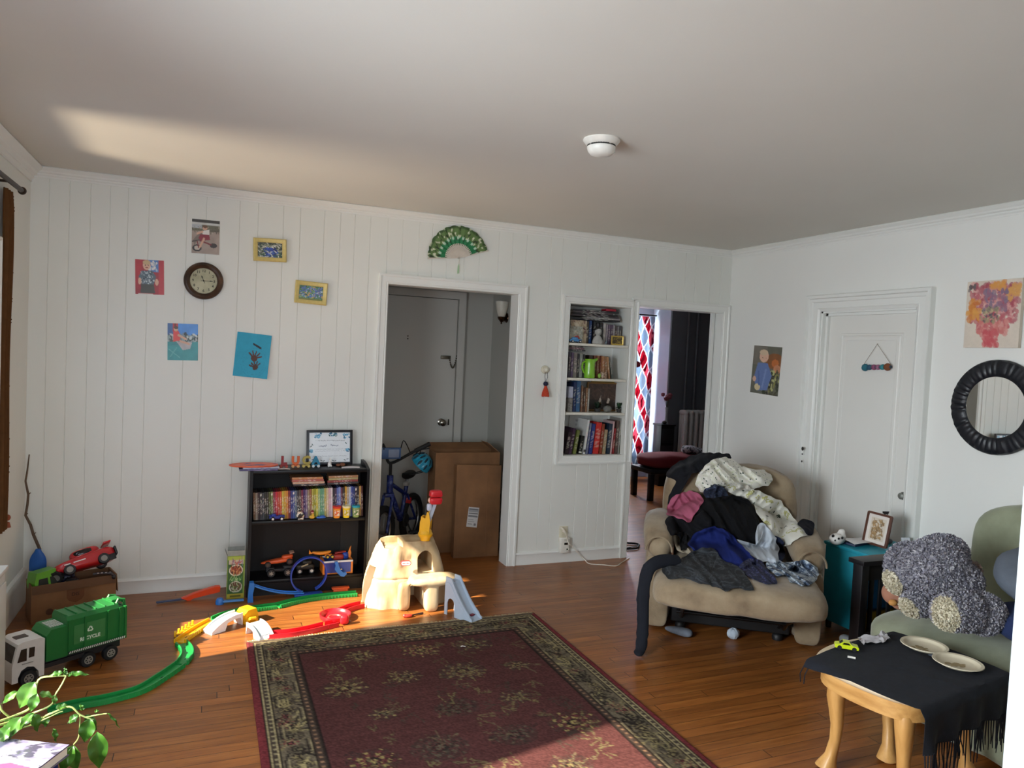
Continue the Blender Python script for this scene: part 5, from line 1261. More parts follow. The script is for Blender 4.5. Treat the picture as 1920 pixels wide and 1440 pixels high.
for s_ in (.066, .317, .42):
    for y in (.012, WD - .012):
        mb = MB(); mb.M = TM; wheel(mb, (s_, y, .036), .0355, .028, hub=1, n=26); o = mb.build('wheel', [mTB, MAT('#2c2c2e', .4)], t)
        mb = MB(); mb.M = TM; yy = y + (-.0145 if y < .05 else .0145)
        mb.lathe([(.015, -.001), (.0195, -.001), (.0195, .001), (.015, .001)], 20, 0, tr(s_, yy, .036) @ rotx(PI / 2), cap=False)
        for k in range(6): mb.box(-.0022, .0022, -.001, .001, .004, .0165, 0, tr(s_, yy, .036) @ roty(k * PI / 3))
        mb.ell((s_, yy, .036), (.005, .002, .005), nu=10, nv=6); mb.build('hubcap', MAT('#a9a69c', .35, .5), o)

# ---- cardboard box with toys
BXM = frame((-4.77, -.412, .0008), (.945, .326, 0), (-.326, .945, 0), (0, 0, 1))
mCard = MIXMAT([(.3, '#6e4c30'), (.6, '#835c3a'), (.85, '#8f6844')], 5, .8, 4, .08, 60)
t = thing('cardboard_box', 'low brown cardboard box full of toys in the corner', 'box', M=BXM)
BW, BD, BH = .405, .17, .205
mb = MB(); mb.M = BXM; q = .004
mb.box(0, BW, 0, q, 0, BH); mb.box(0, BW, BD - q, BD, 0, BH); mb.box(0, q, q, BD - q, 0, BH); mb.box(BW - q, BW, q, BD - q, 0, BH); mb.box(q, BW - q, q, BD - q, 0, q); mb.build('box_body', mCard, t)
mb = MB(); mb.M = BXM; mb.box(.004, BW - .004, -.004, 0, -.045, 0, 0, tr(0, -.0006, BH) @ rotx(-.06)); mb.build('flap', MAT('#5f4028', .8, 0, .2, 10), t)
mb = MB(); mb.M = BXM; mb.box(0, .003, .004, BD - .004, -.10, 0, 0, tr(BW + .001, 0, BH) @ roty(-.08)); mb.build('flap', MAT('#8a6442', .8, 0, .2, 10), t)
mb = MB(); mb.M = BXM; F = tr(.205, -.0006, .125) @ rotx(PI / 2); mb.prism([(-.042, .035), (-.042, -.01), (-.03, -.028), (0, -.042), (.03, -.028), (.042, -.01), (.042, .035)], 0, .0004, 0, F); mb.build('printed_shield', MAT('#6a4226', .8), t)
mb = MB(); mb.M = BXM; mb.prism(circ(20, .018), 0, .0004, 0, tr(.085, -.0006, .055) @ rotx(PI / 2)); mb.build('printed_seal', MAT('#4a2c1a', .8), t)
mb = MB(); mb.M = BXM; mb.text('DIS', .026, .0006, tr(.205, -.0012, .13) @ rotx(PI / 2), bold=.0006); mb.build('printed_lettering', MAT('#3f2616', .8), t)
# contents (each rests inside the box on what lies beneath)
def inbox(M): return BXM @ M
t = thing('toy_pickup_cab', 'green toy truck cab tipped over the left of the cardboard box', 'toy truck', M=inbox(tr(.055, .07, .17)))
T = inbox(tr(.065, .075, .215) @ rotz(.25) @ roty(-.1) @ rotx(-.12))
mb = MB(); mb.M = T; prof = [(-.062, -.035), (.062, -.035), (.062, .02), (.054, .05), (-.046, .05), (-.062, .0)]
mb.prism(prof, -.05, .05, 0, rotx(PI / 2)); mb.build('cab_shell', MAT('#5a9a24', .4), t, smooth=25)
for pts in ([(-.05, -.028), (.002, -.028), (.002, .014), (-.04, .016)], [(.014, -.028), (.048, -.028), (.046, .014), (.014, .014)]):
    mb = MB(); mb.M = T; mb.prism(pts, .0502, .0516, 0, rotx(PI / 2)); mb.build('window_opening', MAT('#0f140c', .6), t)
mb = MB(); mb.M = T; mb.rbox((0, 0, -.048), (.13, .08, .024), .006); mb.build('undercarriage', mTB, t)
t = thing('toy_monster_truck', 'dark toy truck with chunky wheels between the green cab and red car', 'toy truck', M=inbox(tr(.165, .08, .17)))
T = inbox(tr(.165, .085, .205) @ rotz(-.3) @ rotx(.2))
mb = MB(); mb.M = T; mb.soft((0, 0, 0), (.10, .075, .06), 4, 7); mb.soft((.0, 0, .038), (.06, .06, .04), 3, 6); mb.build('body', MAT('#1b2038', .4), t)
for c in ((-.03, -.046, .03), (.04, -.048, -.01), (.02, .046, .03)):
    mb = MB(); mb.M = T; wheel(mb, c, .034, .03, hub=1)
    for k in range(10): mb.rbox((0, 0, .034), (.008, .03, .006), .001, 0, tr(c) @ roty(k * PI / 5))
    mb.build('wheel', [mTB, MAT('#8a867e', .35, .5)], t)
t = thing('toy_sports_car', 'large red toy sports car lying across the top of the cardboard box', 'toy car', M=inbox(tr(.29, .08, .2)))
T = inbox(tr(.262, .085, .276) @ rotz(.02) @ roty(-.21) @ rotx(-.5))
mb = MB(); mb.M = T
def carf(u, q):
    k = (u.x + 1) / 2; return V((q.x, q.y * (.86 + .14 * math.sin(PI * min(1, k + .2))), q.z * (.62 + .5 * k)))
mb.soft((0, 0, 0), (.31, .135, .085), 4, 12, fn=carf); mb.soft((.01, 0, .042), (.15, .11, .065), 3, 8); mb.build('body', MAT('#b81f26', .25, coat=.5), t)
mb = MB(); mb.M = T; mb.soft((.005, 0, .046), (.13, .114, .048), 3, 8); mb.build('window_glass', MAT('#1a1012', .12), t)
mb = MB(); mb.M = T; mb.rbox((.156, 0, .004), (.012, .105, .05), .006); mb.rbox((.11, -.06, -.03), (.07, .012, .034), .004); mb.build('bumper', mTB, t)
mb = MB(); mb.M = T; mb.rbox((.125, 0, .062), (.04, .12, .008), .003); mb.build('spoiler', MAT('#c2262c', .25), t)
mb = MB(); mb.M = T
for k, (x, w) in enumerate(((-.09, .03), (-.05, .02), (-.02, .04))): mb.rbox((x, -.0675, .004), (w, .003, .006), .001)
mb.build('decal', MAT('#e8dcd8', .4), t)
for c in ((-.085, -.055, -.026), (.085, -.058, -.026), (-.085, .055, -.026), (.085, .058, -.026)):
    mb = MB(); mb.M = T; wheel(mb, c, .03, .024, hub=1); mb.build('wheel', [mTB, MAT('#8f8b84', .35, .6)], t)
t = thing('toy_gun_rail', 'black and silver toy part hanging over the box edge under the red car', 'toy', M=inbox(tr(.36, .03, .2)))
mb = MB(); mb.M = BXM; mb.tube([(.29, .012, .222), (.335, -.002, .224), (.375, -.010, .218), (.388, -.014, .205)], .008, 8); mb.ell((.39, -.014, .197), (.012, .01, .014)); mb.build('rail', MAT('#2a2224', .4), t)
mb = MB(); mb.M = BXM
for k in range(4): mb.rbox((.31 + k * .02, -.008, .229 - k * .0015), (.008, .008, .006), .002)
mb.build('clips', MAT('#b5a8a4', .3, .5), t)
t = thing('toy_spade', 'blue toy spade standing upright behind the green cab', 'toy spade', M=tr(-4.80, -.135, .25))
c = WY(71, 1054, -.135)
mb = MB(); rings = []
for i in range(9):
    v = i / 8; w = .042 * (1 - max(0, v - .35) ** 2 * 2.0) if v < .95 else .012; z = c.z - .045 + .12 * v; rings.append([(c.x + w * math.cos(a), -.135 + .010 * math.sin(a), z) for a in [2 * PI * j / 14 for j in range(14)]])
mb.loft(rings); mb.build('blade', MAT('#1f5aa8', .4), t)
mb = MB(); mb.cyl((c.x, -.135, c.z - .04), (c.x + .012, -.14, .10), .010); mb.build('handle', MAT('#1f5aa8', .4), t)
pts = [WY(px, py, -.12) for px, py in ((72, 1030), (62, 1003), (56, 985), (46, 968), (49, 948), (50, 930), (44, 905), (47, 885), (50, 855))]
pts[0] = V((pts[0].x + .004, -.11, .33)); pts = [V((max(-4.872, p.x), p.y + .07 * i / 9, p.z)) for i, p in enumerate(pts)]
pts = [V((pts[0].x + .006, -.113, .03))] + pts
mb = MB(); mb.tube(pts, [.008, .0085, .0078, .0074, .0068, .0064, .006, .0052, .0046, .003], 8)
for i in (2, 4, 6): mb.tube([pts[i], pts[i] + V((.012, -.004, .012))], [.004, .002], 6)
mb.build('stick', MAT('#5a4636', .8, 0, .3, 60, .3), None, 'crooked bare stick leaning in the corner behind the toy box', 'stick')
# ================================================================ rug
from mathutils.bvhtree import BVHTree
RX0, RX1, RY0, RY1 = -3.72, -2.09, -3.25, -.955
def rug():
    w, h = 250, 352; W, L = RX1 - RX0, RY1 - RY0; p = Pix(w, h, '#563331'); r = random.Random(11)
    ax = p.x * W; ay = p.y * L                       # metres from the left / far edge
    ed = np.minimum(np.minimum(ax, W - ax), np.minimum(ay, L - ay))
    side = np.minimum(ax, W - ax) <= np.minimum(ay, L - ay)
    along = np.where(side, ay, ax)
    GOLD, DK, OL, BE = '#9a8a5c', '#241d1b', '#5d5344', '#b0a077'
    def mot(x, y, s, cols, n=9, rot=0.0, ring=True):
        """palmette: a fan of pointed petals round a dark heart, metres"""
        X, Y, sx, sy = x / W, y / L, 1 / W, 1 / L
        if ring: p.ell(X, Y, s * 1.02 * sx, s * .82 * sy, '#3f3630', 0, .55)
        for k in range(n):
            a = rot + 2 * PI * k / n; ca, sa = math.cos(a), math.sin(a)
            for q in range(5):
                f = (q + 1.2) / 5.5; p.ell((x + ca * s * f) / W, (y + sa * s * .8 * f) / L, s * .17 * (1.1 - f * .75) * sx, s * .17 * (1.1 - f * .75) * sy, cols[(k + q) % len(cols)], 0, .85)
        p.ell(X, Y, s * .3 * sx, s * .26 * sy, '#2f2724'); p.ell(X, Y, s * .17 * sx, s * .15 * sy, cols[0])
    def spray(x, y, s, c, n=5, a0=0.0):
        for k in range(n):
            a = a0 + (k - n / 2) * .5; px, py = x, y
            for q in range(6):
                a += r.uniform(-.25, .25); nx, ny = px + math.cos(a) * s / 6, py + math.sin(a) * s / 6
                p.line(px / W, py / L, nx / W, ny / L, .0022, c, .8, L / W); px, py = nx, ny
            p.ell(px / W, py / L, .014 / W, .008 / L, c, a, .8)
    base = p.a.copy()
    # field
    for k in range(90):
        x, y = r.uniform(.3, W - .3), r.uniform(.3, L - .3); spray(x, y, r.uniform(.03, .08), r.choice(['#6f6446', '#4a3f36', '#63583f', '#3c2c2a']), r.choice([3, 4, 5]), r.uniform(0, 6.3))
    for yy in np.arange(.36, L - .3, .30):
        for j, xx in enumerate(np.arange(.38, W - .3, .29)):
            x = xx + (.145 if int(yy / .30) % 2 else 0); 
            if x > W - .3: continue
            s = r.uniform(.06, .12); mot(x + r.uniform(-.02, .02), yy + r.uniform(-.03, .03), s, r.choice([[GOLD, '#6f6448'], ['#857851', OL], [OL, '#3a302b'], ['#a08f5a', '#6b3438'], ['#6a604a', GOLD]]), r.choice([7, 9, 11]), r.uniform(0, 3))
            spray(x, yy, .10, r.choice(['#7a6e4a', '#6a5f48']), 3, r.uniform(0, 6.3))
    wn = np.random.RandomState(8).rand(h, w); p.a = np.where((wn < .34)[..., None], base, p.a)
    # main border with scrolling motifs
    p.put(ed < .235, '#6f6452'); 
    bx = Pix(1, 1)
    for k in range(40):
        y = .12 + k * (L - .24) / 39
        for x in (.13, W - .13): 
            mot(x + r.uniform(-.02, .02), y, r.uniform(.035, .06), r.choice([['#8a7c58', '#3a3029'], ['#7a4040', '#8f8260'], ['#6f6750', '#2c2522']]), 7, r.uniform(0, 3), k % 2)
            spray(x, y + .03, .07, r.choice(['#8d805c', '#2b2421', '#a39469']), 4, r.uniform(0, 6.3))
    for k in range(26):
        x = .12 + k * (W - .24) / 25
        for y in (.13, L - .13):
            mot(x, y + r.uniform(-.02, .02), r.uniform(.035, .06), r.choice([['#8a7c58', '#3a3029'], ['#7a4040', '#8f8260'], ['#6f6750', '#2c2522']]), 7, r.uniform(0, 3), k % 2)
            spray(x + .03, y, .07, r.choice(['#8d805c', '#2b2421', '#a39469']), 4, r.uniform(0, 6.3))
    zig = .135 + .045 * np.sign(np.sin(along * 2 * PI / .26)) * np.minimum(1, np.abs(np.sin(along * 2 * PI / .26)) * 3)
    p.put((np.abs(ed - zig) < .0045) & (ed < .2), DK, .8); p.put((np.abs(ed - zig - .010) < .003) & (ed < .2), BE, .5)
    # guard stripes
    for a, b_, c in ((.0, .034, '#7a2a33'), (.034, .040, DK), (.040, .046, BE), (.046, .066, '#4a3f37'), (.066, .070, BE), (.070, .076, DK), (.195, .200, DK), (.200, .205, BE), (.205, .226, '#453630'), (.226, .231, BE), (.231, .238, DK)):
        p.put((ed >= a) & (ed < b_) & ((a > .03) | side | True), c, .9)
    dots = (np.sin(along * 2 * PI / .034) > .35)
    p.put((ed > .050) & (ed < .062) & dots, '#a89b78', .8); p.put((ed > .210) & (ed < .222) & dots, '#9d7a5e', .8)
    p.put((ed < .034) & ~side, '#6b6250', .9)
    n_ = np.random.RandomState(3).rand(h, w, 1); p.a *= (.55 + .5 * n_).astype(np.float32); p.wob(.12, 9, 14)
    rows = np.random.RandomState(4).rand(h, 1, 1); p.a *= (.92 + .16 * rows)
    t = thing('area_rug', 'faded red and olive oriental rug with fringe on the wooden floor', 'rug', loc=((RX0 + RX1) / 2, (RY0 + RY1) / 2, 0))
    mb = MB()
    vs = []; cs = []
    for j in range(h):
        for i in range(w):
            u, v = i / (w - 1), j / (h - 1); x, y = RX0 + u * W, RY1 - v * L
            e = min(u * W, (1 - u) * W, v * L, (1 - v) * L)
            vs.append((x, y, .0095 + .0012 * noise.noise(V((x * 2, y * 2, 0))) - (.006 if e < .004 else 0))); cs.append(tuple(p.a[j, i]))
    fs = [(j * w + i, (j + 1) * w + i, (j + 1) * w + i + 1, j * w + i + 1) for j in range(h - 1) for i in range(w - 1)]
    mb.add(vs, fs, 0, None, cs)
    c = lin('#5a2a2e'); z1 = .0045
    for a, b_ in (((RX0, RY0), (RX1, RY0)), ((RX1, RY0), (RX1, RY1)), ((RX1, RY1), (RX0, RY1)), ((RX0, RY1), (RX0, RY0))): mb.add([(*a, .0005), (*b_, .0005), (*b_, z1), (*a, z1)], [(0, 1, 2, 3)], 0, None, c)
    mb.build('pile', PAINT(.95, bump=.5, bscale=420, spec=.1), t, smooth=60)
    mb = MB()
    for y, s in ((RY1, 1), (RY0, -1)):
        x = RX0 + .01
        while x < RX1 - .005:
            l = r.uniform(.018, .034); d = r.uniform(-.008, .008)
            mb.add([(x - .002, y - s * .002, .005), (x + .002, y - s * .002, .005), (x + d + .0025, y + s * l, .0015), (x + d - .0025, y + s * l, .0015), (x - .002, y - s * .002, .0025), (x + .002, y - s * .002, .0025), (x + d + .0025, y + s * l, .0003), (x + d - .0025, y + s * l, .0003)], [(0, 1, 2, 3), (7, 6, 5, 4), (0, 4, 5, 1), (1, 5, 6, 2), (2, 6, 7, 3), (3, 7, 4, 0)] if s < 0 else [(3, 2, 1, 0), (4, 5, 6, 7), (1, 5, 4, 0), (2, 6, 5, 1), (3, 7, 6, 2), (0, 4, 7, 3)])
            x += r.uniform(.004, .0075)
    tag(mb.build('fringe', MAT('#b3a582', .9), t), kind='stuff')
rug()
mb = MB(); c = WZ(868, 1212, .0115); mb.sheet(5, 3, lambda u, v: (c.x - .012 + .026 * u, c.y - .006 + .012 * v, .0125 + .002 * math.sin(5 * u)), .0006); mb.build('paper_scrap', MAT('#d8d4d0', .8), None, 'tiny white paper scrap lying on the rug field', 'paper')

# ================================================================ recliner
RO = V((-.95, -1.3, 0)); RR = V((.81305, -.58219, 0)); RB = V((.58219, .81305, 0))
RM = frame(RO, RR, RB, (0, 0, 1))
mSuede = MIXMAT([(.3, '#74624c'), (.5, '#8b7960'), (.72, '#9c8b72')], 7, .9, 5, .35, 110, sheen=.2)
rec = thing('recliner', 'tan suede recliner armchair with raised footrest, piled with laundry', 'armchair', M=RM)
REC = []
def rpart(name, mb, mat=None): 
    mb.M = Matrix.Identity(4); mb.v = [RM @ q for q in mb.v]; REC.append(mb); return mb.build(name, mat or mSuede, rec, smooth=60)
def cush(u, q, s=.012, f=9): return q + V(u) * (s * noise.noise(V((q.x * f, q.y * f, q.z * f))))
mb = MB()
def backf(u, q):
    k = (q.z + .26) / .52
    q = V((q.x * (1 - .05 * k), q.y + .015 * math.cos(q.x * 7) - .02 * u.y * math.exp(-((k - .36) / .05) ** 2), q.z - .025 * (abs(u.x) ** 3) * max(0, u.z)))
    return cush(u, q, .010, 8)
mb.soft((0, .30, .655), (.85, .22, .50), 4.5, 16, 0, None, backf)
b = rpart('backrest', mb)
mb = MB(); mb.soft((0, .275, .47), (.68, .20, .17), 3.5, 10, 0, None, lambda u, q: cush(u, q, .012, 9)); rpart('lumbar_cushion', mb)
for s in (-1, 1):
    mb = MB(); mb.soft((s * .415, -.01, .26), (.15, .70, .50), 5, 12, 0, None, lambda u, q: V((q.x + s * .02 * (1 - u.z) * 0 + s * .012 * u.z, q.y, q.z)) + V(u) * .006 * noise.noise(V(q) * 9)); arm = rpart('arm', mb)
    mb = MB()
    def rollf(u, q, s=s):
        k = -u.y
        return cush(u, V((q.x + s * .012 * math.sin(q.y * 18) * .2, q.y, q.z - .05 * max(0, -u.y) ** 3 + .02 * (1 - abs(u.y)))), .011, 10)
    mb.soft((s * .415, -.03, .505), (.20, .72, .17), 2.8, 14, 0, None, rollf); rpart('arm_pillow', mb)
    mb = MB(); mb.tube([(s * .415 + .075 * math.cos(a), -.392 - .004 * math.sin(a), .46 + .085 * math.sin(a)) for a in [PI * k / 12 for k in range(13)]], .006, 6); rpart('seam_piping', mb)
    mb = MB(); mb.soft((s * .415, -.365, .22), (.14, .045, .41), 6, 8, 0, None, lambda u, q: cush(u, q, .004, 12)); rpart('front_panel', mb)
mb = MB(); mb.soft((0, -.06, .36), (.66, .62, .17), 4, 12, 0, None, lambda u, q: cush(u, q, .01, 8)); rpart('seat_cushion', mb)
mb = MB()
def footf(u, q):
    q = V((q.x * (1 + .03 * max(0, -u.y)), q.y, q.z + .018 * (1 - u.x ** 4) * max(0, u.z) - .03 * max(0, -u.y) ** 4 * (.4 + abs(u.x) ** 6) - .05 * max(0, abs(u.x) - .86) / .14 * max(0, -u.y) ** 2))
    return cush(u, q, .008, 10)
mb.soft((0, -.675, .375), (.85, .56, .14), 4.2, 16, 0, None, footf); rpart('footrest', mb)
mb = MB(); mb.rbox((0, -.02, .14), (.66, .62, .20), .01); rpart('base', mb, MAT('#141315', .7))
mMet = MAT('#121214', .4, .6)
for s in (-1, 1):
    mb = MB(); x = s * .27
    mb.tube([(x, -.30, .10), (x, -.52, .27), (x, -.72, .285)], .011, 6); mb.tube([(x, -.30, .25), (x, -.52, .14), (x, -.74, .285)], .011, 6); mb.tube([(x, -.28, .06), (x, -.62, .20), (x, -.80, .28)], .009, 6); rpart('linkage', mb, mMet)
mb = MB(); mb.tube([(-.30, -.42, .20), (.30, -.42, .20)], .011, 8); mb.tube([(-.30, -.62, .20), (.30, -.62, .20)], .009, 8); mb.rbox((0, -.32, .16), (.66, .015, .20), .004); rpart('crossbar', mb, mMet)
for s in (-1, 1):
    for y in (-.30, .28):
        mb = MB(); mb.lathe([(0, 0), (.028, 0), (.03, .02), (.024, .035), (0, .042)], 16, 0, tr(s * .27, y, .001)); rpart('foot', mb, MAT('#171618', .5))

# ---- laundry heaped on it: each garment is draped over the chair and whatever lies beneath
HV, HF = [], []
def proxy(mb):
    o = len(HV); HV.extend(mb.v); HF.extend(tuple(i + o for i in f) for f in mb.f)
for q in REC: proxy(q)
hp = MB(); hp.M = RM
hp.ell((-.03, .02, .52), (.33, .26, .20), nu=36, nv=24); hp.ell((.03, .17, .74), (.26, .14, .19), nu=36, nv=24); hp.ell((.0, -.28, .44), (.34, .22, .06), nu=36, nv=24); hp.ell((-.13, .22, .82), (.15, .15, .14), nu=24, nv=16)
proxy(hp)
def zp(pts, x0=1180, y0=820, s=3.4286): return [(x0 + a / s, y0 + b / s) for a, b in pts]
def garment(name, poly, mat, label, cat, puff=.022, amp=.012, freq=14, seed=0, ang=0.0, K=110, NR=34, mind=None):
    bvh = BVHTree.FromPolygons(HV, HF)
    n = len(poly); P = [V((a, b, 0)) for a, b in poly]
    cx = sum(p.x for p in P) / n; cy = sum(p.y for p in P) / n
    # closed smooth outline, resampled
    out = []
    for i in range(n):
        a, b, c, d = P[i - 1], P[i], P[(i + 1) % n], P[(i + 2) % n]
        for j in range(8):
            t = j / 8; out.append(.5 * ((2 * b) + (c - a) * t + (2 * a - 5 * b + 4 * c - d) * t * t + (3 * b - a - 3 * c + d) * t ** 3))
    L = [0]
    for i in range(len(out)): L.append(L[-1] + (out[(i + 1) % len(out)] - out[i]).length)
    bd = []; i = 0
    for k in range(K):
        s = L[-1] * k / K
        while L[i + 1] < s: i += 1
        f = (s - L[i]) / max(1e-9, L[i + 1] - L[i]); q = out[i].lerp(out[(i + 1) % len(out)], f); q += (q - V((cx, cy, 0))) * .05 + V((noise.noise(V((q.x * .09, q.y * .09, seed))), noise.noise(V((q.x * .09, q.y * .09, seed + 50))), 0)) * 4; bd.append(q)
    c = V((cx, cy, 0)); D = np.zeros((NR + 1, K)); R_ = [[None] * K for _ in range(NR + 1)]
    for r in range(NR + 1):
        f = (r / NR) ** .8
        for k in range(K):
            q = c + (bd[k] - c) * f; d = ray(q.x, q.y); R_[r][k] = d
            hit = bvh.ray_cast(CAMP, d.normalized())
            D[r, k] = (hit[0] - CAMP).dot(CF) if hit[0] is not None else np.nan
    med = np.nanmedian(D)
    for r in range(NR + 1):
        for k in range(K):
            if np.isnan(D[r, k]) or D[r, k] > med + .5: D[r, k] = D[r - 1, k] + .006 if r else med
    D0 = D.copy()
    for it in range(24):
        S = D.copy(); S[1:-1] = (D[:-2] + D[2:] + np.roll(D, 1, 1)[1:-1] + np.roll(D, -1, 1)[1:-1] + D[1:-1] * 2) / 6
        S[-1] = (np.roll(D, 1, 1)[-1] + np.roll(D, -1, 1)[-1] + D[-1] * 2) / 4
        D = np.minimum(S, D0)
    D -= .008
    mb = MB(); vs = []; bk = []
    ca, sa = math.cos(ang), math.sin(ang)
    for r in range(NR + 1):
        f = r / NR
        for k in range(K):
            p = CAMP + R_[r][k] * D[r, k]
            w = V((p.dot(CR), p.dot(CU), seed * 3.1)); w = V((w.x * ca + w.y * sa, (-w.x * sa + w.y * ca) * .38, w.z))
            wv = noise.noise(w * freq * .45); rid = (.5 + .5 * math.sin(w.x * freq * 7.5 + 11 * wv)) ** 1.6 * (.55 + noise.noise(w * freq * .7 + V((3, 3, 3)))) * 1.4
            rid += .5 * (1 - abs(noise.noise(w * freq * 1.6 + V((5, 1, 2))))) ** 5 + .25 * (.5 + .5 * math.sin((w.y * 2.6 + w.x) * freq * 5 + 9 * noise.noise(w * freq * .5 + V((7, 0, 0)))))
            off = puff * .7 * (1 - f ** 4) + amp * 2.6 * max(0, rid) * (1 - .3 * f ** 3) + .003
            vs.append(p - R_[r][k] * off); bk.append(p)
    m = len(vs); fs = []
    for r in range(NR):
        for k in range(K):
            a = r * K + k; b_ = r * K + (k + 1) % K
            fs.append((a, b_, b_ + K, a + K)); fs.append((m + a, m + a + K, m + b_ + K, m + b_))
    for k in range(K): a = NR * K + k; b_ = NR * K + (k + 1) % K; fs.append((a, b_, m + b_, m + a))
    mb.add(vs + bk, fs); proxy(mb)
    return mb.build(name, mat, None, label, cat, 'laundry heaped on the recliner', smooth=70)
def cloth(hexc, var=.22, scale=10, bump=.25, rough=.9): return MAT(hexc, rough, 0, var, scale, bump, 260, 0, 0, .2)
mWhitePat = MIXMAT([(.0, '#2c3432'), (.17, '#4f6a54'), (.22, '#d6d4ca'), (.62, '#d6d4ca'), (.7, '#bfc49a'), (.76, '#d2d1c4')], 38, .9, 3, .2, 200, 'CONSTANT', vor=True, sheen=.2)
mWhitePat2 = MIXMAT([(.3, '#3c4436'), (.345, '#d2d0c6'), (.58, '#d2d0c6'), (.59, '#a9a76a'), (.65, '#d2d0c6')], 17, .9, 3, .2, 200, 'CONSTANT', sheen=.2)
mStripe = MIXMAT([(.4, '#16181c'), (.5, '#24272c'), (.55, '#41464b'), (.6, '#1c1f24')], 6, .9, 2, .3, 200, stretch=(2, 2, 26), dist=.8)
mFloral = MIXMAT([(.4, '#15182e'), (.52, '#1c2140'), (.62, '#4a4a72'), (.68, '#15182e')], 60, .9, 3, .2, 200)
mTie = MIXMAT([(.36, '#1f2a3c'), (.46, '#5a6c86'), (.54, '#c3ccd2'), (.64, '#3c4a62'), (.75, '#d5dadc')], 22, .9, 4, .25, 200)
garment('jacket', zp([(235, 245), (300, 175), (400, 122), (500, 106), (600, 106), (650, 142), (560, 165), (480, 215), (410, 232), (360, 285), (330, 345), (275, 430), (252, 400), (300, 275)]), cloth('#15161b'), 'black jacket draped over the top of the recliner back', 'jacket', .014, .008, 12, 1)
garment('blanket', zp([(438, 290), (480, 205), (540, 152), (600, 135), (660, 145), (720, 190), (830, 212), (900, 240), (905, 285), (860, 312), (790, 330), (700, 335), (640, 322), (570, 312), (520, 335), (470, 348)]), mWhitePat, 'white blanket with green and black speckles, topmost on the laundry heap', 'blanket', .035, .02, 12, 2, .6)
garment('pyjama_top', zp([(620, 332), (700, 302), (800, 335), (900, 378), (970, 418), (1010, 460), (1060, 530), (1130, 572), (1140, 622), (1060, 652), (1000, 690), (940, 655), (880, 575), (830, 495), (780, 415), (700, 375)]), mWhitePat2, 'white pyjama top with yellow and dark prints, sliding down the heap right side', 'pyjama top', .024, .012, 12, 3, -.7)
garment('sock', zp([(1085, 560), (1110, 530), (1160, 528), (1185, 570), (1180, 620), (1140, 622), (1125, 590)]), cloth('#12131f'), 'dark navy sock at the sleeve end beside the right arm', 'sock', .02, .008, 18, 4, K=36, NR=8)
garment('scarf', zp([(478, 360), (520, 318), (580, 312), (620, 345), (625, 390), (570, 405), (510, 395)]), MIXMAT([(.4, '#161c2c'), (.6, '#232c44'), (.66, '#4a566c')], 50, .9), 'small dark navy patterned cloth under the white blanket', 'scarf', .02, .012, 18, 5, K=40, NR=9)
garment('undershirt', zp([(285, 620), (345, 625), (400, 660), (420, 730), (360, 740), (310, 720)]), cloth('#a59a88', .1), 'small beige undershirt poking out by the left arm of the recliner', 'undershirt', .016, .012, 14, 21, K=50, NR=12)
garment('cardigan', zp([(920, 640), (960, 650), (990, 690), (985, 790), (940, 800), (900, 760)]), cloth('#1a2036'), 'navy cardigan edge between the grey T-shirt and right arm', 'cardigan', .016, .012, 14, 22, K=50, NR=12)
garment('sweater', zp([(470, 425), (560, 392), (680, 382), (760, 410), (800, 470), (830, 560), (842, 640), (790, 682), (700, 672), (610, 610), (530, 580), (460, 560), (430, 500)]), cloth('#0c0c0f'), 'large black sweater in the middle of the laundry heap', 'sweater', .035, .014, 10, 7, .3)
garment('trousers', zp([(240, 520), (330, 505), (395, 540), (430, 500), (480, 480), (530, 560), (500, 600), (430, 630), (385, 690), (330, 722), (325, 645), (260, 610)]), cloth('#101014'), 'black trousers beneath the pink cloth, left of the heap', 'trousers', .03, .012, 11, 8, .9)
garment('t_shirt', zp([(245, 490), (262, 420), (292, 380), (350, 355), (420, 357), (470, 400), (440, 460), (410, 500), (390, 546), (330, 518), (280, 502)]), cloth('#a3566e', .12), 'dusty pink T-shirt on the left of the laundry heap', 'T-shirt', .024, .008, 12, 9, .5)
garment('t_shirt', zp([(690, 660), (780, 700), (800, 720), (830, 560), (880, 580), (940, 660), (952, 780), (905, 800), (820, 780), (740, 720)]), cloth('#b4bbc4', .1), 'pale grey T-shirt low on the right of the heap', 'T-shirt', .022, .012, 12, 10, -.5)
garment('sweatshirt', zp([(390, 685), (430, 622), (520, 585), (620, 602), (690, 665), (760, 740), (800, 785), (760, 822), (680, 822), (600, 795), (540, 715), (440, 735)]), cloth('#14205a', .18), 'royal blue sweatshirt across the lower middle of the heap', 'sweatshirt', .03, .014, 10, 11, .4)
garment('blouse', zp([(740, 800), (830, 790), (890, 850), (945, 930), (860, 932), (760, 892), (715, 842)]), mFloral, 'dark navy speckled blouse at the front of the heap', 'blouse', .022, .012, 16, 12)
garment('shorts', zp([(885, 812), (960, 800), (1040, 802), (1120, 795), (1190, 830), (1212, 872), (1190, 930), (1100, 946), (1040, 932), (1015, 892), (940, 882)]), mTie, 'blue, grey and white tie-dye shorts by the right arm', 'shorts', .025, .014, 16, 13, .7)
garment('jumper', zp([(225, 850), (340, 785), (430, 732), (540, 722), (600, 795), (690, 832), (782, 950), (768, 985), (690, 962), (620, 980), (540, 952), (440, 932), (350, 900), (262, 905)]), mStripe, 'dark grey striped jumper spread along the footrest edge', 'jumper', .026, .012, 12, 14, .2)
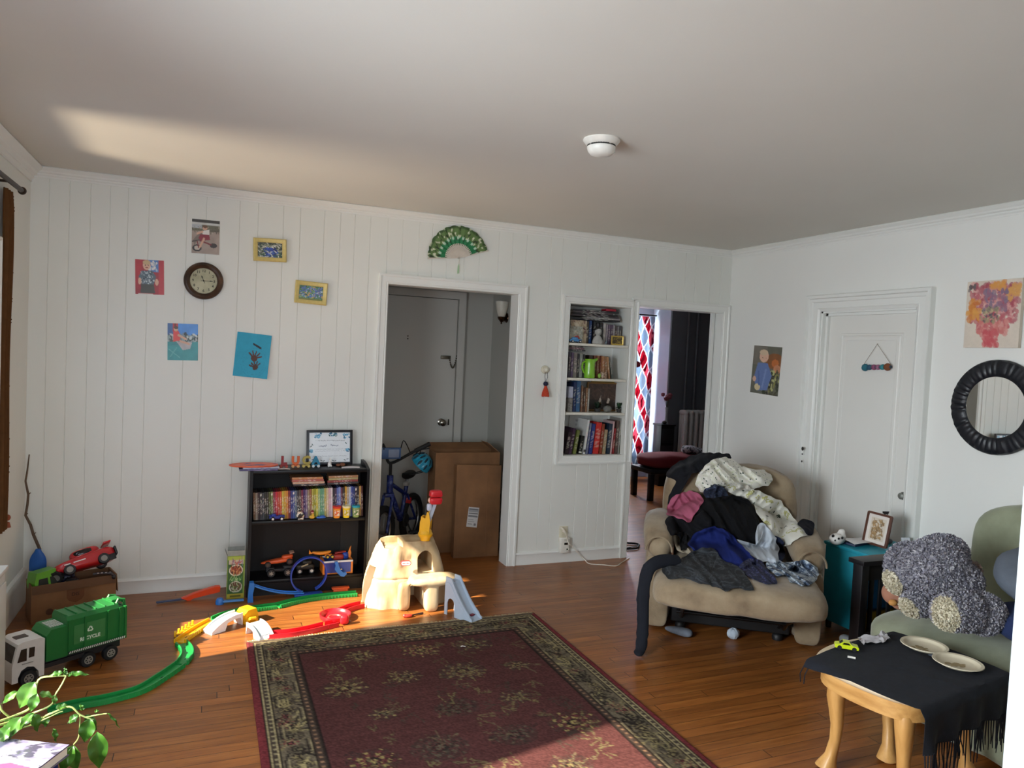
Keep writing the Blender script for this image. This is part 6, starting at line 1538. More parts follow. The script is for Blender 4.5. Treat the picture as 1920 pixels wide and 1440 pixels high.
# leggings leg hanging from the footrest corner to the floor
pl = [WZ(1262, 1072, .47), WZ(1245, 1078, .475)]
t0 = RM @ V((-.455, -.70, .452)); 
pts = [RM @ V(q) for q in ((-.30, -.62, .478), (-.39, -.68, .482), (-.455, -.74, .45), (-.475, -.76, .36), (-.475, -.77, .26), (-.47, -.775, .16), (-.47, -.79, .07), (-.475, -.815, .032), (-.49, -.845, .026))]
mb = MB(); mb.tube(spline(pts, 4), [.03, .032, .034, .036, .037, .037, .036, .035, .035, .034, .034, .034, .034, .034, .034, .033, .033, .033, .032, .032, .032, .031, .031, .03, .03, .029, .028, .027, .026, .026, .026, .024, .016][:len(spline(pts, 4))], 14, flat=.55)
mb.v = [q + V((noise.noise(q * 30), noise.noise(q * 30 + V((9, 0, 0))), 0)) * .006 for q in mb.v]
mb.build('leggings', cloth('#1b1d24'), None, 'charcoal leggings leg hanging off the footrest corner to the floor', 'leggings')
c = WZ(1374, 1198, 0)
mb = MB(); mb.ell((c.x, c.y, .031), (.036, .03, .03), nu=24, nv=16, fn=lambda d: 1 + .12 * noise.noise(d * 3) + .05 * math.sin(math.atan2(d.y, d.x) * 9)); mb.build('balled_sock', MAT('#b7c2cf', .9, 0, .12, 40, .3), None, 'balled pale grey sock on the floor under the footrest', 'sock')
c = WZ(1272, 1190, 0)
mb = MB(); mb.soft((c.x, c.y, .022), (.16, .075, .04), 2.6, 10, 0, tr(c) @ rotz(-.9) @ tr(-c), lambda u, q: V((q.x, q.y * (.8 + .25 * math.sin(q.x * 16)), q.z * (1 + .3 * u.x)))); mb.build('slipper', MAT('#6d7480', .9, 0, .2, 40, .3), None, 'grey slipper on the floor under the recliner left side', 'slipper')
# ================================================================ sofa, bear, low table with shawl, end tables
mSage = MIXMAT([(.3, '#7f846c'), (.55, '#8f947b'), (.75, '#9a9f86')], 6, .9, 4, .25, 140, sheen=.25)
sofa = thing('sofa', 'sage green slipcovered sofa along the right wall', 'sofa', loc=(-.6, -3.2, 0))
SX0, SX1, SY0, SY1 = -1.05, -.06, -4.19, -2.32
def wr(u, q, s=.010, f=6): return q + V(u) * s * noise.noise(V((q.x * f, q.y * f * .6, q.z * f)))
mb = MB()
def skirtf(u, q):
    k = max(0, -u.z); return V((q.x - .02 * k * math.sin(q.y * 22), q.y + .02 * k * math.sin(q.x * 25), q.z)) + V(u) * .008 * noise.noise(V(q) * 6)
mb.soft(((SX0 + SX1) / 2, (SY0 + SY1) / 2, .155), (SX1 - SX0 - .02, SY1 - SY0 - .02, .30), 9, 16, 0, None, skirtf); mb.build('skirt', mSage, sofa, smooth=60)
mb = MB()
def seatf(u, q): return V((q.x, q.y, q.z + .02 * (1 - u.x ** 2) * max(0, u.z) - .075 * max(0, -u.x) ** 3 * max(0, u.z))) + V(u) * .010 * noise.noise(V((q.x * 5, q.y * 3, q.z * 5)))
mb.soft(((SX0 - .02 + SX1 - .20) / 2, (SY0 + SY1) / 2, .305), (SX1 - .20 - SX0 + .02, SY1 - SY0 + .02, .20), 4.5, 18, 0, None, seatf); mb.build('seat', mSage, sofa, smooth=60)
mb = MB()
mb.soft((-.205, (SY0 + SY1 - .02) / 2, .62), (.26, SY1 - SY0 - .02, .68), 4.2, 18, 0, None, lambda u, q: V((q.x - .05 * max(0, -u.z) * (1 if u.x < 0 else 0), q.y, q.z)) + V(u) * .008 * noise.noise(V((q.x * 5, q.y * 4, q.z * 4)))); mb.build('backrest', mSage, sofa, smooth=60)

# grey teddy bear slumped face down on the seat
def camell(mb, px, py, rx, ry, dep, rz=.8, rot=0, **k):
    """ellipsoid seen at a picture position, dep metres in front of the camera, radii in metres from pixels"""
    c = CAMP + ray(px, py) * dep; s = dep / FPX
    q = Matrix.Identity(4)
    ca, sa = math.cos(rot), math.sin(rot)
    X = CR * ca - CU * sa; Y = CR * sa + CU * ca
    for i in range(3): q[i][0], q[i][1], q[i][2], q[i][3] = X[i], Y[i], CF[i], c[i]
    mb.ell((0, 0, 0), (rx * s, ry * s, rz * (rx + ry) / 2 * s), 0, q, nu=28, nv=18, **k)
    return c, s
def depz(px, py, z): d = ray(px, py); return (z - CAMP.z) / d.z
dl = depz(1820, 1192, .452); da = depz(1722, 1154, .452)
def fur(mb, cols, n, ln, seed):
    """adds thousands of tufts standing on the skin already in mb, coloured per tuft"""
    r = random.Random(seed); V0 = [V(q) for q in mb.v]; F0 = list(mb.f); areas = []; tot = 0
    for f in F0:
        a = V0[f[0]]; nrm = V((0, 0, 0)); ar = 0
        for i in range(1, len(f) - 1): c = (V0[f[i]] - a).cross(V0[f[i + 1]] - a); ar += c.length / 2
        tot += ar; areas.append(tot)
    import bisect
    vs, fs, cs = [], [], []
    for _ in range(n):
        f = F0[min(len(F0) - 1, bisect.bisect(areas, r.random() * tot))]
        w = [r.random() + .01 for _ in f]; s = sum(w); p = V((0, 0, 0))
        for a, i in zip(w, f): p += V0[i] * (a / s)
        nr = (V0[f[1]] - V0[f[0]]).cross(V0[f[2]] - V0[f[0]])
        if nr.length < 1e-12: continue
        nr.normalize(); d = (nr + V((r.gauss(0, .45), r.gauss(0, .45), r.gauss(0, .45) - .25))).normalized()
        t = d.orthogonal(); t.rotate(Matrix.Rotation(r.random() * 6.28, 3, d)); L = ln * r.uniform(.5, 1.2); k = t * .0024
        o = len(vs); vs += [p - k, p + k, p + d * L * .7 + k * .6 + t * .003, p + d * L]; fs += [(o, o + 1, o + 2, o + 3)]
        c = cols(p, r); cs += [c] * 4
    mb.c = {i: cols(p, r) for i, p in enumerate(V0)}
    mb.add(vs, fs, 0, None, cs)
G = [lin(c) for c in ('#96949e', '#aaa8b0', '#7f7d88', '#6a6874', '#b9b6ba', '#8b8994')]; CRM = [lin(c) for c in ('#d3cab2', '#c8bfa6', '#dcd4c0')]
bear = thing('teddy_bear', 'big grey plush teddy bear lying face down on the sage sofa', 'teddy bear', loc=(-.75, -2.55, .43))
def pxof(p): d = p - CAMP; w = d.dot(CF); return 960 + FPX * d.dot(CR) / w, 720 - FPX * d.dot(CU) / w
def patch(cx, cy, rx, ry, rot):
    def f(p, r):
        x, y = pxof(p); dx, dy = x - cx, y - cy; ca, sa = math.cos(rot), math.sin(rot); u, v = (dx * ca + dy * sa) / rx, (-dx * sa + dy * ca) / ry
        return r.choice(CRM) if u * u + v * v < 1 else r.choice(G)
    return f
def furpart(name, blobs, col, n, seed, parent, vox=.009):
    mb = MB()
    for q in blobs: camell(mb, *q)
    m_ = MB(); m_.mesh(sculpt(mb, vox, 2)); fur(m_, col, n, .011, seed); return m_.build(name, PAINT(.95, spec=.15), parent, smooth=0)
furpart('bear_body', [(1752, 1066, 62, 56, dl + .17, .85, -.2), (1768, 1035, 44, 32, dl + .20, .9), (1788, 1092, 52, 42, dl + .15, .8), (1704, 1060, 42, 44, da + .13, .8, .5), (1686, 1084, 27, 30, da + .09, .8)], patch(1674, 1094, 15, 26, -.5), 17000, 5, bear)
furpart('arm', [(1744, 1090, 25, 26, da + .0, .8), (1733, 1108, 25, 24, da - .04, .8), (1716, 1132, 27, 24, da - .06, .75), (1738, 1142, 14, 14, da - .05, .8)], patch(1703, 1141, 15, 24, -.75), 7000, 7, bear)
furpart('leg', [(1784, 1148, 36, 34, dl - .07, .8), (1806, 1146, 40, 37, dl - .05, .8), (1842, 1150, 42, 38, dl - .02, .8, .35)], patch(1774, 1152, 25, 34, -.35), 9000, 8, bear)
furpart('ear', [(1822, 1072, 17, 19, dl + .20, .7)], lambda p, r: r.choice([lin('#b9a298'), lin('#a8958e')]), 800, 6, bear, .006)
# small pinkish plush wedged beside the bear
t = thing('plush_toy', 'small tan and pink plush toy peeking out left of the bear', 'plush toy', loc=(-.95, -2.42, .41))
d2 = depz(1690, 1150, .43) + .12
mb = MB(); camell(mb, 1676, 1112, 22, 22, d2, .8); camell(mb, 1690, 1128, 20, 16, d2 - .02, .8); b = MB(); b.mesh(sculpt(mb, .006, 3)); b.build('plush_body', MAT('#a8765f', .9, 0, .2, 30, .3), t)
mb = MB(); camell(mb, 1674, 1130, 8, 6, d2 - .055, .8); b = mb.build('snout', MAT('#c48a4a', .8), t)
# cushions behind the bear
c = WX(1866, 1102, -.52)
mb = MB(); mb.soft((0, 0, 0), (.42, .40, .14), 2.6, 12, 0, tr(-.58, -2.93, .68) @ rotx(.45) @ roty(-.2), lambda u, q: wr(u, q, .01, 9)); mb.build('cushion', MAT('#5c636e', .9, 0, .15, 20, .25), None, 'slate grey cushion against the sofa back, right of the bear', 'cushion')
mb = MB(); mb.soft((0, 0, 0), (.5, .5, .14), 3, 12, 0, tr(-.64, -3.06, .522) @ rotx(.03), lambda u, q: wr(u, q, .018, 8)); mb.build('folded_blanket', MAT('#1c2a52', .9, 0, .25, 12, .3), None, 'navy blue folded blanket on the sofa seat behind the bear', 'blanket')

# ---- low wooden table with a shawl
mPine = MIXMAT([(.3, '#b98648'), (.55, '#cf9d5c'), (.8, '#dcae6e')], 5, .4, 5, .05, 60, stretch=(6, 6, .8))
mPineH = MIXMAT([(.3, '#b98648'), (.55, '#cf9d5c'), (.8, '#dcae6e')], 5, .4, 5, .05, 60, stretch=(8, 1, 8))
TZ = .42
poly0 = [(-1.74, -2.83), (-1.60, -2.68), (-1.28, -2.655), (-1.12, -2.86), (-1.14, -3.03), (-1.40, -3.13), (-1.67, -3.13)]
def smoothpoly(p, k=6):
    n = len(p); o = []
    for i in range(n):
        a, b, c, d = [V((*p[j % n], 0)) for j in (i - 1, i, i + 1, i + 2)]
        for j in range(k):
            t = j / k; q = .5 * ((2 * b) + (c - a) * t + (2 * a - 5 * b + 4 * c - d) * t * t + (3 * b - a - 3 * c + d) * t ** 3); o.append((q.x, q.y))
    return o
sp = smoothpoly(poly0); cxy = (sum(a for a, b in sp) / len(sp), sum(b for a, b in sp) / len(sp))
def inset(p, k): return [(cxy[0] + (a - cxy[0]) * k, cxy[1] + (b - cxy[1]) * k) for a, b in p]
sp = sp[::-1] if sum(a[0] * b[1] - b[0] * a[1] for a, b in zip(sp, sp[1:] + sp[:1])) < 0 else sp
lowt = thing('low_table', 'low blond wooden table with curved cabriole legs under a navy shawl', 'table', loc=(cxy[0], cxy[1], 0))
mb = MB(); mb.loft([[(a, b, z) for a, b in inset(sp, k)] for k, z in ((.95, TZ - .026), (.985, TZ - .022), (1.0, TZ - .014), (1.0, TZ - .008), (.985, TZ - .002), (.96, TZ - .0008))]); mb.build('tabletop', MAT('#d3bfa0', .45, 0, .1, 20), lowt, smooth=45)
mb = MB(); a = inset(sp, .93); b_ = inset(sp, .87); mb.loft([[(x, y, TZ - .0265) for x, y in a], [(x, y, TZ - .088) for x, y in a], [(x, y, TZ - .088) for x, y in b_], [(x, y, TZ - .0265) for x, y in b_]], cap=False, closed=True); mb.build('apron', mPineH, lowt, smooth=45)
def cab(fx, fy, tx, ty, dx, dy):
    """cabriole leg: knee bulges outward, ankle tucks in, pad foot turns out"""
    mb = MB(); prof = [(0, 0, .030), (.012, .018, .036), (.03, .014, .030), (.06, .004, .021), (.12, -.004, .019), (.18, -.003, .021), (.24, .006, .026), (.29, .014, .031), (.335, .012, .033), (.37, .004, .030), (TZ - .0275, 0, .026)]
    rings = []
    for z, o, r in prof:
        k = z / TZ; x, y = fx + (tx - fx) * k, fy + (ty - fy) * k
        rings.append([(x + dx * o + r * math.copysign(abs(math.cos(a)) ** .75, math.cos(a)), y + dy * o + r * math.copysign(abs(math.sin(a)) ** .75, math.sin(a)), z + .0008) for a in [2 * PI * j / 16 for j in range(16)]])
    mb.loft(rings); mb.build('leg', mPine, lowt, smooth=60)
cab(-1.665, -2.815, -1.655, -2.84, -.85, .5); cab(-1.385, -2.845, -1.34, -2.76, -.9, -.3); cab(-1.625, -3.10, -1.62, -3.08, -.7, -.6); cab(-1.19, -3.02, -1.19, -3.0, .7, -.5)

# shawl: lies on the top, drops over the near and right edges, with twisted fringe
mShawl = MIXMAT([(.35, '#0b0e18'), (.6, '#10141f'), (.8, '#1a1f2e')], 40, .95, 4, .3, 300)
shawl = thing('shawl', 'dark navy shawl with long fringe spread over the low table', 'shawl', loc=(-1.4, -2.95, .2))
E0, E1 = V((-1.70, -3.20, TZ)), V((-1.085, -3.10, TZ))          # near edge, left to right
B0_, B1_ = V((-1.745, -2.76, TZ)), V((-1.16, -2.645, TZ))         # far edge
def shawlpt(u, v):
    if v < .6:
        k = v / .6; a = B0_.lerp(B1_, u); b = E0.lerp(E1, u); p = a.lerp(b, k)
        p.x += -.012 * math.sin(PI * u) * 0 + (.055 * math.sin(PI * k) * (u - .45)); p.y += .02 * math.sin(PI * u) * (1 - k)
        if u < .12: p.x -= .0
        z = TZ + .0065 + .0022 * noise.noise(V((p.x * 14, p.y * 14, 0))) + .004 * math.exp(-((u - .3 - .2 * k) / .03) ** 2) * k
        ov = max(0, (.06 - u) / .06); e = max(0, 1 - k * 2.2)
        return V((p.x - (.006 + .03 * e) * ov, p.y, z - .03 * e * max(0, (.02 - u) / .02)))
    k = (v - .6) / .4; b = E0.lerp(E1, u)
    n = V((.23, -.97, 0)); w = math.sin(u * 26) * .010 * k + .008 * noise.noise(V((u * 9, k, 4))) * k
    dz = (.15 - .02 * math.sin(PI * u * .9)) * k
    r = .018 * min(1, k * 6)
    return V((b.x, b.y, 0)) + n * (r + w) + V((0, 0, TZ + .0065 - dz - .004 * min(1, k * 6)))
mb = MB(); mb.sheet(60, 50, lambda u, v: shawlpt(1 - u, v), .0022); mb.build('cloth', mShawl, shawl, smooth=60)
r = random.Random(2); mb = MB()
for i in range(64):
    u = (i + .5) / 64; p = shawlpt(u, 1.0); L = r.uniform(.08, .13); q = V((r.uniform(-.012, .012), r.uniform(-.010, .004), 0))
    mb.tube([p + V((0, 0, .004)), p + q * .3 - V((0, 0, L * .35)), p + q * .8 + V((r.uniform(-.005, .005), 0, -L * .7)), p + q - V((0, 0, L))], [.0026, .0022, .0022, .0014], 5)
for i in range(2):
    p = shawlpt(.0, .01 + .03 * i) + V((-.004, .002, 0)); mb.tube([p, p + V((-.010, .004, -.025)), p + V((-.012 + r.uniform(-.01, .01), .006, -.06))], .002, 5)
tag(mb.build('fringe', mShawl, shawl, smooth=60), kind='stuff')
ZC = TZ + .0115
# paper plates, toy car, chalk, crumpled paper
def plate(px, py, label, rx=.088, seed=1):
    c = WZ(px, py, ZC + .008); T = tr(c.x, c.y, ZC)
    t = thing('paper_plate', label, 'plate', M=T, group='used paper plates on the low table')
    mb = MB(); R = rx
    mb.lathe([(0, 0), (R * .72, 0), (R * .80, .004), (R * .86, .011), (R * .98, .0135), (R, .0125), (R * .985, .0155), (R * .86, .0138), (R * .78, .0062), (R * .70, .0022), (0, .0022)], 60, 0, T, cap=False); mb.build('dish', MAT('#cbc1a9', .6, 0, .08, 30), t)
    mb = MB(); q = random.Random(seed)
    for _ in range(10):
        a, d = q.uniform(0, 6.28), q.uniform(0, R * .5); mb.ell((c.x + d * math.cos(a) - .02, c.y + d * math.sin(a) * .7, ZC + .003), (q.uniform(.006, .018), q.uniform(.005, .012), .0012), nu=10, nv=5)
    tag(mb.build('food_smears', MAT('#94825f', .6, 0, .3, 60), t), kind='stuff')
plate(1733, 1211, 'used paper plate on the far edge of the navy shawl', seed=3); plate(1796, 1243, 'used paper plate on the navy shawl, nearer the camera', seed=4)
c = WZ(1587, 1217, ZC); T = tr(c.x, c.y, ZC) @ rotz(-.72)
t = thing('toy_car', 'neon yellow toy car on the corner of the navy shawl', 'toy car', M=T)
mY = MAT('#c9d81f', .3, coat=.5); 
mb = MB(); mb.M = T; mb.prism([(-.044, .006), (.042, .006), (.044, .014), (.040, .019), (.022, .021), (.010, .0315), (-.014, .0325), (-.028, .022), (-.042, .020), (-.045, .013)], -.0175, .0175, 0, rotx(PI / 2)); mb.build('body', mY, t, smooth=30)
for nm, pts in (('side_window', [(-.018, .0225), (.012, .0225), (.006, .030), (-.012, .030)]),):
    for y in (-.0178, .0178): mb = MB(); mb.M = T; mb.prism(pts, -.0004, .0004, 0, tr(0, y, 0) @ rotx(PI / 2)); mb.build(nm, MAT('#16180c', .2), t)
for x0, z0, x1, z1 in ((.0205, .0218, .0105, .0312), (-.0272, .0228, -.0152, .0322)):
    mb = MB(); mb.M = T; mb.add([(x0, -.014, z0), (x0, .014, z0), (x1, .012, z1), (x1, -.012, z1)], [(0, 1, 2, 3), (3, 2, 1, 0)]); mb.v = [q + V((0, 0, .0006)) for q in mb.v]; mb.add([q for q in ((x0, -.014, z0 + .0002), (x0, .014, z0 + .0002), (x1, .012, z1 + .0002), (x1, -.012, z1 + .0002))], [(0, 1, 2, 3)]); mb.build('windscreen', MAT('#16180c', .2), t)
for x in (-.027, .027):
    for y in (-.016, .016): mb = MB(); mb.M = T; wheel(mb, (x, y, .0085), .0085, .006); mb.build('wheel', mTB, t)
a, b_ = WZ(1589, 1233, ZC), WZ(1604, 1236, ZC)
mb = MB(); mb.cyl((a.x, a.y, ZC + .004), (b_.x, b_.y, ZC + .004), .004, n=10); mb.build('chalk_stick', MAT('#dcd9d2', .9), None, 'short white chalk stick in front of the yellow toy car', 'chalk')
c = WZ(1640, 1201, ZC)
mb = MB(); mb.sheet(22, 12, lambda u, v: (c.x + (u - .5) * .16 + (v - .5) * .03, c.y + (v - .5) * .06 + .01 * math.sin(8 * u), ZC + .004 + .022 * abs(noise.noise(V((u * 5, v * 3, 1)))) + .014 * max(0, u - .5)), .0006); mb.build('crumpled_wrapper', MAT('#b3b0b4', .6, 0, .3, 60), None, 'crumpled pale wrapper at the back edge of the shawl', 'wrapper')
mb = MB(); c = WZ(1740, 1228, ZC); mb.sheet(6, 4, lambda u, v: (c.x + .03 * u, c.y - .02 + .02 * v, ZC + .001 + .002 * math.sin(4 * u)), .0008); mb.build('paper_scrap', MAT('#5a6270', .7), None, 'small grey scrap between the two paper plates', 'paper')

# ---- the sofa's slatted black wooden arm, and what shows through it
mBk = MAT('#131114', .35, 0, .2, 15)
ET = (-.755, -.12, -2.125, -2.045, .56)
arm = MB(); arm.rbox(((ET[0] + ET[1]) / 2, (ET[2] + ET[3]) / 2, ET[4] - .0125), (ET[1] - ET[0] + .03, ET[3] - ET[2] + .02, .025), .003); ao = arm.build('wooden_arm', mBk, sofa)
for x in (ET[0] + .025, ET[1] - .025): mb = MB(); mb.rbox((x, -2.085, .268), (.05, .06, .534), .002); mb.build('post', mBk, ao)
for z, hh in ((ET[4] - .0705, .09), (.12, .06)): mb = MB(); mb.rbox(((ET[0] + ET[1]) / 2, -2.085, z), (ET[1] - ET[0] - .1005, .03, hh), .002); mb.build('rail', mBk, ao)
for k in range(8): mb = MB(); mb.rbox((ET[0] + .105 + k * .066, -2.088, .297), (.028, .010, .292), .002); mb.build('slat', mBk, ao)
mb = MB(); mb.rbox((-.44, -2.20, .16), (.55, .16, .04), .004); mb.build('side_rail', mBk, sofa)
mb = MB(); M = tr(-.70, -2.062, .02)
mb.grid(2, 30, lambda u, v: (u * .44, -.001, v * .44), 0, M, cols=lambda q: lin('#2b86c6') if q[2] > .27 else (lin('#1d2620') if q[2] > .25 else lin('#b59c38'))); mb.box(0, .44, 0, .018, 0, .44, 0, M, lin('#2b6a94')); mb.v = [q - V((0, 0, .019)) for q in mb.v]
mb.build('painted_board', PAINT(.5), None, 'blue and yellow painted board standing behind the black slatted sofa arm', 'board')

# ---- teal cabinet with its clutter
TC = (-.475, -.05, -1.955, -1.60, .52)
mTeal = MIXMAT([(.3, '#157a8c'), (.6, '#1f92a6'), (.8, '#2aa0b2')], 5, .5, 4, .06, 40)
t = thing('teal_cabinet', 'turquoise painted cabinet between the recliner and the black slatted sofa arm', 'cabinet', loc=((TC[0] + TC[1]) / 2, (TC[2] + TC[3]) / 2, 0))
mb = MB(); mb.rbox(((TC[0] + TC[1]) / 2, (TC[2] + TC[3]) / 2, .275), (TC[1] - TC[0], TC[3] - TC[2], .45), .004); mb.build('carcass', mTeal, t)
mb = MB(); mb.rbox(((TC[0] + TC[1]) / 2, (TC[2] + TC[3]) / 2, .5105), (TC[1] - TC[0] + .02, TC[3] - TC[2] + .016, .02), .004); mb.build('top', mTeal, t)
for k in range(2): mb = MB(); mb.rbox((TC[0] + .12 + k * .23, TC[2] - .006, .275), (.215, .010, .42), .003); d = mb.build('door', mTeal, t); mb = MB(); mb.lathe([(0, 0), (.006, 0), (.006, .008), (.012, .014), (.010, .022), (0, .024)], 14, 0, tr(TC[0] + .20 + k * .07, TC[2] - .0112, .30) @ rotx(PI / 2)); mb.build('knob', mNick, d)
for x in (TC[0] + .03, TC[1] - .03):
    for y in (TC[2] + .03, TC[3] - .03): mb = MB(); mb.cyl((x, y, .001), (x, y, .0499), .016, .02, 12); mb.build('foot', mBk, t)
mb = MB(); c = WZ(1560, 1182, .03); mb.soft((-.60, -1.93, .036), (.07, .12, .07), 3, 7, 0, None, lambda u, q: wr(u, q, .014, 20)); mb.build('rag', MAT('#8a8c8f', .9, 0, .2, 30, .3), None, 'crumpled grey rag on the floor between recliner and turquoise cabinet', 'rag')
ZK = .5212
# panda plush head
t = thing('panda_figurine', 'white and black panda money box on the turquoise cabinet', 'figurine', loc=(-.47, -1.70, ZK))
c = WY(1568, 1010, -1.70); k = V((c.x, -1.70, ZK))
mb = MB(); mb.ell((k.x, -1.70, ZK + .034), (.042, .036, .034), nu=24, nv=16); mb.ell((k.x + .045, -1.69, ZK + .040), (.03, .028, .040), nu=20, nv=14); mb.ell((k.x + .05, -1.69, ZK + .072), (.022, .018, .018)); b = MB(); b.mesh(sculpt(mb, .004, 3)); b.build('body', MAT('#dcd9d4', .5), t)
for dx, dy, dz, r_ in ((-.018, -.034, .046, .0075), (.008, -.036, .05, .0085), (-.038, -.01, .058, .010), (-.034, -.024, .034, .006)):
    mb = MB(); mb.ell((k.x + dx, -1.70 + dy, ZK + dz), (r_, r_ * .6, r_ * .9), nu=12, nv=8); mb.build('black_patch', MAT('#191818', .5), t)
# clutter: dark book, cloth, paper sheet
mb = MB(); mb.rbox((-.36, -1.70, ZK + .0075), (.16, .11, .014), .002, 0, tr(-.36, -1.7, 0) @ rotz(.2) @ tr(.36, 1.7, 0)); mb.build('notebook', MAT('#25304a', .5), None, 'dark blue notebook under the white sheet on the turquoise cabinet', 'notebook')
mb = MB(); a, b_, c = WY(1588, 1012, -1.72), WY(1650, 1010, -1.66), WY(1674, 1030, -1.78)
mb.sheet(16, 8, lambda u, v: (-.455 + .27 * u + .03 * v, -1.79 + .13 * v, ZK + .0195 + .010 * math.sin(5 * u + 2 * v) * .5 + .010 * u + .012 * max(0, .3 - u)), .0008); mb.build('paper_sheet', MAT('#dcdada', .7), None, 'loose curled white sheet on top of the turquoise cabinet', 'paper')
mb = MB(); mb.soft((-.16, -1.735, ZK + .017), (.12, .07, .03), 3, 8, 0, None, lambda u, q: wr(u, q, .008, 25)); mb.build('cloth_bundle', MAT('#4a4a50', .9, 0, .3, 40, .3), None, 'small dark cloth bundle at the cabinet end under the frame', 'cloth')
# leaning framed print on a little easel
xf = -.30
while WX(1618, 1016, xf).z < ZK + .003: xf += .002
bl, br = WX(1618, 1016, xf), WX(1664, 1024, xf); tl = WX(1630, 957, xf + .035); br.z = bl.z
M, w, h = quadframe(tl, tl + (br - bl), bl)
t = thing('framed_print', 'brown rounded picture frame with a sepia print on the turquoise cabinet', 'picture', M=M)
mb = MB(); outer = [(w / 2 + a, h / 2 + b) for a, b in rrect(w, h, .012, 4)]; inner = [(w / 2 + a, h / 2 + b) for a, b in rrect(w - .026, h - .026, .004, 4)]
mb.loft([[(a, y, b) for a, b in P_] for P_, y in ((outer, 0), (outer, -.012), (inner, -.014), (inner, 0))], 0, M, cap=False, closed=True); mb.box(.01, w - .01, -.003, -.001, .01, h - .01, 0, M); mb.build('frame', MAT('#5a372a', .4), t)
p = Pix(40, 54, '#e6ded6'); p.rect(.16, .12, .84, .88, '#d9cdbd').speck(120, ['#a08058', '#7d6040', '#b8966a', '#8f7450'], .07, .035, .25, .18, .75, .84, k=.8, seed=9)
mb = MB(); panel(mb, p, w - .026, h - .026, M @ tr(.013, -.0035, .013), .003); mb.build('print', PAINT(.3, coat=.3), t)
mb = MB(); mb.prism([(0, 0), (.03, 0), (.036, .02), (-.004, .012)], -.004, .004, 0, M @ tr(w * .55, .004, h + .002) @ rotx(PI / 2)); mb.box(-.004, .004, .002, .008, -h * .2, .004, 0, M @ tr(w * .6, .004, h)); mb.build('easel_tip', mBk, t)
# photo card, mushrooms on the black end table
c = WY(1698, 1018, -1.86); M = frame((c.x - .03, -1.86, ZK + .001), (1, -.25, 0), (.25, 1, 0), (0, 0, 1)) @ rotx(-.2)
p = Pix(24, 28, '#d9dde2'); p.ell(.55, .55, .26, .3, '#4a5a7a').ell(.55, .5, .13, .18, '#8a94a8')
mb = MB(); panel(mb, p, .055, .062, M, .002); mb.build('photo_card', PAINT(.4), None, 'small blue and white card standing on the turquoise cabinet', 'card')
t = thing('wooden_mushrooms', 'carved wooden mushroom ornament on the turquoise cabinet behind the bear', 'ornament', loc=(-.2, -1.9, ZK))
mW = MIXMAT([(.3, '#6a3a24'), (.6, '#8f5234'), (.8, '#a0623e')], 30, .5, 4, .1)
def mush(px, py, r, y, tilt, pale=False):
    c = WY(px, py, y); b0 = V((c.x + .015, y + .01, ZK + .012)); mb = MB(); mb.tube([b0, b0.lerp(c, .5) + V((.012, 0, 0)), c - V((0, 0, .004))], [.010, .007, .006], 10); st = mb.build('stem', mW, t)
    mb = MB(); mb.lathe([(0, -.004), (r * .8, -.006), (r, .002), (r * .85, .012), (r * .4, .020), (0, .022)], 24, 0, tr(c) @ roty(tilt)); mb.build('mushroom_cap', MAT('#c9bfa4', .6) if pale else mW, t)
mush(1793, 973, .052, -1.90, -.05); mush(1768, 987, .046, -1.93, .2)
mb = MB(); c = WY(1783, 1014, -1.90); mb.soft((c.x, -1.90, ZK + .0075), (.15, .09, .014), 2.5, 8); mb.build('base', mW, t)
c = WY(1752, 985, -1.88)
mb = MB(); mb.lathe([(0, 0), (.034, 0), (.036, .004), (.036, .012), (.034, .016), (0, .016)], 30, 0, tr(c.x, -1.84, ZK + .0385) @ rotx(PI / 2 - .15)); mb.build('wooden_disc', MAT('#c8bd9c', .6, 0, .15, 25), None, 'pale round wooden disc leaning behind the mushroom ornament', 'disc')
mb = MB(); c = WY(1812, 1030, -1.93); mb.soft((-.19, -1.90, ZK + .035), (.09, .10, .066), 3, 8, 0, None, lambda u, q: wr(u, q, .008, 20)) if False else mb.soft((-.095, -1.92, ZK + .02), (.075, .05, .036), 3, 8, 0, None, lambda u, q: wr(u, q, .008, 20)); mb.build('pouch', MAT('#2b2d30', .7, 0, .25, 30, .2), None, 'dark pouch on the turquoise cabinet beside the sofa back', 'pouch')
# ================================================================ recessed bookshelf in the wall
t = thing('recessed_bookshelf', 'white recessed bookshelf niche in the boarded wall beside the bedroom doorway', 'bookshelf', loc=(-1.2, .1, .81))
NX0, NX1, NZ0, NZ1, ND = -1.467, -.94, .81, 1.95, .245
mb = MB(); mb.box(NX0 - .012, NX0 - .0001, .0065, ND, NZ0 - .012, NZ1 + .012); mb.box(NX1 + .0001, NX1 + .012, .0065, ND, NZ0 - .012, NZ1 + .012); mb.box(NX0, NX1, .0065, ND, NZ0 - .012, NZ0 - .0001); mb.box(NX0, NX1, .0065, ND, NZ1 + .0001, NZ1 + .012); mb.box(NX0, NX1, ND, ND + .012, NZ0, NZ1)
mb.build('niche_lining', mTrim, t, smooth=0)
k = door_trim('t', NX0, NX1 + .0, NZ1, w=.064, four=True, z0=NZ0); k.build('casing', mTrim, t, smooth=25)
SH = [.8102, 1.136, 1.397, 1.66]
for z in SH[1:]: mb = MB(); mb.rbox(((NX0 + NX1) / 2, .122, z - .010), (NX1 - NX0 - .001, .236, .019), .003); mb.build('shelf', MAT('#dcd8cc', .4), t)
g4 = 'books in the recessed bookshelf'
def nx(px, py, y=.05): return WY(px, py, y).x
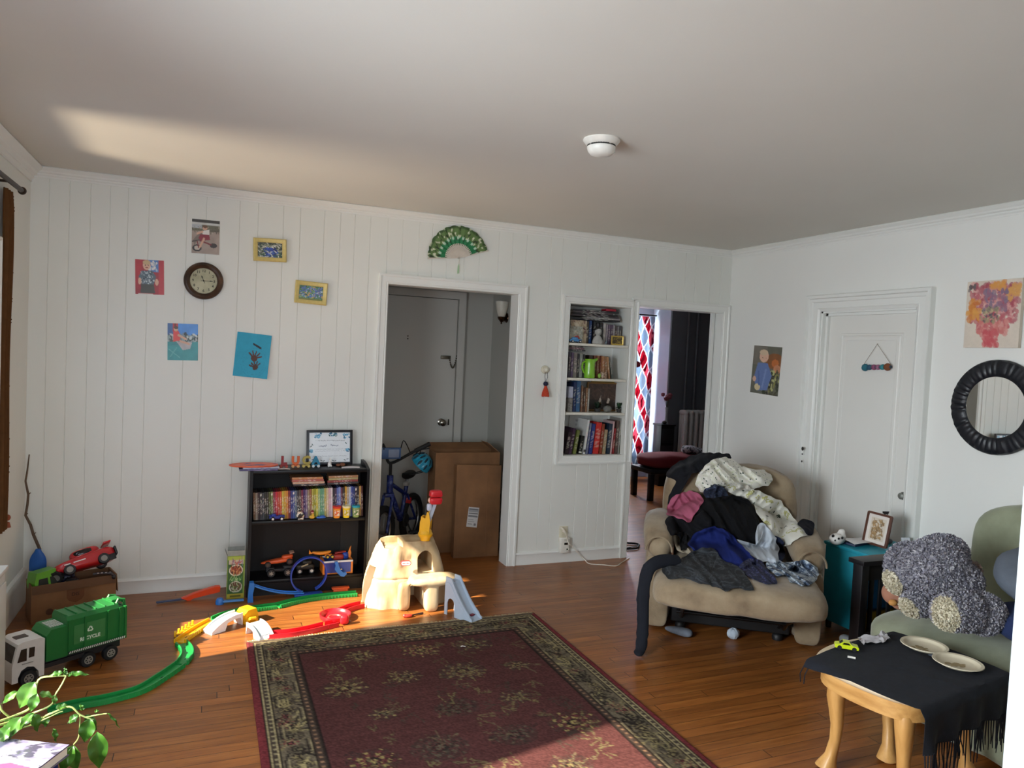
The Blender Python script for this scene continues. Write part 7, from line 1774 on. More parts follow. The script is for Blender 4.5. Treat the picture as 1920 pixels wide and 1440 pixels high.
def nbook(px0, px1, py, z, h, col, label, lean=0.0, y=.05, d=.13, seed=0, band=None, fl='#d8d0c0'):
    x0, x1 = nx(px0, py, y), nx(px1, py, y); w = (x1 - x0) * .94
    return case_book('book', w, d, h, col, 300 + seed, label, 'book', g4, tr(x0, y, z + .001 + (w * math.sin(lean) if lean > 0 else 0)) @ roty(lean), flecks=fl, band=band)
# bottom shelf: leaning large books (top to the right)
for k, (a, b, h, c, nm, ln, bd) in enumerate([
    (1058.5, 1065.5, .17, '#2c1a20', 'maroon-black worn', .16, None), (1066, 1071.5, .20, '#3a2038', 'dark purple', .16, None), (1074.5, 1080, .185, '#6a7238', 'olive green', .15, None), (1084.5, 1090.5, .14, '#1a1c1a', 'black and white short', .13, '#d8d4cc'),
    (1093, 1097, .265, '#d4d4d2', 'tall white', .11, '#3a3a3a'), (1098.5, 1102, .24, '#6a6f86', 'grey-blue thin', .10, None), (1103.5, 1110, .235, '#26357a', 'royal blue', .095, None), (1111.5, 1122, .245, '#c22a26', 'thick bright red', .085, None),
    (1123, 1128, .235, '#8a3a22', 'rust brown', .075, None), (1129, 1135, .19, '#a08a6a', 'tan short', .07, None), (1136.5, 1143, .235, '#1c2c40', 'navy with white top', .065, None), (1144, 1146.5, .255, '#c9a8a8', 'pale pink thin', .06, None), (1147.5, 1151, .20, '#8a2226', 'dark red', .055, None), (1152, 1157, .26, '#5a4640', 'brown tall', .04, None), (1158, 1160.5, .28, '#8a8680', 'grey thin tall', .03, None), (1161.5, 1165, .285, '#77785f', 'olive grey tallest', .02, None)]):
    nbook(a, b, 850, .8102, h, c, '%s book, %s from left on the recessed bookshelf bottom shelf' % (nm, ordinal(k + 1)), ln, seed=k, band=bd, d=.16)
mb = MB(); x0 = nx(1064, 850, .19); M = tr(x0, .222, .8105) @ roty(.05); p = Pix(30, 36, '#b9bab8'); p.rect(.3, .1, .9, .16, '#8a8c8e').rect(.3, .22, .85, .27, '#9a9c9e').rect(.35, .32, .9, .36, '#8f9194').wob(.06)
panel(mb, p, .185, .285, M, .012); mb.build('flat_book', PAINT(.4), None, 'large pale grey book standing flat against the back of the bottom shelf', 'book')
# third shelf: blue books, tins, brown books, framed pictures, dark plants
z = 1.136
for k, (a, b, h, c, nm) in enumerate([(1073.5, 1079, .225, '#1c2a52', 'dark blue tall'), (1079.5, 1087, .235, '#33587e', 'steel blue tall'), (1088.5, 1092, .20, '#7a5a44', 'brown thin'), (1093, 1096.5, .18, '#4a3426', 'dark brown'), (1097, 1100.5, .185, '#8a6448', 'tan brown'), (1101, 1104, .18, '#9a948a', 'beige grey')]):
    nbook(a, b, 770, z, h, c, '%s book, %s from left on the recessed bookshelf second shelf up' % (nm, ordinal(k + 1)), .0, seed=30 + k)
for k, (pz, h, c, lab) in enumerate([(0, .105, '#4a4644', 'dark patterned tin at the left end of the recessed second shelf'), (.1065, .085, '#a9adc0', 'pale blue box stacked on the patterned tin')]):
    mb = MB(); x0 = nx(1064, 770, .04); mb.rbox((x0 + .021, .07, z + pz + h / 2 + .001), (.040, .06, h), .003); mb.build('tin_box', MIXMAT([(.3, c), (.6, '#8a8680'), (.7, c)], 40, .5) if k == 0 else MAT(c, .5, 0, .2, 40), None, lab, 'box')
def nframe(px0, py0, px1, py1, y, z, col, pix, label, t_=.010, fw=.012):
    a, b = WY(px0, py0, y), WY(px1, py1, y); w, h = b.x - a.x, a.z - z - .001; M = tr(a.x, y, z + .001)
    q = thing('framed_picture', label, 'picture', M=M)
    mb = MB(); pr = [(0, 0), (0, -t_), (fw * .5, -t_ * 1.3), (fw, -t_ * .8), (fw, 0)]; mb.loft([[(x + sx * a_, b_, z_ + sz * a_) for a_, b_ in pr] for x, z_, sx, sz in ((0, 0, 1, 1), (w, 0, -1, 1), (w, h, -1, -1), (0, h, 1, -1))], 0, M, closed=True, cap=False); mb.build('frame', MAT(col, .35, .3), q)
    mb = MB(); panel(mb, pix, w - 2 * fw, h - 2 * fw, M @ tr(fw, -.001, fw), .004); mb.build('print', PAINT(.3), q)
p = Pix(60, 44, '#4a342a'); p.rect(0, .62, 1, 1, '#30241e').poly([(.34, .74), (.44, .42), (.46, .74)], '#b8a898').poly([(.62, .76), (.7, .46), (.74, .6), (.70, .76)], '#c4b4a4').speck(60, ['#5a4236', '#3c2a22'], .12, .02, 0, 0, 1, .6, seed=2).wob(.15)
nframe(1108, 714, 1165, 772, .20, z, '#c8a864', p, 'gold framed brown picture at the back of the recessed second shelf')
nframe(1101, 716, 1158, 772, .165, z, '#8f6a3a', p, 'gold edged brown sailing picture before the larger frame in the niche')
def tuftplant(px, y, z, h, r, col, label, seed):
    q = random.Random(seed); x = nx(px, 770, y); t_ = thing('small_plant', label, 'plant', loc=(x, y, z))
    mb = MB(); mb.lathe([(0, 0), (r * .45, 0), (r * .55, h * .3), (r * .5, h * .32), (0, h * .3)], 18, 0, tr(x, y, z + .001)); mb.build('pot', MAT('#2a2826', .6), t_)
    mb = MB()
    for _ in range(90):
        a = q.uniform(0, 6.28); rr = r * q.uniform(.3, 1); p0 = V((x, y, z + h * .3)); p1 = V((x + rr * math.cos(a), y + min(.6, .6) * rr * math.sin(a), z + h * q.uniform(.35, 1))); s = (p1 - p0).cross(V((0, 0, 1))).normalized() * .005
        m_ = p0.lerp(p1, .6) + V((0, 0, .01)); mb.add([p0, m_ + s, p1, m_ - s], [(0, 1, 2, 3)])
    tag(mb.build('leaves', MAT(col, .6, 0, .4, 40), t_), kind='stuff')
tuftplant(1120, .075, z, .085, .05, '#1e3524', 'dark green trailing plant left of centre on the recessed second shelf', 3)
tuftplant(1160, .06, z, .085, .034, '#23442a', 'bright green little plant at the right end of the recessed second shelf', 4)
mb = MB(); x = nx(1140, 770, .05); mb.ell((x, .06, z + .027), (.034, .03, .026), nu=18, nv=12, fn=lambda d: 1 + .22 * noise.noise(d * 4)); mb.build('rock', MAT('#6d6c66', .8, 0, .4, 60, .5), None, 'grey lump of rock between the two plants in the niche', 'rock')
# second shelf from the top: dark books, green jug, brown leaning books, mug
z = 1.397
for k, (a, b, h, c, nm) in enumerate([(1065, 1069, .195, '#4a4450', 'greyish violet'), (1069.5, 1074, .19, '#5a4a62', 'dusty purple'), (1074.5, 1081, .185, '#77706a', 'warm grey'), (1081.5, 1085, .18, '#2a2a2e', 'black thin'), (1085.5, 1091, .185, '#8a8c86', 'light grey'), (1091.5, 1095.5, .18, '#30302c', 'charcoal')]):
    nbook(a, b, 705, z, h, c, '%s book, %s from left on the niche third shelf up' % (nm, ordinal(k + 1)), 0, seed=40 + k)
for k, (a, b, h, c, nm, ln) in enumerate([(1103, 1110, .175, '#3a2c22', 'dark brown', 0), (1112, 1117, .175, '#6a3a2a', 'reddish', 0), (1118, 1123, .175, '#9a6a48', 'orange brown', 0), (1124, 1128, .175, '#7a3a32', 'brick', 0), (1129.5, 1134, .172, '#a8744e', 'tan', -.06), (1135.5, 1139.5, .17, '#8f6a4a', 'brown', -.10), (1141, 1144.5, .168, '#b0845c', 'light brown', -.14), (1148, 1150.5, .175, '#5a605c', 'grey leaning', -.24)]):
    nbook(a, b, 705, z, h, c, '%s book, %s in the brown run on the niche third shelf up' % (nm, ordinal(k + 1)), ln, y=.085 if k < 4 else .06, seed=50 + k, d=.11)
zz = z + .203
for k, (c, nm) in enumerate([('#2c2830', 'black'), ('#6a4a52', 'dull red'), ('#4f4a46', 'topmost grey')]):
    x0, x1 = nx(1066, 655), nx(1098, 655)
    case_book('book', .012, .12, x1 - x0 - .01 * k, c, 340 + k, '%s book lying flat on the left upright books, niche third shelf up' % nm, 'book', g4, tr(x0, .052, zz) @ frame((0, 0, .012), (0, 0, -1), (0, 1, 0), (1, 0, 0))); zz += .0135
x = nx(1106, 700, .035)
t = thing('green_jug', 'lime green ceramic jug in the recessed bookshelf', 'jug', loc=(x, .035, z))
mb = MB(); mb.lathe([(0, 0), (.040, 0), (.043, .01), (.042, .06), (.039, .10), (.040, .128), (.044, .145), (.041, .145), (.037, .128), (.036, .1), (.036, .01), (0, .008)], 32, 0, tr(x, .042, z + .001), cap=False, ); mJug = MAT('#7cb82a', .25, coat=.4); mb.build('body', mJug, t)
mb = MB(); mb.tube(spline([(x - .038, .04, z + .125), (x - .064, .036, z + .115), (x - .068, .036, z + .075), (x - .045, .04, z + .04)], 5), .007, 8); mb.build('handle', mJug, t)
mb = MB(); mb.tube([(x + .035, .036, z + .135), (x + .056, .03, z + .15)], [.014, .008], 10); mb.build('spout', mJug, t)
x = nx(1131, 705, .03)
t = thing('brown_mug', 'small brown owl-like mug right of the green jug', 'mug', loc=(x, .03, z))
mb = MB(); mb.lathe([(0, 0), (.024, 0), (.028, .01), (.028, .045), (.025, .052), (.021, .05), (.022, .012), (0, .01)], 24, 0, tr(x, .028, z + .001), cap=False); mb.build('body', MIXMAT([(.4, '#5a3c2a'), (.55, '#b09a82'), (.65, '#6a4630')], 40, .4), t)
mb = MB(); mb.ell((x - .036, .026, z + .022), (.013, .012, .019), nu=14, nv=10); mb.build('lime_ornament', MAT('#8cb84a', .4), None, 'small lime green ornament between the jug and brown mug', 'ornament')
# top shelf
z = 1.66
for k, (a, b, h, c, nm) in enumerate([(1098, 1103, .17, '#4a3c30', 'brown'), (1103.5, 1108.5, .178, '#22406e', 'dark blue'), (1111, 1116, .175, '#1c1a1e', 'black'), (1117, 1122, .16, '#2e2a30', 'dark grey'), (1123, 1128, .17, '#191a1c', 'jet black'), (1130.5, 1135, .165, '#b3aeaa', 'whitish grey'), (1135.5, 1139, .16, '#8f868c', 'pale mauve'), (1139.5, 1143.5, .155, '#6a5a6e', 'mauve'), (1144, 1148, .155, '#5a4a5e', 'purple grey'), (1148.5, 1152, .155, '#9a9498', 'silver grey'), (1152.5, 1156, .15, '#54484a', 'brown grey'), (1156.5, 1160, .15, '#7d777a', 'mid grey'), (1160.5, 1164, .15, '#4a4a4a', 'slate')]):
    nbook(a, b, 640, z, h, c, '%s upright book, %s from left on the recessed bookshelf top shelf' % (nm, ordinal(k + 1)), 0, y=.085, d=.11, seed=60 + k)
zz = z + .181
for k, (c, nm, a, b) in enumerate([('#232026', 'lowest black', 1071, 1163), ('#8f8c8c', 'grey', 1100, 1163), ('#3a3338', 'dark', 1071, 1160), ('#161418', 'black', 1072, 1158), ('#55484c', 'brownish', 1073, 1150), ('#2a282c', 'upper black', 1074, 1160)]):
    x0, x1 = nx(a, 600, .07), nx(b, 600, .07)
    case_book('book', .012, .13, min(x1, -.965) - x0, c, 360 + k, '%s book lying flat across the upright books, niche top shelf' % nm, 'book', g4, tr(x0, .075, zz) @ frame((0, 0, .012), (0, 0, -1), (0, 1, 0), (1, 0, 0))); zz += .0132
mb = MB(); x = nx(1146, 582, .08); mb.rbox((x, .12, zz + .0105), (.09, .08, .018), .003); mb.build('red_case', MAT('#a8283a', .5), None, 'small red case on top of the flat books in the niche', 'case')
for k, (a, b, h, c, lab, yy) in enumerate([(1069, 1099, .175, '#b5a288', 'tan patterned card at the left of the niche top shelf', .075), (1068, 1092, .125, '#a8a79a', 'pale greeting card with a red ball, niche top shelf left', .055)]):
    x0, x1 = nx(a, 640, yy), nx(b, 640, yy); p = Pix(30, 36, c); p.speck(60, ['#8a7a64', '#cfc4ac', '#5a2a3a' if k == 0 else '#8a8a7c'], .1, .05, 0, 0, 1, .6 if k == 0 else 1, k=.7, seed=k + 3)
    if k: p.ell(.55, .74, .22, .2, '#a8464a')
    mb = MB(); panel(mb, p, x1 - x0, h, tr(x0, yy, z + .001) @ rotx(-.05), .003); mb.build('greeting_card', PAINT(.5), None, lab, 'card')
x = nx(1121, 642, .04)
t = thing('white_bust', 'small white bust figurine on the niche top shelf', 'figurine', loc=(x, .04, z))
mb = MB(); mb.lathe([(0, 0), (.045, 0), (.047, .012), (.04, .035), (.028, .055), (.016, .066), (.014, .074), (0, .074)], 26, 0, tr(x, .045, z + .001) @ scl(1, .62, 1)); mb.ell((x, .043, z + .096), (.027, .026, .031), nu=20, nv=14); mb.ell((x, .018, z + .092), (.006, .006, .008)); b = MB(); b.mesh(sculpt(mb, .003, 3)); b.build('bust_body', MAT('#a8a7a2', .5, 0, .2, 40), t)
mb = MB(); mb.ell((x, .05, z + .112), (.028, .027, .02), nu=18, nv=10); mb.build('hair', MAT('#2a2624', .7), t)
x = nx(1078, 640, .03)
t = thing('blue_toy_car', 'light blue toy car on the niche top shelf', 'toy car', loc=(x, .03, z))
mb = MB(); mb.soft((x, .025, z + .020), (.10, .036, .022), 3.4, 8); mb.soft((x - .005, .025, z + .033), (.055, .032, .022), 2.8, 7); mb.build('body', MAT('#4a86bc', .25, coat=.5), t)
for dx in (-.03, .032):
    for dy in (.008, .042): mb = MB(); wheel(mb, (x + dx, dy, z + .011), .0105, .007, hub=1); mb.build('wheel', [MAT('#15151a', .6), MAT('#e0e4e8', .3)], t)
p = Pix(30, 20, '#5a4a20'); p.speck(60, ['#8a7430', '#3a3018', '#a08a40'], .08, .08, seed=5)
nframe(1146, 629, 1168, 645, .022, z, '#c9ab52', p, 'tiny gold picture frame at the right end of the niche top shelf', .008, .010)
mb = MB(); x = nx(1136, 642, .03); mb.ell((x, .03, z + .011), (.010, .009, .010)); mb.ell((x + .003, .026, z + .025), (.007, .006, .007)); b = MB(); b.mesh(sculpt(mb, .0022, 1)); b.build('tiny_figurine', MAT('#6f7c84', .5), None, 'tiny grey figurine between the white bust and gold frame', 'figurine')

# ================================================================ foyer: boxes, bicycle, helmet, sconce
def carton(name, label, x0, x1, y0, y1, h, lean, flaps, M=None):
    T = M or tr(x0, y0, .001); w, d = x1 - x0, y1 - y0; t_ = thing(name, label, 'box', M=T)
    mb = MB(); mb.M = T; q = .005
    mb.box(0, w, 0, q, 0, h); mb.box(0, w, d - q, d, 0, h); mb.box(0, q, q, d - q, 0, h); mb.box(w - q, w, q, d - q, 0, h); mb.box(q, w - q, q, d - q, 0, q); mb.build('box_body', mCard, t_, smooth=0); return t_, T, w, d, h
mCard2 = MIXMAT([(.3, '#7a5438'), (.6, '#8f6644'), (.85, '#9a704e')], 3, .8, 4, .08, 60)
t, T, w, d, h = carton('tall_box', 'tall opened cardboard box standing at the back of the foyer', -2.325, -1.80, .43, .62, .775, 0, 1)
mb = MB(); mb.M = T; mb.box(.004, w - .004, 0, .004, -.0, .10, 0, tr(0, d, h) @ rotx(-1.1)); mb.build('flap', mCard, t, smooth=0)
mb = MB(); mb.M = T; mb.box(0, .004, .01, d - .01, 0, .11, 0, tr(w - .01, 0, h) @ roty(-.9)); mb.build('flap', mCard2, t, smooth=0)
T = frame((-2.205, .27, .0015), (1, .0, .0), (0, .995, -.0), (-.0, 0, 1)) @ rotx(-.09) @ roty(.03)
t, T, w, d, h = carton('tall_box', 'flat cardboard box with a shipping label leaning in the foyer doorway', -2.205, -1.845, .27, .33, .70, 0, 0, T)
mb = MB(); mb.M = T; mb.box(w * .70, w * .70 + .002, -.0012, 0, .02, h - .01); mb.build('tape_seam', mCard2, t, smooth=0)
p = Pix(30, 44, '#c9c7c6'); p.rect(.05, .06, .95, .24, '#9a9a9c').rect(.1, .09, .9, .13, '#5a5a5e').rect(.08, .30, .92, .34, '#4a4a4e').rect(.08, .42, .92, .5, '#77777a').rect(.1, .62, .6, .64, '#8a8a8a').rect(.1, .7, .7, .72, '#8a8a8a').rect(.66, .8, .86, .92, '#7a7a7c').rect(.1, .82, .5, .86, '#8a8a8a')
a = T.inverted() @ WY(884, 969, .285)
mb = MB(); panel(mb, p, .085, .150, T @ tr(a.x - .035, -.0008, a.z - .075) @ roty(.10), .001); mb.build('shipping_label', PAINT(.5), t)
mb = MB(); c = WY(930, 1026, .30); mb.rbox((-1.81, .40, .055), (.05, .004, .07), .001); mb.build('paper_tag', MAT('#8f8f8a', .6), None, 'small pale paper tag on the foyer floor beside the boxes', 'paper')

fw_, rw = V((-2.735, .36, .2)), V((-2.40, .79, .2)); ad = (rw - fw_).normalized(); sd_ = ad.cross(V((0, 0, 1)))
t = thing('bicycle', 'blue childs bicycle with black tyres standing in the foyer', 'bicycle', loc=((fw_.x + rw.x) / 2, (fw_.y + rw.y) / 2, 0))
mTy = MAT('#141414', .7); mBl = MIXMAT([(.45, '#16245e'), (.55, '#1d2f7a'), (.66, '#5f6f9a')], 30, .3, 3, 0)
for c in (fw_, rw):
    mb = MB(); n = 40; mb.tube([c + ad * (.172 * math.cos(2 * PI * i / n)) + V((0, 0, .172 * math.sin(2 * PI * i / n) + .0015)) for i in range(n)], .027, 10, closed=True); w_ = mb.build('tyre', mTy, t)
    mb = MB(); mb.tube([c + ad * (.145 * math.cos(2 * PI * i / n)) + V((0, 0, .145 * math.sin(2 * PI * i / n))) for i in range(n)], .008, 6, closed=True); mb.cyl(c - sd_ * .03, c + sd_ * .03, .014, n=12); mb.build('rim', MAT('#9a9a9a', .3, .8), w_)
    mb = MB()
    for i in range(14): a = 2 * PI * i / 14; mb.cyl(c + sd_ * (.015 if i % 2 else -.015), c + ad * (.142 * math.cos(a)) + V((0, 0, .142 * math.sin(a))), .0012, n=4)
    mb.build('spokes', MAT('#b0b0b0', .3, .8), w_)
head = fw_ + ad * .11 + V((0, 0, .36)); bb = fw_ + ad * .33 + V((0, 0, .03)); st = fw_ + ad * .40 + V((0, 0, .22))
mb = MB(); mb.tube([head - V((0, 0, .06)), bb], .021, 10); mb.tube([head - V((0, 0, .01)), st], .016, 10); mb.tube([bb, st, st + V((.0, 0, .06)) + ad * .02], .016, 10)
for s in (-1, 1): mb.tube([st + sd_ * .02 * s, rw + sd_ * .035 * s], .009, 8); mb.tube([bb + sd_ * .02 * s, rw + sd_ * .035 * s], .010, 8)
mb.tube([head + V((0, 0, .05)), head - V((0, 0, .09))], .024, 12); mb.build('frame', mBl, t)
mb = MB()
for s in (-1, 1): mb.tube([head + V((0, 0, -.10)) + sd_ * .035 * s - ad * .02, fw_ + sd_ * .04 * s], .011, 8)
mb.rbox(head + V((0, 0, -.095)) - ad * .015, (.07, .07, .03), .01); mb.build('fork', mBl, t)
hl, hr = WY(716, 833, .46), WY(806, 832, .46)
mb = MB(); mb.tube([head + V((0, 0, .04)), head + V((0, 0, .14))], .012, 8); cc = head + V((0, 0, .14)); mb.tube(spline([hl, hl.lerp(cc, .45) + V((0, 0, -.005)), cc, hr.lerp(cc, .45) + V((0, 0, .0)), hr], 5), .011, 8)
mb.tube(spline([hl.lerp(cc, .6), WY(748, 848, .44), WY(757, 826, .44), hr.lerp(cc, .5)], 5), .004, 6); mb.build('handlebar', mTy, t)
for e, o in ((hl, cc), (hr, cc)): mb = MB(); mb.tube([e, e.lerp(o, .38)], .017, 12); mb.tube([e.lerp(o, .34) + V((0, -.01, .0)), e.lerp(o, .05) + V((0, -.05, -.02))], .005, 6); mb.build('grip', mTy, t)
c = WY(733, 850, .42)
mb = MB(); mb.rbox(c, (.15, .012, .085), .008); np_ = mb.build('number_plate', MAT('#3a5f92', .4), t)
mb = MB(); mb.rbox(c + V((.02, -.0075, 0)), (.08, .003, .06), .002); mb.build('plate_decal', MAT('#8a9ab8', .4), np_)
s0 = st + V((0, 0, .12)) + ad * .03
mb = MB(); mb.cyl(st, s0, .011); mb.build('seat_post', MAT('#8a8a8a', .3, .8), t)
mb = MB(); mb.soft((0, 0, 0), (.20, .12, .055), 2.4, 9, 0, frame(s0 + V((0, 0, .02)), ad, sd_ * -1, (0, 0, 1)), lambda u, q: V((q.x, q.y * (.62 + .4 * u.x), q.z + .02 * u.x * u.x))); mb.build('seat', MAT('#131315', .6), t)
mb = MB(); mb.soft((0, 0, 0), (.06, .05, .04), 3, 6, 0, frame(s0 - V((0, 0, .04)) - ad * .02, ad, sd_ * -1, (0, 0, 1))); mb.build('seat_bag', MAT('#a8a49c', .6), t)
mb = MB(); mb.lathe([(0, -.006), (.05, -.006), (.055, 0), (.05, .006), (0, .006)], 26, 0, frame(bb + sd_ * .045, ad, (0, 0, 1)), cap=False); mb.cyl(bb + sd_ * .05, bb + sd_ * .06 + V((.03, 0, -.09)), .007); mb.rbox(bb + sd_ * .08 + V((.03, 0, -.09)), (.07, .04, .016), .004); mb.cyl(bb - sd_ * .05, bb - sd_ * .06 + V((-.03, 0, .09)), .007); mb.build('crank', mTy, t)
mb = MB(); mb.rbox(st.lerp(rw, .35) + V((0, -.03, .02)), (.05, .012, .05), .008); mb.build('reflector', MAT('#a01c24', .25), t)
c = WY(793, 866, .50)
t = thing('bike_helmet', 'turquoise bicycle helmet hanging from the bicycle handlebar', 'helmet', loc=tuple(c))
T = tr(c) @ rotz(-.4) @ roty(.75)
mb = MB(); n = 36
def hel(u, v):
    a = 2 * PI * u; th = v * PI * .56; q = 1 - .06 * max(0, math.sin(a * 8)) * math.sin(th) * (v < .9); return (.085 * math.sin(th) * math.cos(a) * q, .105 * math.sin(th) * math.sin(a) * q, .085 * math.cos(th) * q - .02)
def hin(u, v): x, y, z = hel(u, v); return (x * .88, y * .88, z * .86 - .004)
mb.grid(n * 2, 14, hel, 0, T, True); o = len(mb.v); mb.grid(n * 2, 14, lambda u, v: hin(1 - u, v), 0, T, True)
mb.loft([[hel(j / 72, 1) for j in range(72)], [hin(j / 72, 1) for j in range(72)]], 0, T, cap=False); mb.build('shell', MAT('#1f86a4', .3, 0, .15, 20, coat=.3), t, smooth=60)
for k in range(9):
    for (v0, ln) in ((.36, .05), (.68, .045)):
        u = (k + (.5 if v0 > .5 else 0)) / 9; p0 = V(hel(u, v0)); p1 = V(hel(u, v0 + .16)); nr = V((p0.x / .085 ** 2, p0.y / .105 ** 2, (p0.z + .02) / .085 ** 2)).normalized()
        mb = MB(); ctr = p0.lerp(p1, .5) + nr * .0015; mb.ell((0, 0, 0), (ln * .55, .009, .004), 0, T @ frame(ctr, (p1 - p0), nr.cross(p1 - p0), nr), 14, 8); mb.build('vent', MAT('#0e2c3a', .6), t)
mb = MB()
for s in (-1, 1): mb.tube(spline([T @ V((.06, .05 * s, -.03)), T @ V((.03, .04 * s, -.09)), T @ V((.0, .012 * s, -.14))], 4), .005, 6, flat=.3)
mb.tube([hr.lerp(cc, .25), hr.lerp(cc, .25) + V((0, -.01, -.03)), T @ V((-.05, 0, -.02))], .004, 6); mb.build('strap', mTy, t)
c = WX(948, 596, -1.70); c.x = -1.735
t = thing('wall_sconce', 'white glass wall sconce with bronze cup on the foyer side wall', 'wall lamp', loc=tuple(c))
mBz = MAT('#4a3424', .25, .9)
mb = MB(); mb.lathe([(0, -.04), (.012, -.035), (.03, -.012), (.036, .004), (.03, .008), (0, .008)], 24, 0, tr(c)); mb.ell(c + V((0, 0, -.045)), (.008, .008, .008)); mb.tube([c + V((0, 0, -.01)), c + V((.03, 0, -.02)), (-1.695, c.y, c.z)], .007, 8); mb.lathe([(0, 0), (.04, 0), (.036, .008), (0, .012)], 20, 0, tr(-1.6905, c.y, c.z) @ roty(-PI / 2)); mb.build('bronze_cup', mBz, t)
mb = MB(); mb.lathe([(0, .009), (.026, .009), (.036, .03), (.048, .08), (.056, .13), (.053, .13), (.045, .08), (.033, .032), (0, .014)], 28, 0, tr(c), cap=False); mb.build('lamp_shade', MAT('#d5d1c4', .35), t)

# ================================================================ bedroom seen through the right doorway
mb = MB()
cu = Pix(4, 4)
def curt_col(u, v):
    a, b = u * 9.4, v * 2.0 / .115 / 1.25
    p_, q_ = (a + b) / 2, (a - b) / 2; fp, fq = p_ % 1, q_ % 1; i, j = int(math.floor(p_)), int(math.floor(q_))
    if min(fp, fq, 1 - fp, 1 - fq) < .05: return lin('#e6e6e8')
    k = (i + 2 * j) % 4; n_ = noise.noise(V((fp * 3 + i, fq * 3 + j, 0)))
    base = ('#a8384c', '#9ba6b4', '#bf6a78', '#8d99a8')[k]
    if k in (0, 2) and n_ > .15: return lin('#7a1f34')
    return lin(base)
CX0, CX1 = .90, 1.462
def cpt(u, v): x = CX0 + (CX1 - CX0) * u; return (x, 3.30 + .022 * math.sin(u * PI * 9) + .012 * math.sin(u * 23), .14 + 1.99 * v)
nu, nv = 100, 170
vs = [cpt(i / nu, j / nv) for j in range(nv + 1) for i in range(nu + 1)]; cs = [curt_col(i / nu, j / nv) for j in range(nv + 1) for i in range(nu + 1)]
fs = [(j * (nu + 1) + i, j * (nu + 1) + i + 1, (j + 1) * (nu + 1) + i + 1, (j + 1) * (nu + 1) + i) for j in range(nv) for i in range(nu)]
mb.add(vs, fs, 0, None, cs); mb.add([(x, y + .0012, z) for x, y, z in vs], [tuple(reversed(f)) for f in fs], 0, None, cs)
def trans_mat(fac, hexc=None):
    m, nt, b = newmat('sheer_cloth'); nt.nodes.remove(b); L = nt.links
    if hexc: col = mixc(nt, noisetex(nt, coord(nt), 25), dk(lin(hexc), .75), dk(lin(hexc), 1.2))
    else: col = nd(nt, 'ShaderNodeVertexColor', layer_name='Col').outputs[0]
    d = nd(nt, 'ShaderNodeBsdfDiffuse'); t_ = nd(nt, 'ShaderNodeBsdfTranslucent'); x = nd(nt, 'ShaderNodeMixShader'); x.inputs[0].default_value = fac
    L.new(col, d.inputs[0]); L.new(col, t_.inputs[0]); L.new(d.outputs[0], x.inputs[1]); L.new(t_.outputs[0], x.inputs[2]); L.new(x.outputs[0], nt.nodes['Material Output'].inputs[0]); return m
t = thing('patterned_curtain', 'red, white and grey lattice patterned curtain at the bedroom window', 'curtain', loc=(1.14, 3.3, .14))
mb.build('curtain_panel', trans_mat(.6), t, smooth=70)
mb = MB(); 
for k in range(-1, 2): mb.soft((CX0 + .14 + k * .03, 3.262, .58), (.05, .02, .07), 2.2, 6, 0, tr(CX0 + .14, 3.262, .58) @ roty(k * .7) @ tr(-CX0 - .14, -3.262, -.58))
mb.build('bow', MAT('#3a2630', .8), t)
mb = MB(); mb.cyl((.4, 3.30, 2.15), (1.49, 3.30, 2.15), .010, n=10); mb.build('curtain_rod', MAT('#1d1b1c', .4, .5), None, 'dark curtain rod over the bedroom window', 'curtain rod')
# pom-pom on the door jamb
t = thing('hanging_pompom', 'dark red pompom hanging on the bedroom door jamb', 'pompom', loc=(-.832, .035, 1.49))
pom((-.832, .035, 1.52), .030, 400, 8).build('pompom', MAT('#7a1626', .9), t)
mb = MB(); mb.tube([(-.8665, .035, 1.60), (-.845, .035, 1.60), (-.838, .035, 1.575), (-.833, .035, 1.545)], .0014, 6); mb.build('string', MAT('#5a1a24', .8), t)
# black stand with vase of flowers
def bx(p, q, r, s, y): return WY(p, q, y), WY(r, s, y)
y = 2.72; a, b = WY(1239, 796, y), WY(1266, 796, y)
t = thing('black_stand', 'tall narrow black stand below the flower vase in the bedroom', 'stand', loc=((a.x + b.x) / 2, y, 0))
mb = MB(); mb.rbox(((a.x + b.x) / 2, y + .08, a.z - .01), (b.x - a.x, .2, .02), .003); mb.build('top', mBlack, t)
mb = MB(); mb.rbox(((a.x + b.x) / 2, y + .08, (a.z - .021) / 2 + .0005), (b.x - a.x - .02, .17, a.z - .022), .003); body_ = mb.build('carcass', mBlack, t)
for k in range(3): mb = MB(); mb.rbox(((a.x + b.x) / 2, y - .008, a.z - .14 - k * .21), (b.x - a.x - .04, .008, .17), .002); mb.build('drawer', MAT('#1c1b20', .4), t)
c = V(((a.x + b.x) / 2 + .01, y + .06, a.z + .001))
t = thing('flower_vase', 'slim glass vase of dusty red flowers on the black stand', 'vase', loc=tuple(c))
mb = MB(); mb.lathe([(0, 0), (.03, 0), (.03, .01), (.018, .05), (.015, .14), (.022, .21), (.019, .21), (.012, .14), (.014, .05), (0, .014)], 22, 0, tr(c), cap=False); mb.build('vase_glass', MAT('#9aa0a4', .12, .0, .05, coat=.6), t)
r = random.Random(6)
for k in range(9):
    e = c + V((r.uniform(-.06, .05), r.uniform(-.04, .04), r.uniform(.27, .39)))
    mb = MB(); mb.tube([c + V((0, 0, .05)), c + V((0, 0, .2)), e], .0025, 5); s_ = mb.build('stem', MAT('#4a4a34', .7), t)
    mb = MB(); mb.ell(e, (.026, .026, .022), nu=14, nv=9, fn=lambda d: 1 + .3 * noise.noise(d * 5 + V((k, 0, 0)))); mb.build('flower', MAT(['#8a4a52', '#9a5a60', '#7a3a48'][k % 3], .8, 0, .3, 60), t)
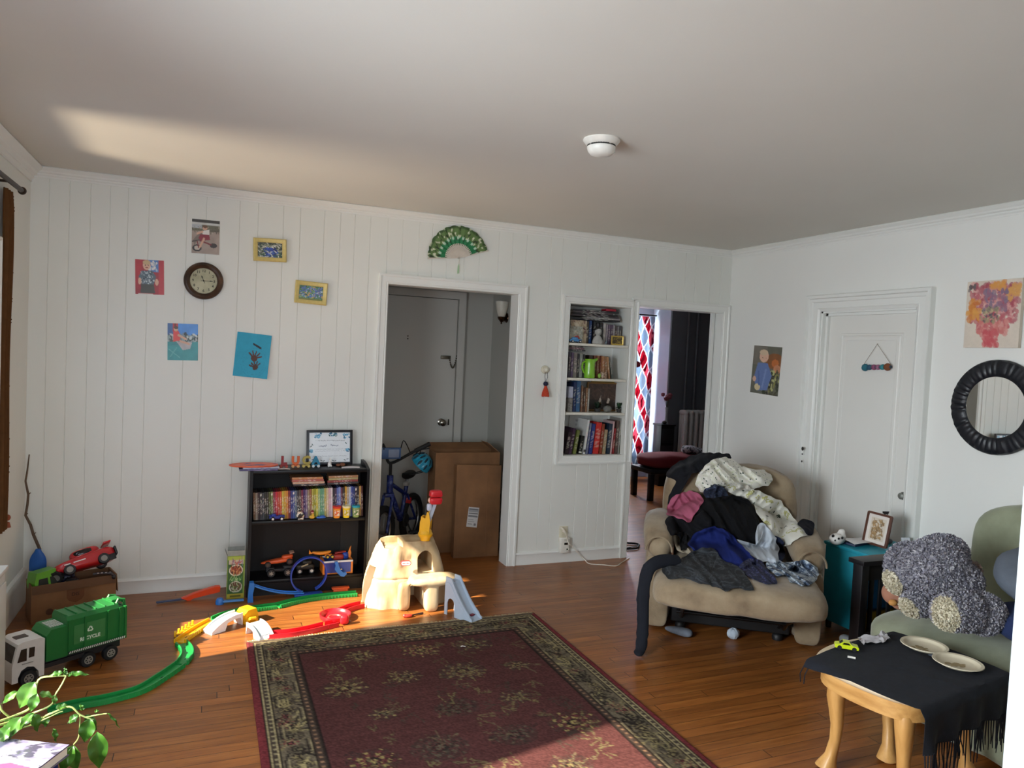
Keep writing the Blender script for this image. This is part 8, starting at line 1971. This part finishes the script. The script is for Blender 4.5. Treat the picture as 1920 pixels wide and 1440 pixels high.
mb = MB(); mb.ell(c + V((-.045, -.03, .022)), (.03, .025, .022), nu=14, nv=9, fn=lambda d: 1 + .2 * noise.noise(d * 3)); mb.build('trinket', MAT('#2f2a26', .5), None, 'small dark trinket beside the flower vase', 'trinket')
# radiator and pipes
a, b = WY(1279, 769, 2.88), WY(1345, 770, 2.88); zb = .10
t = thing('radiator', 'white column radiator against the dark bedroom wall', 'radiator', loc=((a.x + b.x) / 2, 2.9, 0))
mRad = MAT('#c4c3c2', .4)
n = 7; W_ = (b.x - a.x) / n
for k in range(n):
    mb = MB(); x = a.x + W_ * (k + .5)
    for dy in (-.05, 0, .05): mb.tube([(x, 2.89 + dy, zb), (x, 2.89 + dy, a.z - .04)], W_ * .36, 10)
    mb.soft((x, 2.89, a.z - .03), (W_ * .9, .17, .07), 2.6, 6); mb.soft((x, 2.89, zb + .02), (W_ * .9, .17, .07), 2.6, 6)
    if k in (0, n - 1): mb.cyl((x, 2.89, .0005), (x, 2.89, zb), .025, n=10)
    mb.build('section', mRad, t)
for px in (1286, 1303):
    a2 = WY(px, 700, 2.97); mb = MB(); mb.cyl((a2.x, 2.965, .0005), (a2.x, 2.965, H - .001), .017, n=12); mb.build('heating_pipe', MAT('#5a5c62', .5), None, '%s grey heating pipe on the dark bedroom wall' % ('left' if px == 1286 else 'right'), 'pipe', 'heating pipes on the dark bedroom wall')
# red upholstered bench
t = thing('red_bench', 'dark red upholstered bench with black legs in the bedroom', 'bench', loc=(.95, 2.05, 0))
mb = MB(); mb.soft((1.03, 2.10, .425), (.86, .42, .16), 4, 10, 0, None, lambda u, q: wr(u, q, .012, 7)); mb.build('cushion', MAT('#6a141c', .85, 0, .2, 12, .2), t)
mb = MB(); mb.rbox((1.03, 2.10, .325), (.88, .42, .05), .004); mb.build('seat_frame', mBlack, t)
for x in (.625, 1.435):
    for y_ in (1.93, 2.27): mb = MB(); mb.rbox((x, y_, .15), (.055, .055, .299), .003); mb.build('leg', mBlack, t)
mb = MB(); c = WY(1306, 838, 2.0); mb.soft((1.28, 2.08, .545), (.26, .22, .09), 2.4, 9, 0, None, lambda u, q: wr(u, q, .03, 14)); mb.build('crumpled_clothes', MIXMAT([(.4, '#2a2a30'), (.5, '#b0a8b0'), (.6, '#3a3a44')], 22, .9), None, 'crumpled black and grey clothes on the red bench', 'clothes')
# black cables on the bedroom floor just past the jamb
mb = MB(); pts = [(-.80, .20, .006)] + [(-.70 + .12 * math.cos(a) + .02 * math.sin(3 * a), .26 + .09 * math.sin(a), .006 + .008 * (a > 7)) for a in [k * PI / 6 for k in range(28)]] + [(-.78, .17, .02)]
mb.tube(spline(pts, 3), .0042, 6); mb.build('coiled_cable', MAT('#17161a', .5), None, 'coiled black cable on the floor just inside the bedroom doorway', 'cable')
mb = MB(); mb.soft((-.80, .19, .032), (.07, .09, .06), 2.6, 8, 0, None, lambda u, q: wr(u, q, .012, 22)); mb.build('power_adapter', MAT('#141416', .5), None, 'black power adapter by the bedroom door jamb at floor level', 'adapter')

# ================================================================ left edge: curtain, white cabinet, plant, book, tub
mCb = trans_mat(.45, '#7a5638')
t = thing('brown_curtain', 'brown curtain with fringed edge at the left window', 'curtain', loc=(-4.83, -.6, .55))
def lc(u, v): 
    y = -.52 - .135 * u; z = .55 + 1.69 * v; g_ = 1 - .35 * math.exp(-((v - 1) / .03) ** 2)
    return (-4.868 + (.011 * math.sin(u * PI * 6) + .004 * math.sin(v * 9)) * g_, y - .006 * math.sin(v * 7) - .01 * (1 - v), z)
mb = MB(); mb.sheet(40, 60, lc, .002); mb.build('curtain_panel', mCb, t, smooth=70)
mb = MB(); r = random.Random(3)
for k in range(100):
    p0 = V(lc(0, k / 100)); p1 = p0 + V((r.uniform(-.004, .008), r.uniform(.006, .014), r.uniform(-.01, .0))); mb.tube([p0, p1], [.0035, .005], 5)
tag(mb.build('fringe', MAT('#4a3220', .9), t), kind='stuff')
mb = MB(); q = V(lc(0, .02)); mb.ell(q + V((.008, .012, .02)), (.014, .014, .016)); mb.lathe([(0, .03), (.010, .026), (.016, 0), (0, 0)], 14, 0, tr(q + V((.008, .012, -.03)))); mb.build('tassel', MAT('#8f4a30', .8), t)
mb = MB(); mb.cyl((-4.835, -.475, 2.262), (-4.835, -4.12, 2.262), .012, n=10); mb.ell((-4.835, -.465, 2.262), (.02, .02, .02)); 
for y_ in (-.70, -2.0, -3.9): mb.cyl((-4.835, y_, 2.262), (-4.891, y_, 2.262), .007, n=8)
mb.build('curtain_rod', MAT('#2a1c14', .4, .3), None, 'dark curtain rod along the left wall above the windows', 'curtain rod')
t = thing('white_cabinet', 'low white cabinet along the left wall, at the picture edge', 'cabinet', loc=(-4.77, -1.95, 0))
mb = MB(); mb.rbox((-4.7725, -1.95, .291), (.195, 1.09, .58), .004); mb.build('carcass', mTrim, t)
mb = MB(); mb.rbox((-4.769, -1.95, .591), (.208, 1.11, .02), .004); mb.build('top', mTrim, t)
for k in range(3): mb = MB(); mb.rbox((-4.6705, -1.585 - k * .36, .30), (.007, .33, .48), .002); d = mb.build('door', mTrim, t); mb = MB(); mb.ell((-4.662, -1.70 - k * .36, .36), (.008, .010, .010)); mb.build('knob', mNick, d)
# storage tub, book and plant, near the camera by the second window
t = thing('storage_tub', 'navy blue storage tub under the book and plant, lower left corner', 'storage tub', loc=(-4.55, -3.1, 0))
mb = MB(); mb.loft([[(-4.545 + a * k, -3.10 + b * k, z) for a, b in rrect(.58, .50, .04, 5)] for k, z in ((.90, .001), (.93, .02), (.99, .47), (1, .485))]); mb.build('tub_body', MAT('#14235a', .4), t)
mb = MB(); mb.loft([[(-4.545 + a * k, -3.10 + b * k, z) for a, b in rrect(.60, .52, .045, 5)] for k, z in ((1, .4855), (1.005, .495), (1.0, .512), (.96, .516))]); mb.build('lid', MAT('#182a68', .4), t)
ZB_ = .5165
p = Pix(70, 56, '#7d778c'); p.speck(160, ['#5d5670', '#98949f', '#443f50', '#a8a4b0', '#6f6880'], .07, .05, seed=4).speck(40, ['#6a4438', '#7d5548', '#8f6a5a'], .08, .06, .2, .0, .55, .35, seed=5).rect(0, .52, .5, .62, '#a8a8b0').poly([(0, .6), (.42, .55), (.5, .8), (.36, 1), (0, 1)], '#86496c').ell(.12, .9, .16, .14, '#6a2c56').poly([(.5, .55), (.62, .5), (.5, .95), (.4, 1)], '#a09eaa')
p.line(.1, .3, .5, .1, .01, '#3a3444').line(.5, .3, .9, .12, .01, '#4a4658')
a, b, c = WZ(-46, 1410, .548), WZ(130, 1392, .548), WZ(38, 1375, .548)
bl, br = WZ(60, 1446, .548), WZ(130, 1393, .548); tl_ = WZ(38, 1374, .548)
X = (br - bl); Xn = X.normalized(); Yn = V((-Xn.y, Xn.x, 0)); wB = X.length + .055; o = br - Xn * wB
t = thing('picture_book', 'glossy purple and white picture book lying on the navy tub', 'book', M=frame((o.x, o.y, ZB_), Xn, Yn, (0, 0, 1)))
dB = .235; T = frame((o.x, o.y, ZB_), Xn, Yn, (0, 0, 1))
mb = MB(); p.add(mb, wB, dB, T @ frame((0, 0, .027), (1, 0, 0), (0, 0, -1), (0, 1, 0)), lambda u, v: -.0006); mb.box(0, wB, 0, dB, .024, .027, 0, T, lin('#5f5a70')); mb.box(0, wB, 0, dB, 0, .003, 0, T, lin('#5f5a70')); mb.box(0, wB, dB - .003, dB, .003, .024, 0, T, lin('#7d7890')); mb.build('cover', PAINT(.25, coat=.4), t)
mb = MB(); mb.box(.003, wB - .003, .003, dB - .0031, .0031, .0239, 0, T); mb.build('pages', MAT('#cfc6b4', .8), t)
c0 = V((-4.60, -3.00, ZB_))
t = thing('pepper_plant', 'leggy green potted plant with drooping leaves at the lower left', 'plant', loc=tuple(c0))
mb = MB(); mb.lathe([(0, .0005), (.055, .0005), (.06, .006), (.074, .105), (.078, .11), (.078, .128), (.072, .128), (.068, .11), (.0, .105)], 28, 0, tr(c0), cap=False); mb.build('pot', MAT('#c8c6c2', .4), t)
mb = MB(); mb.lathe([(0, .112), (.066, .108), (.066, .1055), (0, .1055)], 24, 0, tr(c0), cap=False); mb.build('soil', MAT('#3a2a1e', .95, 0, .4, 60, .5), t)
mLeaf = MIXMAT([(.3, '#3f6a1e'), (.55, '#5c8a2a'), (.8, '#7aa63e')], 12, .4, 3, .1, 60)
def leaf_mat():
    m, nt, b = newmat('leaf'); co = coord(nt); f = noisetex(nt, co, 14, 4); L = nt.links
    col = ramp(nt, f, [(.3, lin('#2c5216')), (.55, lin('#457326')), (.8, lin('#6d9440'))]); L.new(col, b.inputs['Base Color']); setin(b, Roughness=.38)
    t_ = nd(nt, 'ShaderNodeBsdfTranslucent'); L.new(col, t_.inputs[0]); x = nd(nt, 'ShaderNodeMixShader'); x.inputs[0].default_value = .35; L.new(b.outputs[0], x.inputs[1]); L.new(t_.outputs[0], x.inputs[2]); L.new(x.outputs[0], nt.nodes['Material Output'].inputs[0]); return m
mLeaf = leaf_mat()
PY = -2.74
def pp(px, py, dy=0): return WY(px, py, PY + dy)
mStem = MAT('#93a05a', .6)
base = c0 + V((0, 0, .11))
hubs = {}
mb_st = []
def stem(pts, r0=.0035, r1=.0018):
    P_ = spline(pts, 5); n_ = len(P_); mb = MB(); mb.tube(P_, [r0 + (r1 - r0) * i / (n_ - 1) for i in range(n_)], 6); mb.build('stem', mStem, t)
def leaf(b0, tip, wid, curl=.25, roll=0.0):
    d = tip - b0; L = d.length; x = d.normalized(); cam = (CAMP - b0).normalized(); up = (V((0, 0, 1)) + cam * .9); nrm = (up - x * up.dot(x)).normalized(); y = nrm.cross(x); nrm = (nrm * math.cos(roll) + y * math.sin(roll)); y = nrm.cross(x)
    def f(u, v):
        s = v; w = wid * (math.sin(PI * min(1, s ** .75)) ** .9) * (1 - .25 * s); k = u * 2 - 1
        return b0 + d * s + y * (k * w) + nrm * (L * curl * (s - s * s) * 1.2 + abs(k) * w * .35 - .12 * L * s * s + .003 * math.sin(14 * s) * abs(k))
    mb = MB(); mb.sheet(8, 14, f, .0006); mb.build('leaf', mLeaf, t, smooth=70)
stem([base, pp(20, 1345), pp(60, 1318), pp(72, 1275), pp(100, 1268), pp(124, 1267)]); stem([pp(104, 1302), pp(116, 1283), pp(124, 1267)], .002, .002)
stem([base, pp(30, 1350), pp(60, 1338), pp(95, 1322), pp(104, 1302)]); stem([base, pp(50, 1355), pp(90, 1340), pp(130, 1325), pp(150, 1340), pp(175, 1350)]); stem([pp(150, 1340), pp(148, 1380), pp(138, 1396)], .002, .0015)
stem([base, pp(10, 1370), pp(2, 1330), pp(-6, 1310)]); stem([pp(160, 1345), pp(185, 1340), pp(200, 1338)], .002, .0015); stem([base, pp(40, 1365), pp(80, 1350), pp(110, 1336), pp(118, 1334)], .002, .0015)
for (bx_, by_, tx, ty, w_, dy, rl) in [
    (118, 1262, 92, 1266, .011, 0, .2), (124, 1262, 121, 1251, .006, 0, 0), (130, 1264, 167, 1264, .010, 0, -.2), (124, 1266, 122, 1254, .009, .01, .5), (128, 1268, 138, 1258, .007, 0, -.4),
    (66, 1278, 34, 1330, .034, 0, .3), (70, 1300, 56, 1336, .020, -.02, .2), (72, 1302, 102, 1306, .014, 0, 0), (34, 1296, 2, 1320, .014, .03, .4), (100, 1303, 104, 1322, .010, 0, 0),
    (64, 1336, 30, 1372, .016, -.03, .3), (40, 1344, 6, 1392, .026, -.04, .2), (30, 1346, 4, 1366, .018, 0, .5), (20, 1362, -4, 1395, .024, -.05, .1), (104, 1328, 134, 1324, .012, 0, 0), (60, 1340, 72, 1372, .022, 0, .3), (88, 1340, 84, 1364, .018, .02, -.3),
    (148, 1342, 126, 1356, .016, 0, .2), (170, 1346, 157, 1394, .030, 0, .1), (160, 1340, 182, 1370, .018, .02, -.4), (182, 1372, 186, 1445, .036, -.02, -.1), (138, 1397, 112, 1450, .028, -.05, .3), (138, 1397, 142, 1450, .024, -.05, -.3), (99, 1366, 106, 1392, .010, -.03, .2), (200, 1337, 226, 1364, .005, 0, 0), (155, 1332, 150, 1320, .008, 0, 0), (178, 1336, 186, 1332, .007, 0, 0)]:
    leaf(pp(bx_, by_, dy), pp(tx, ty, dy), w_ * .72, .25, rl)
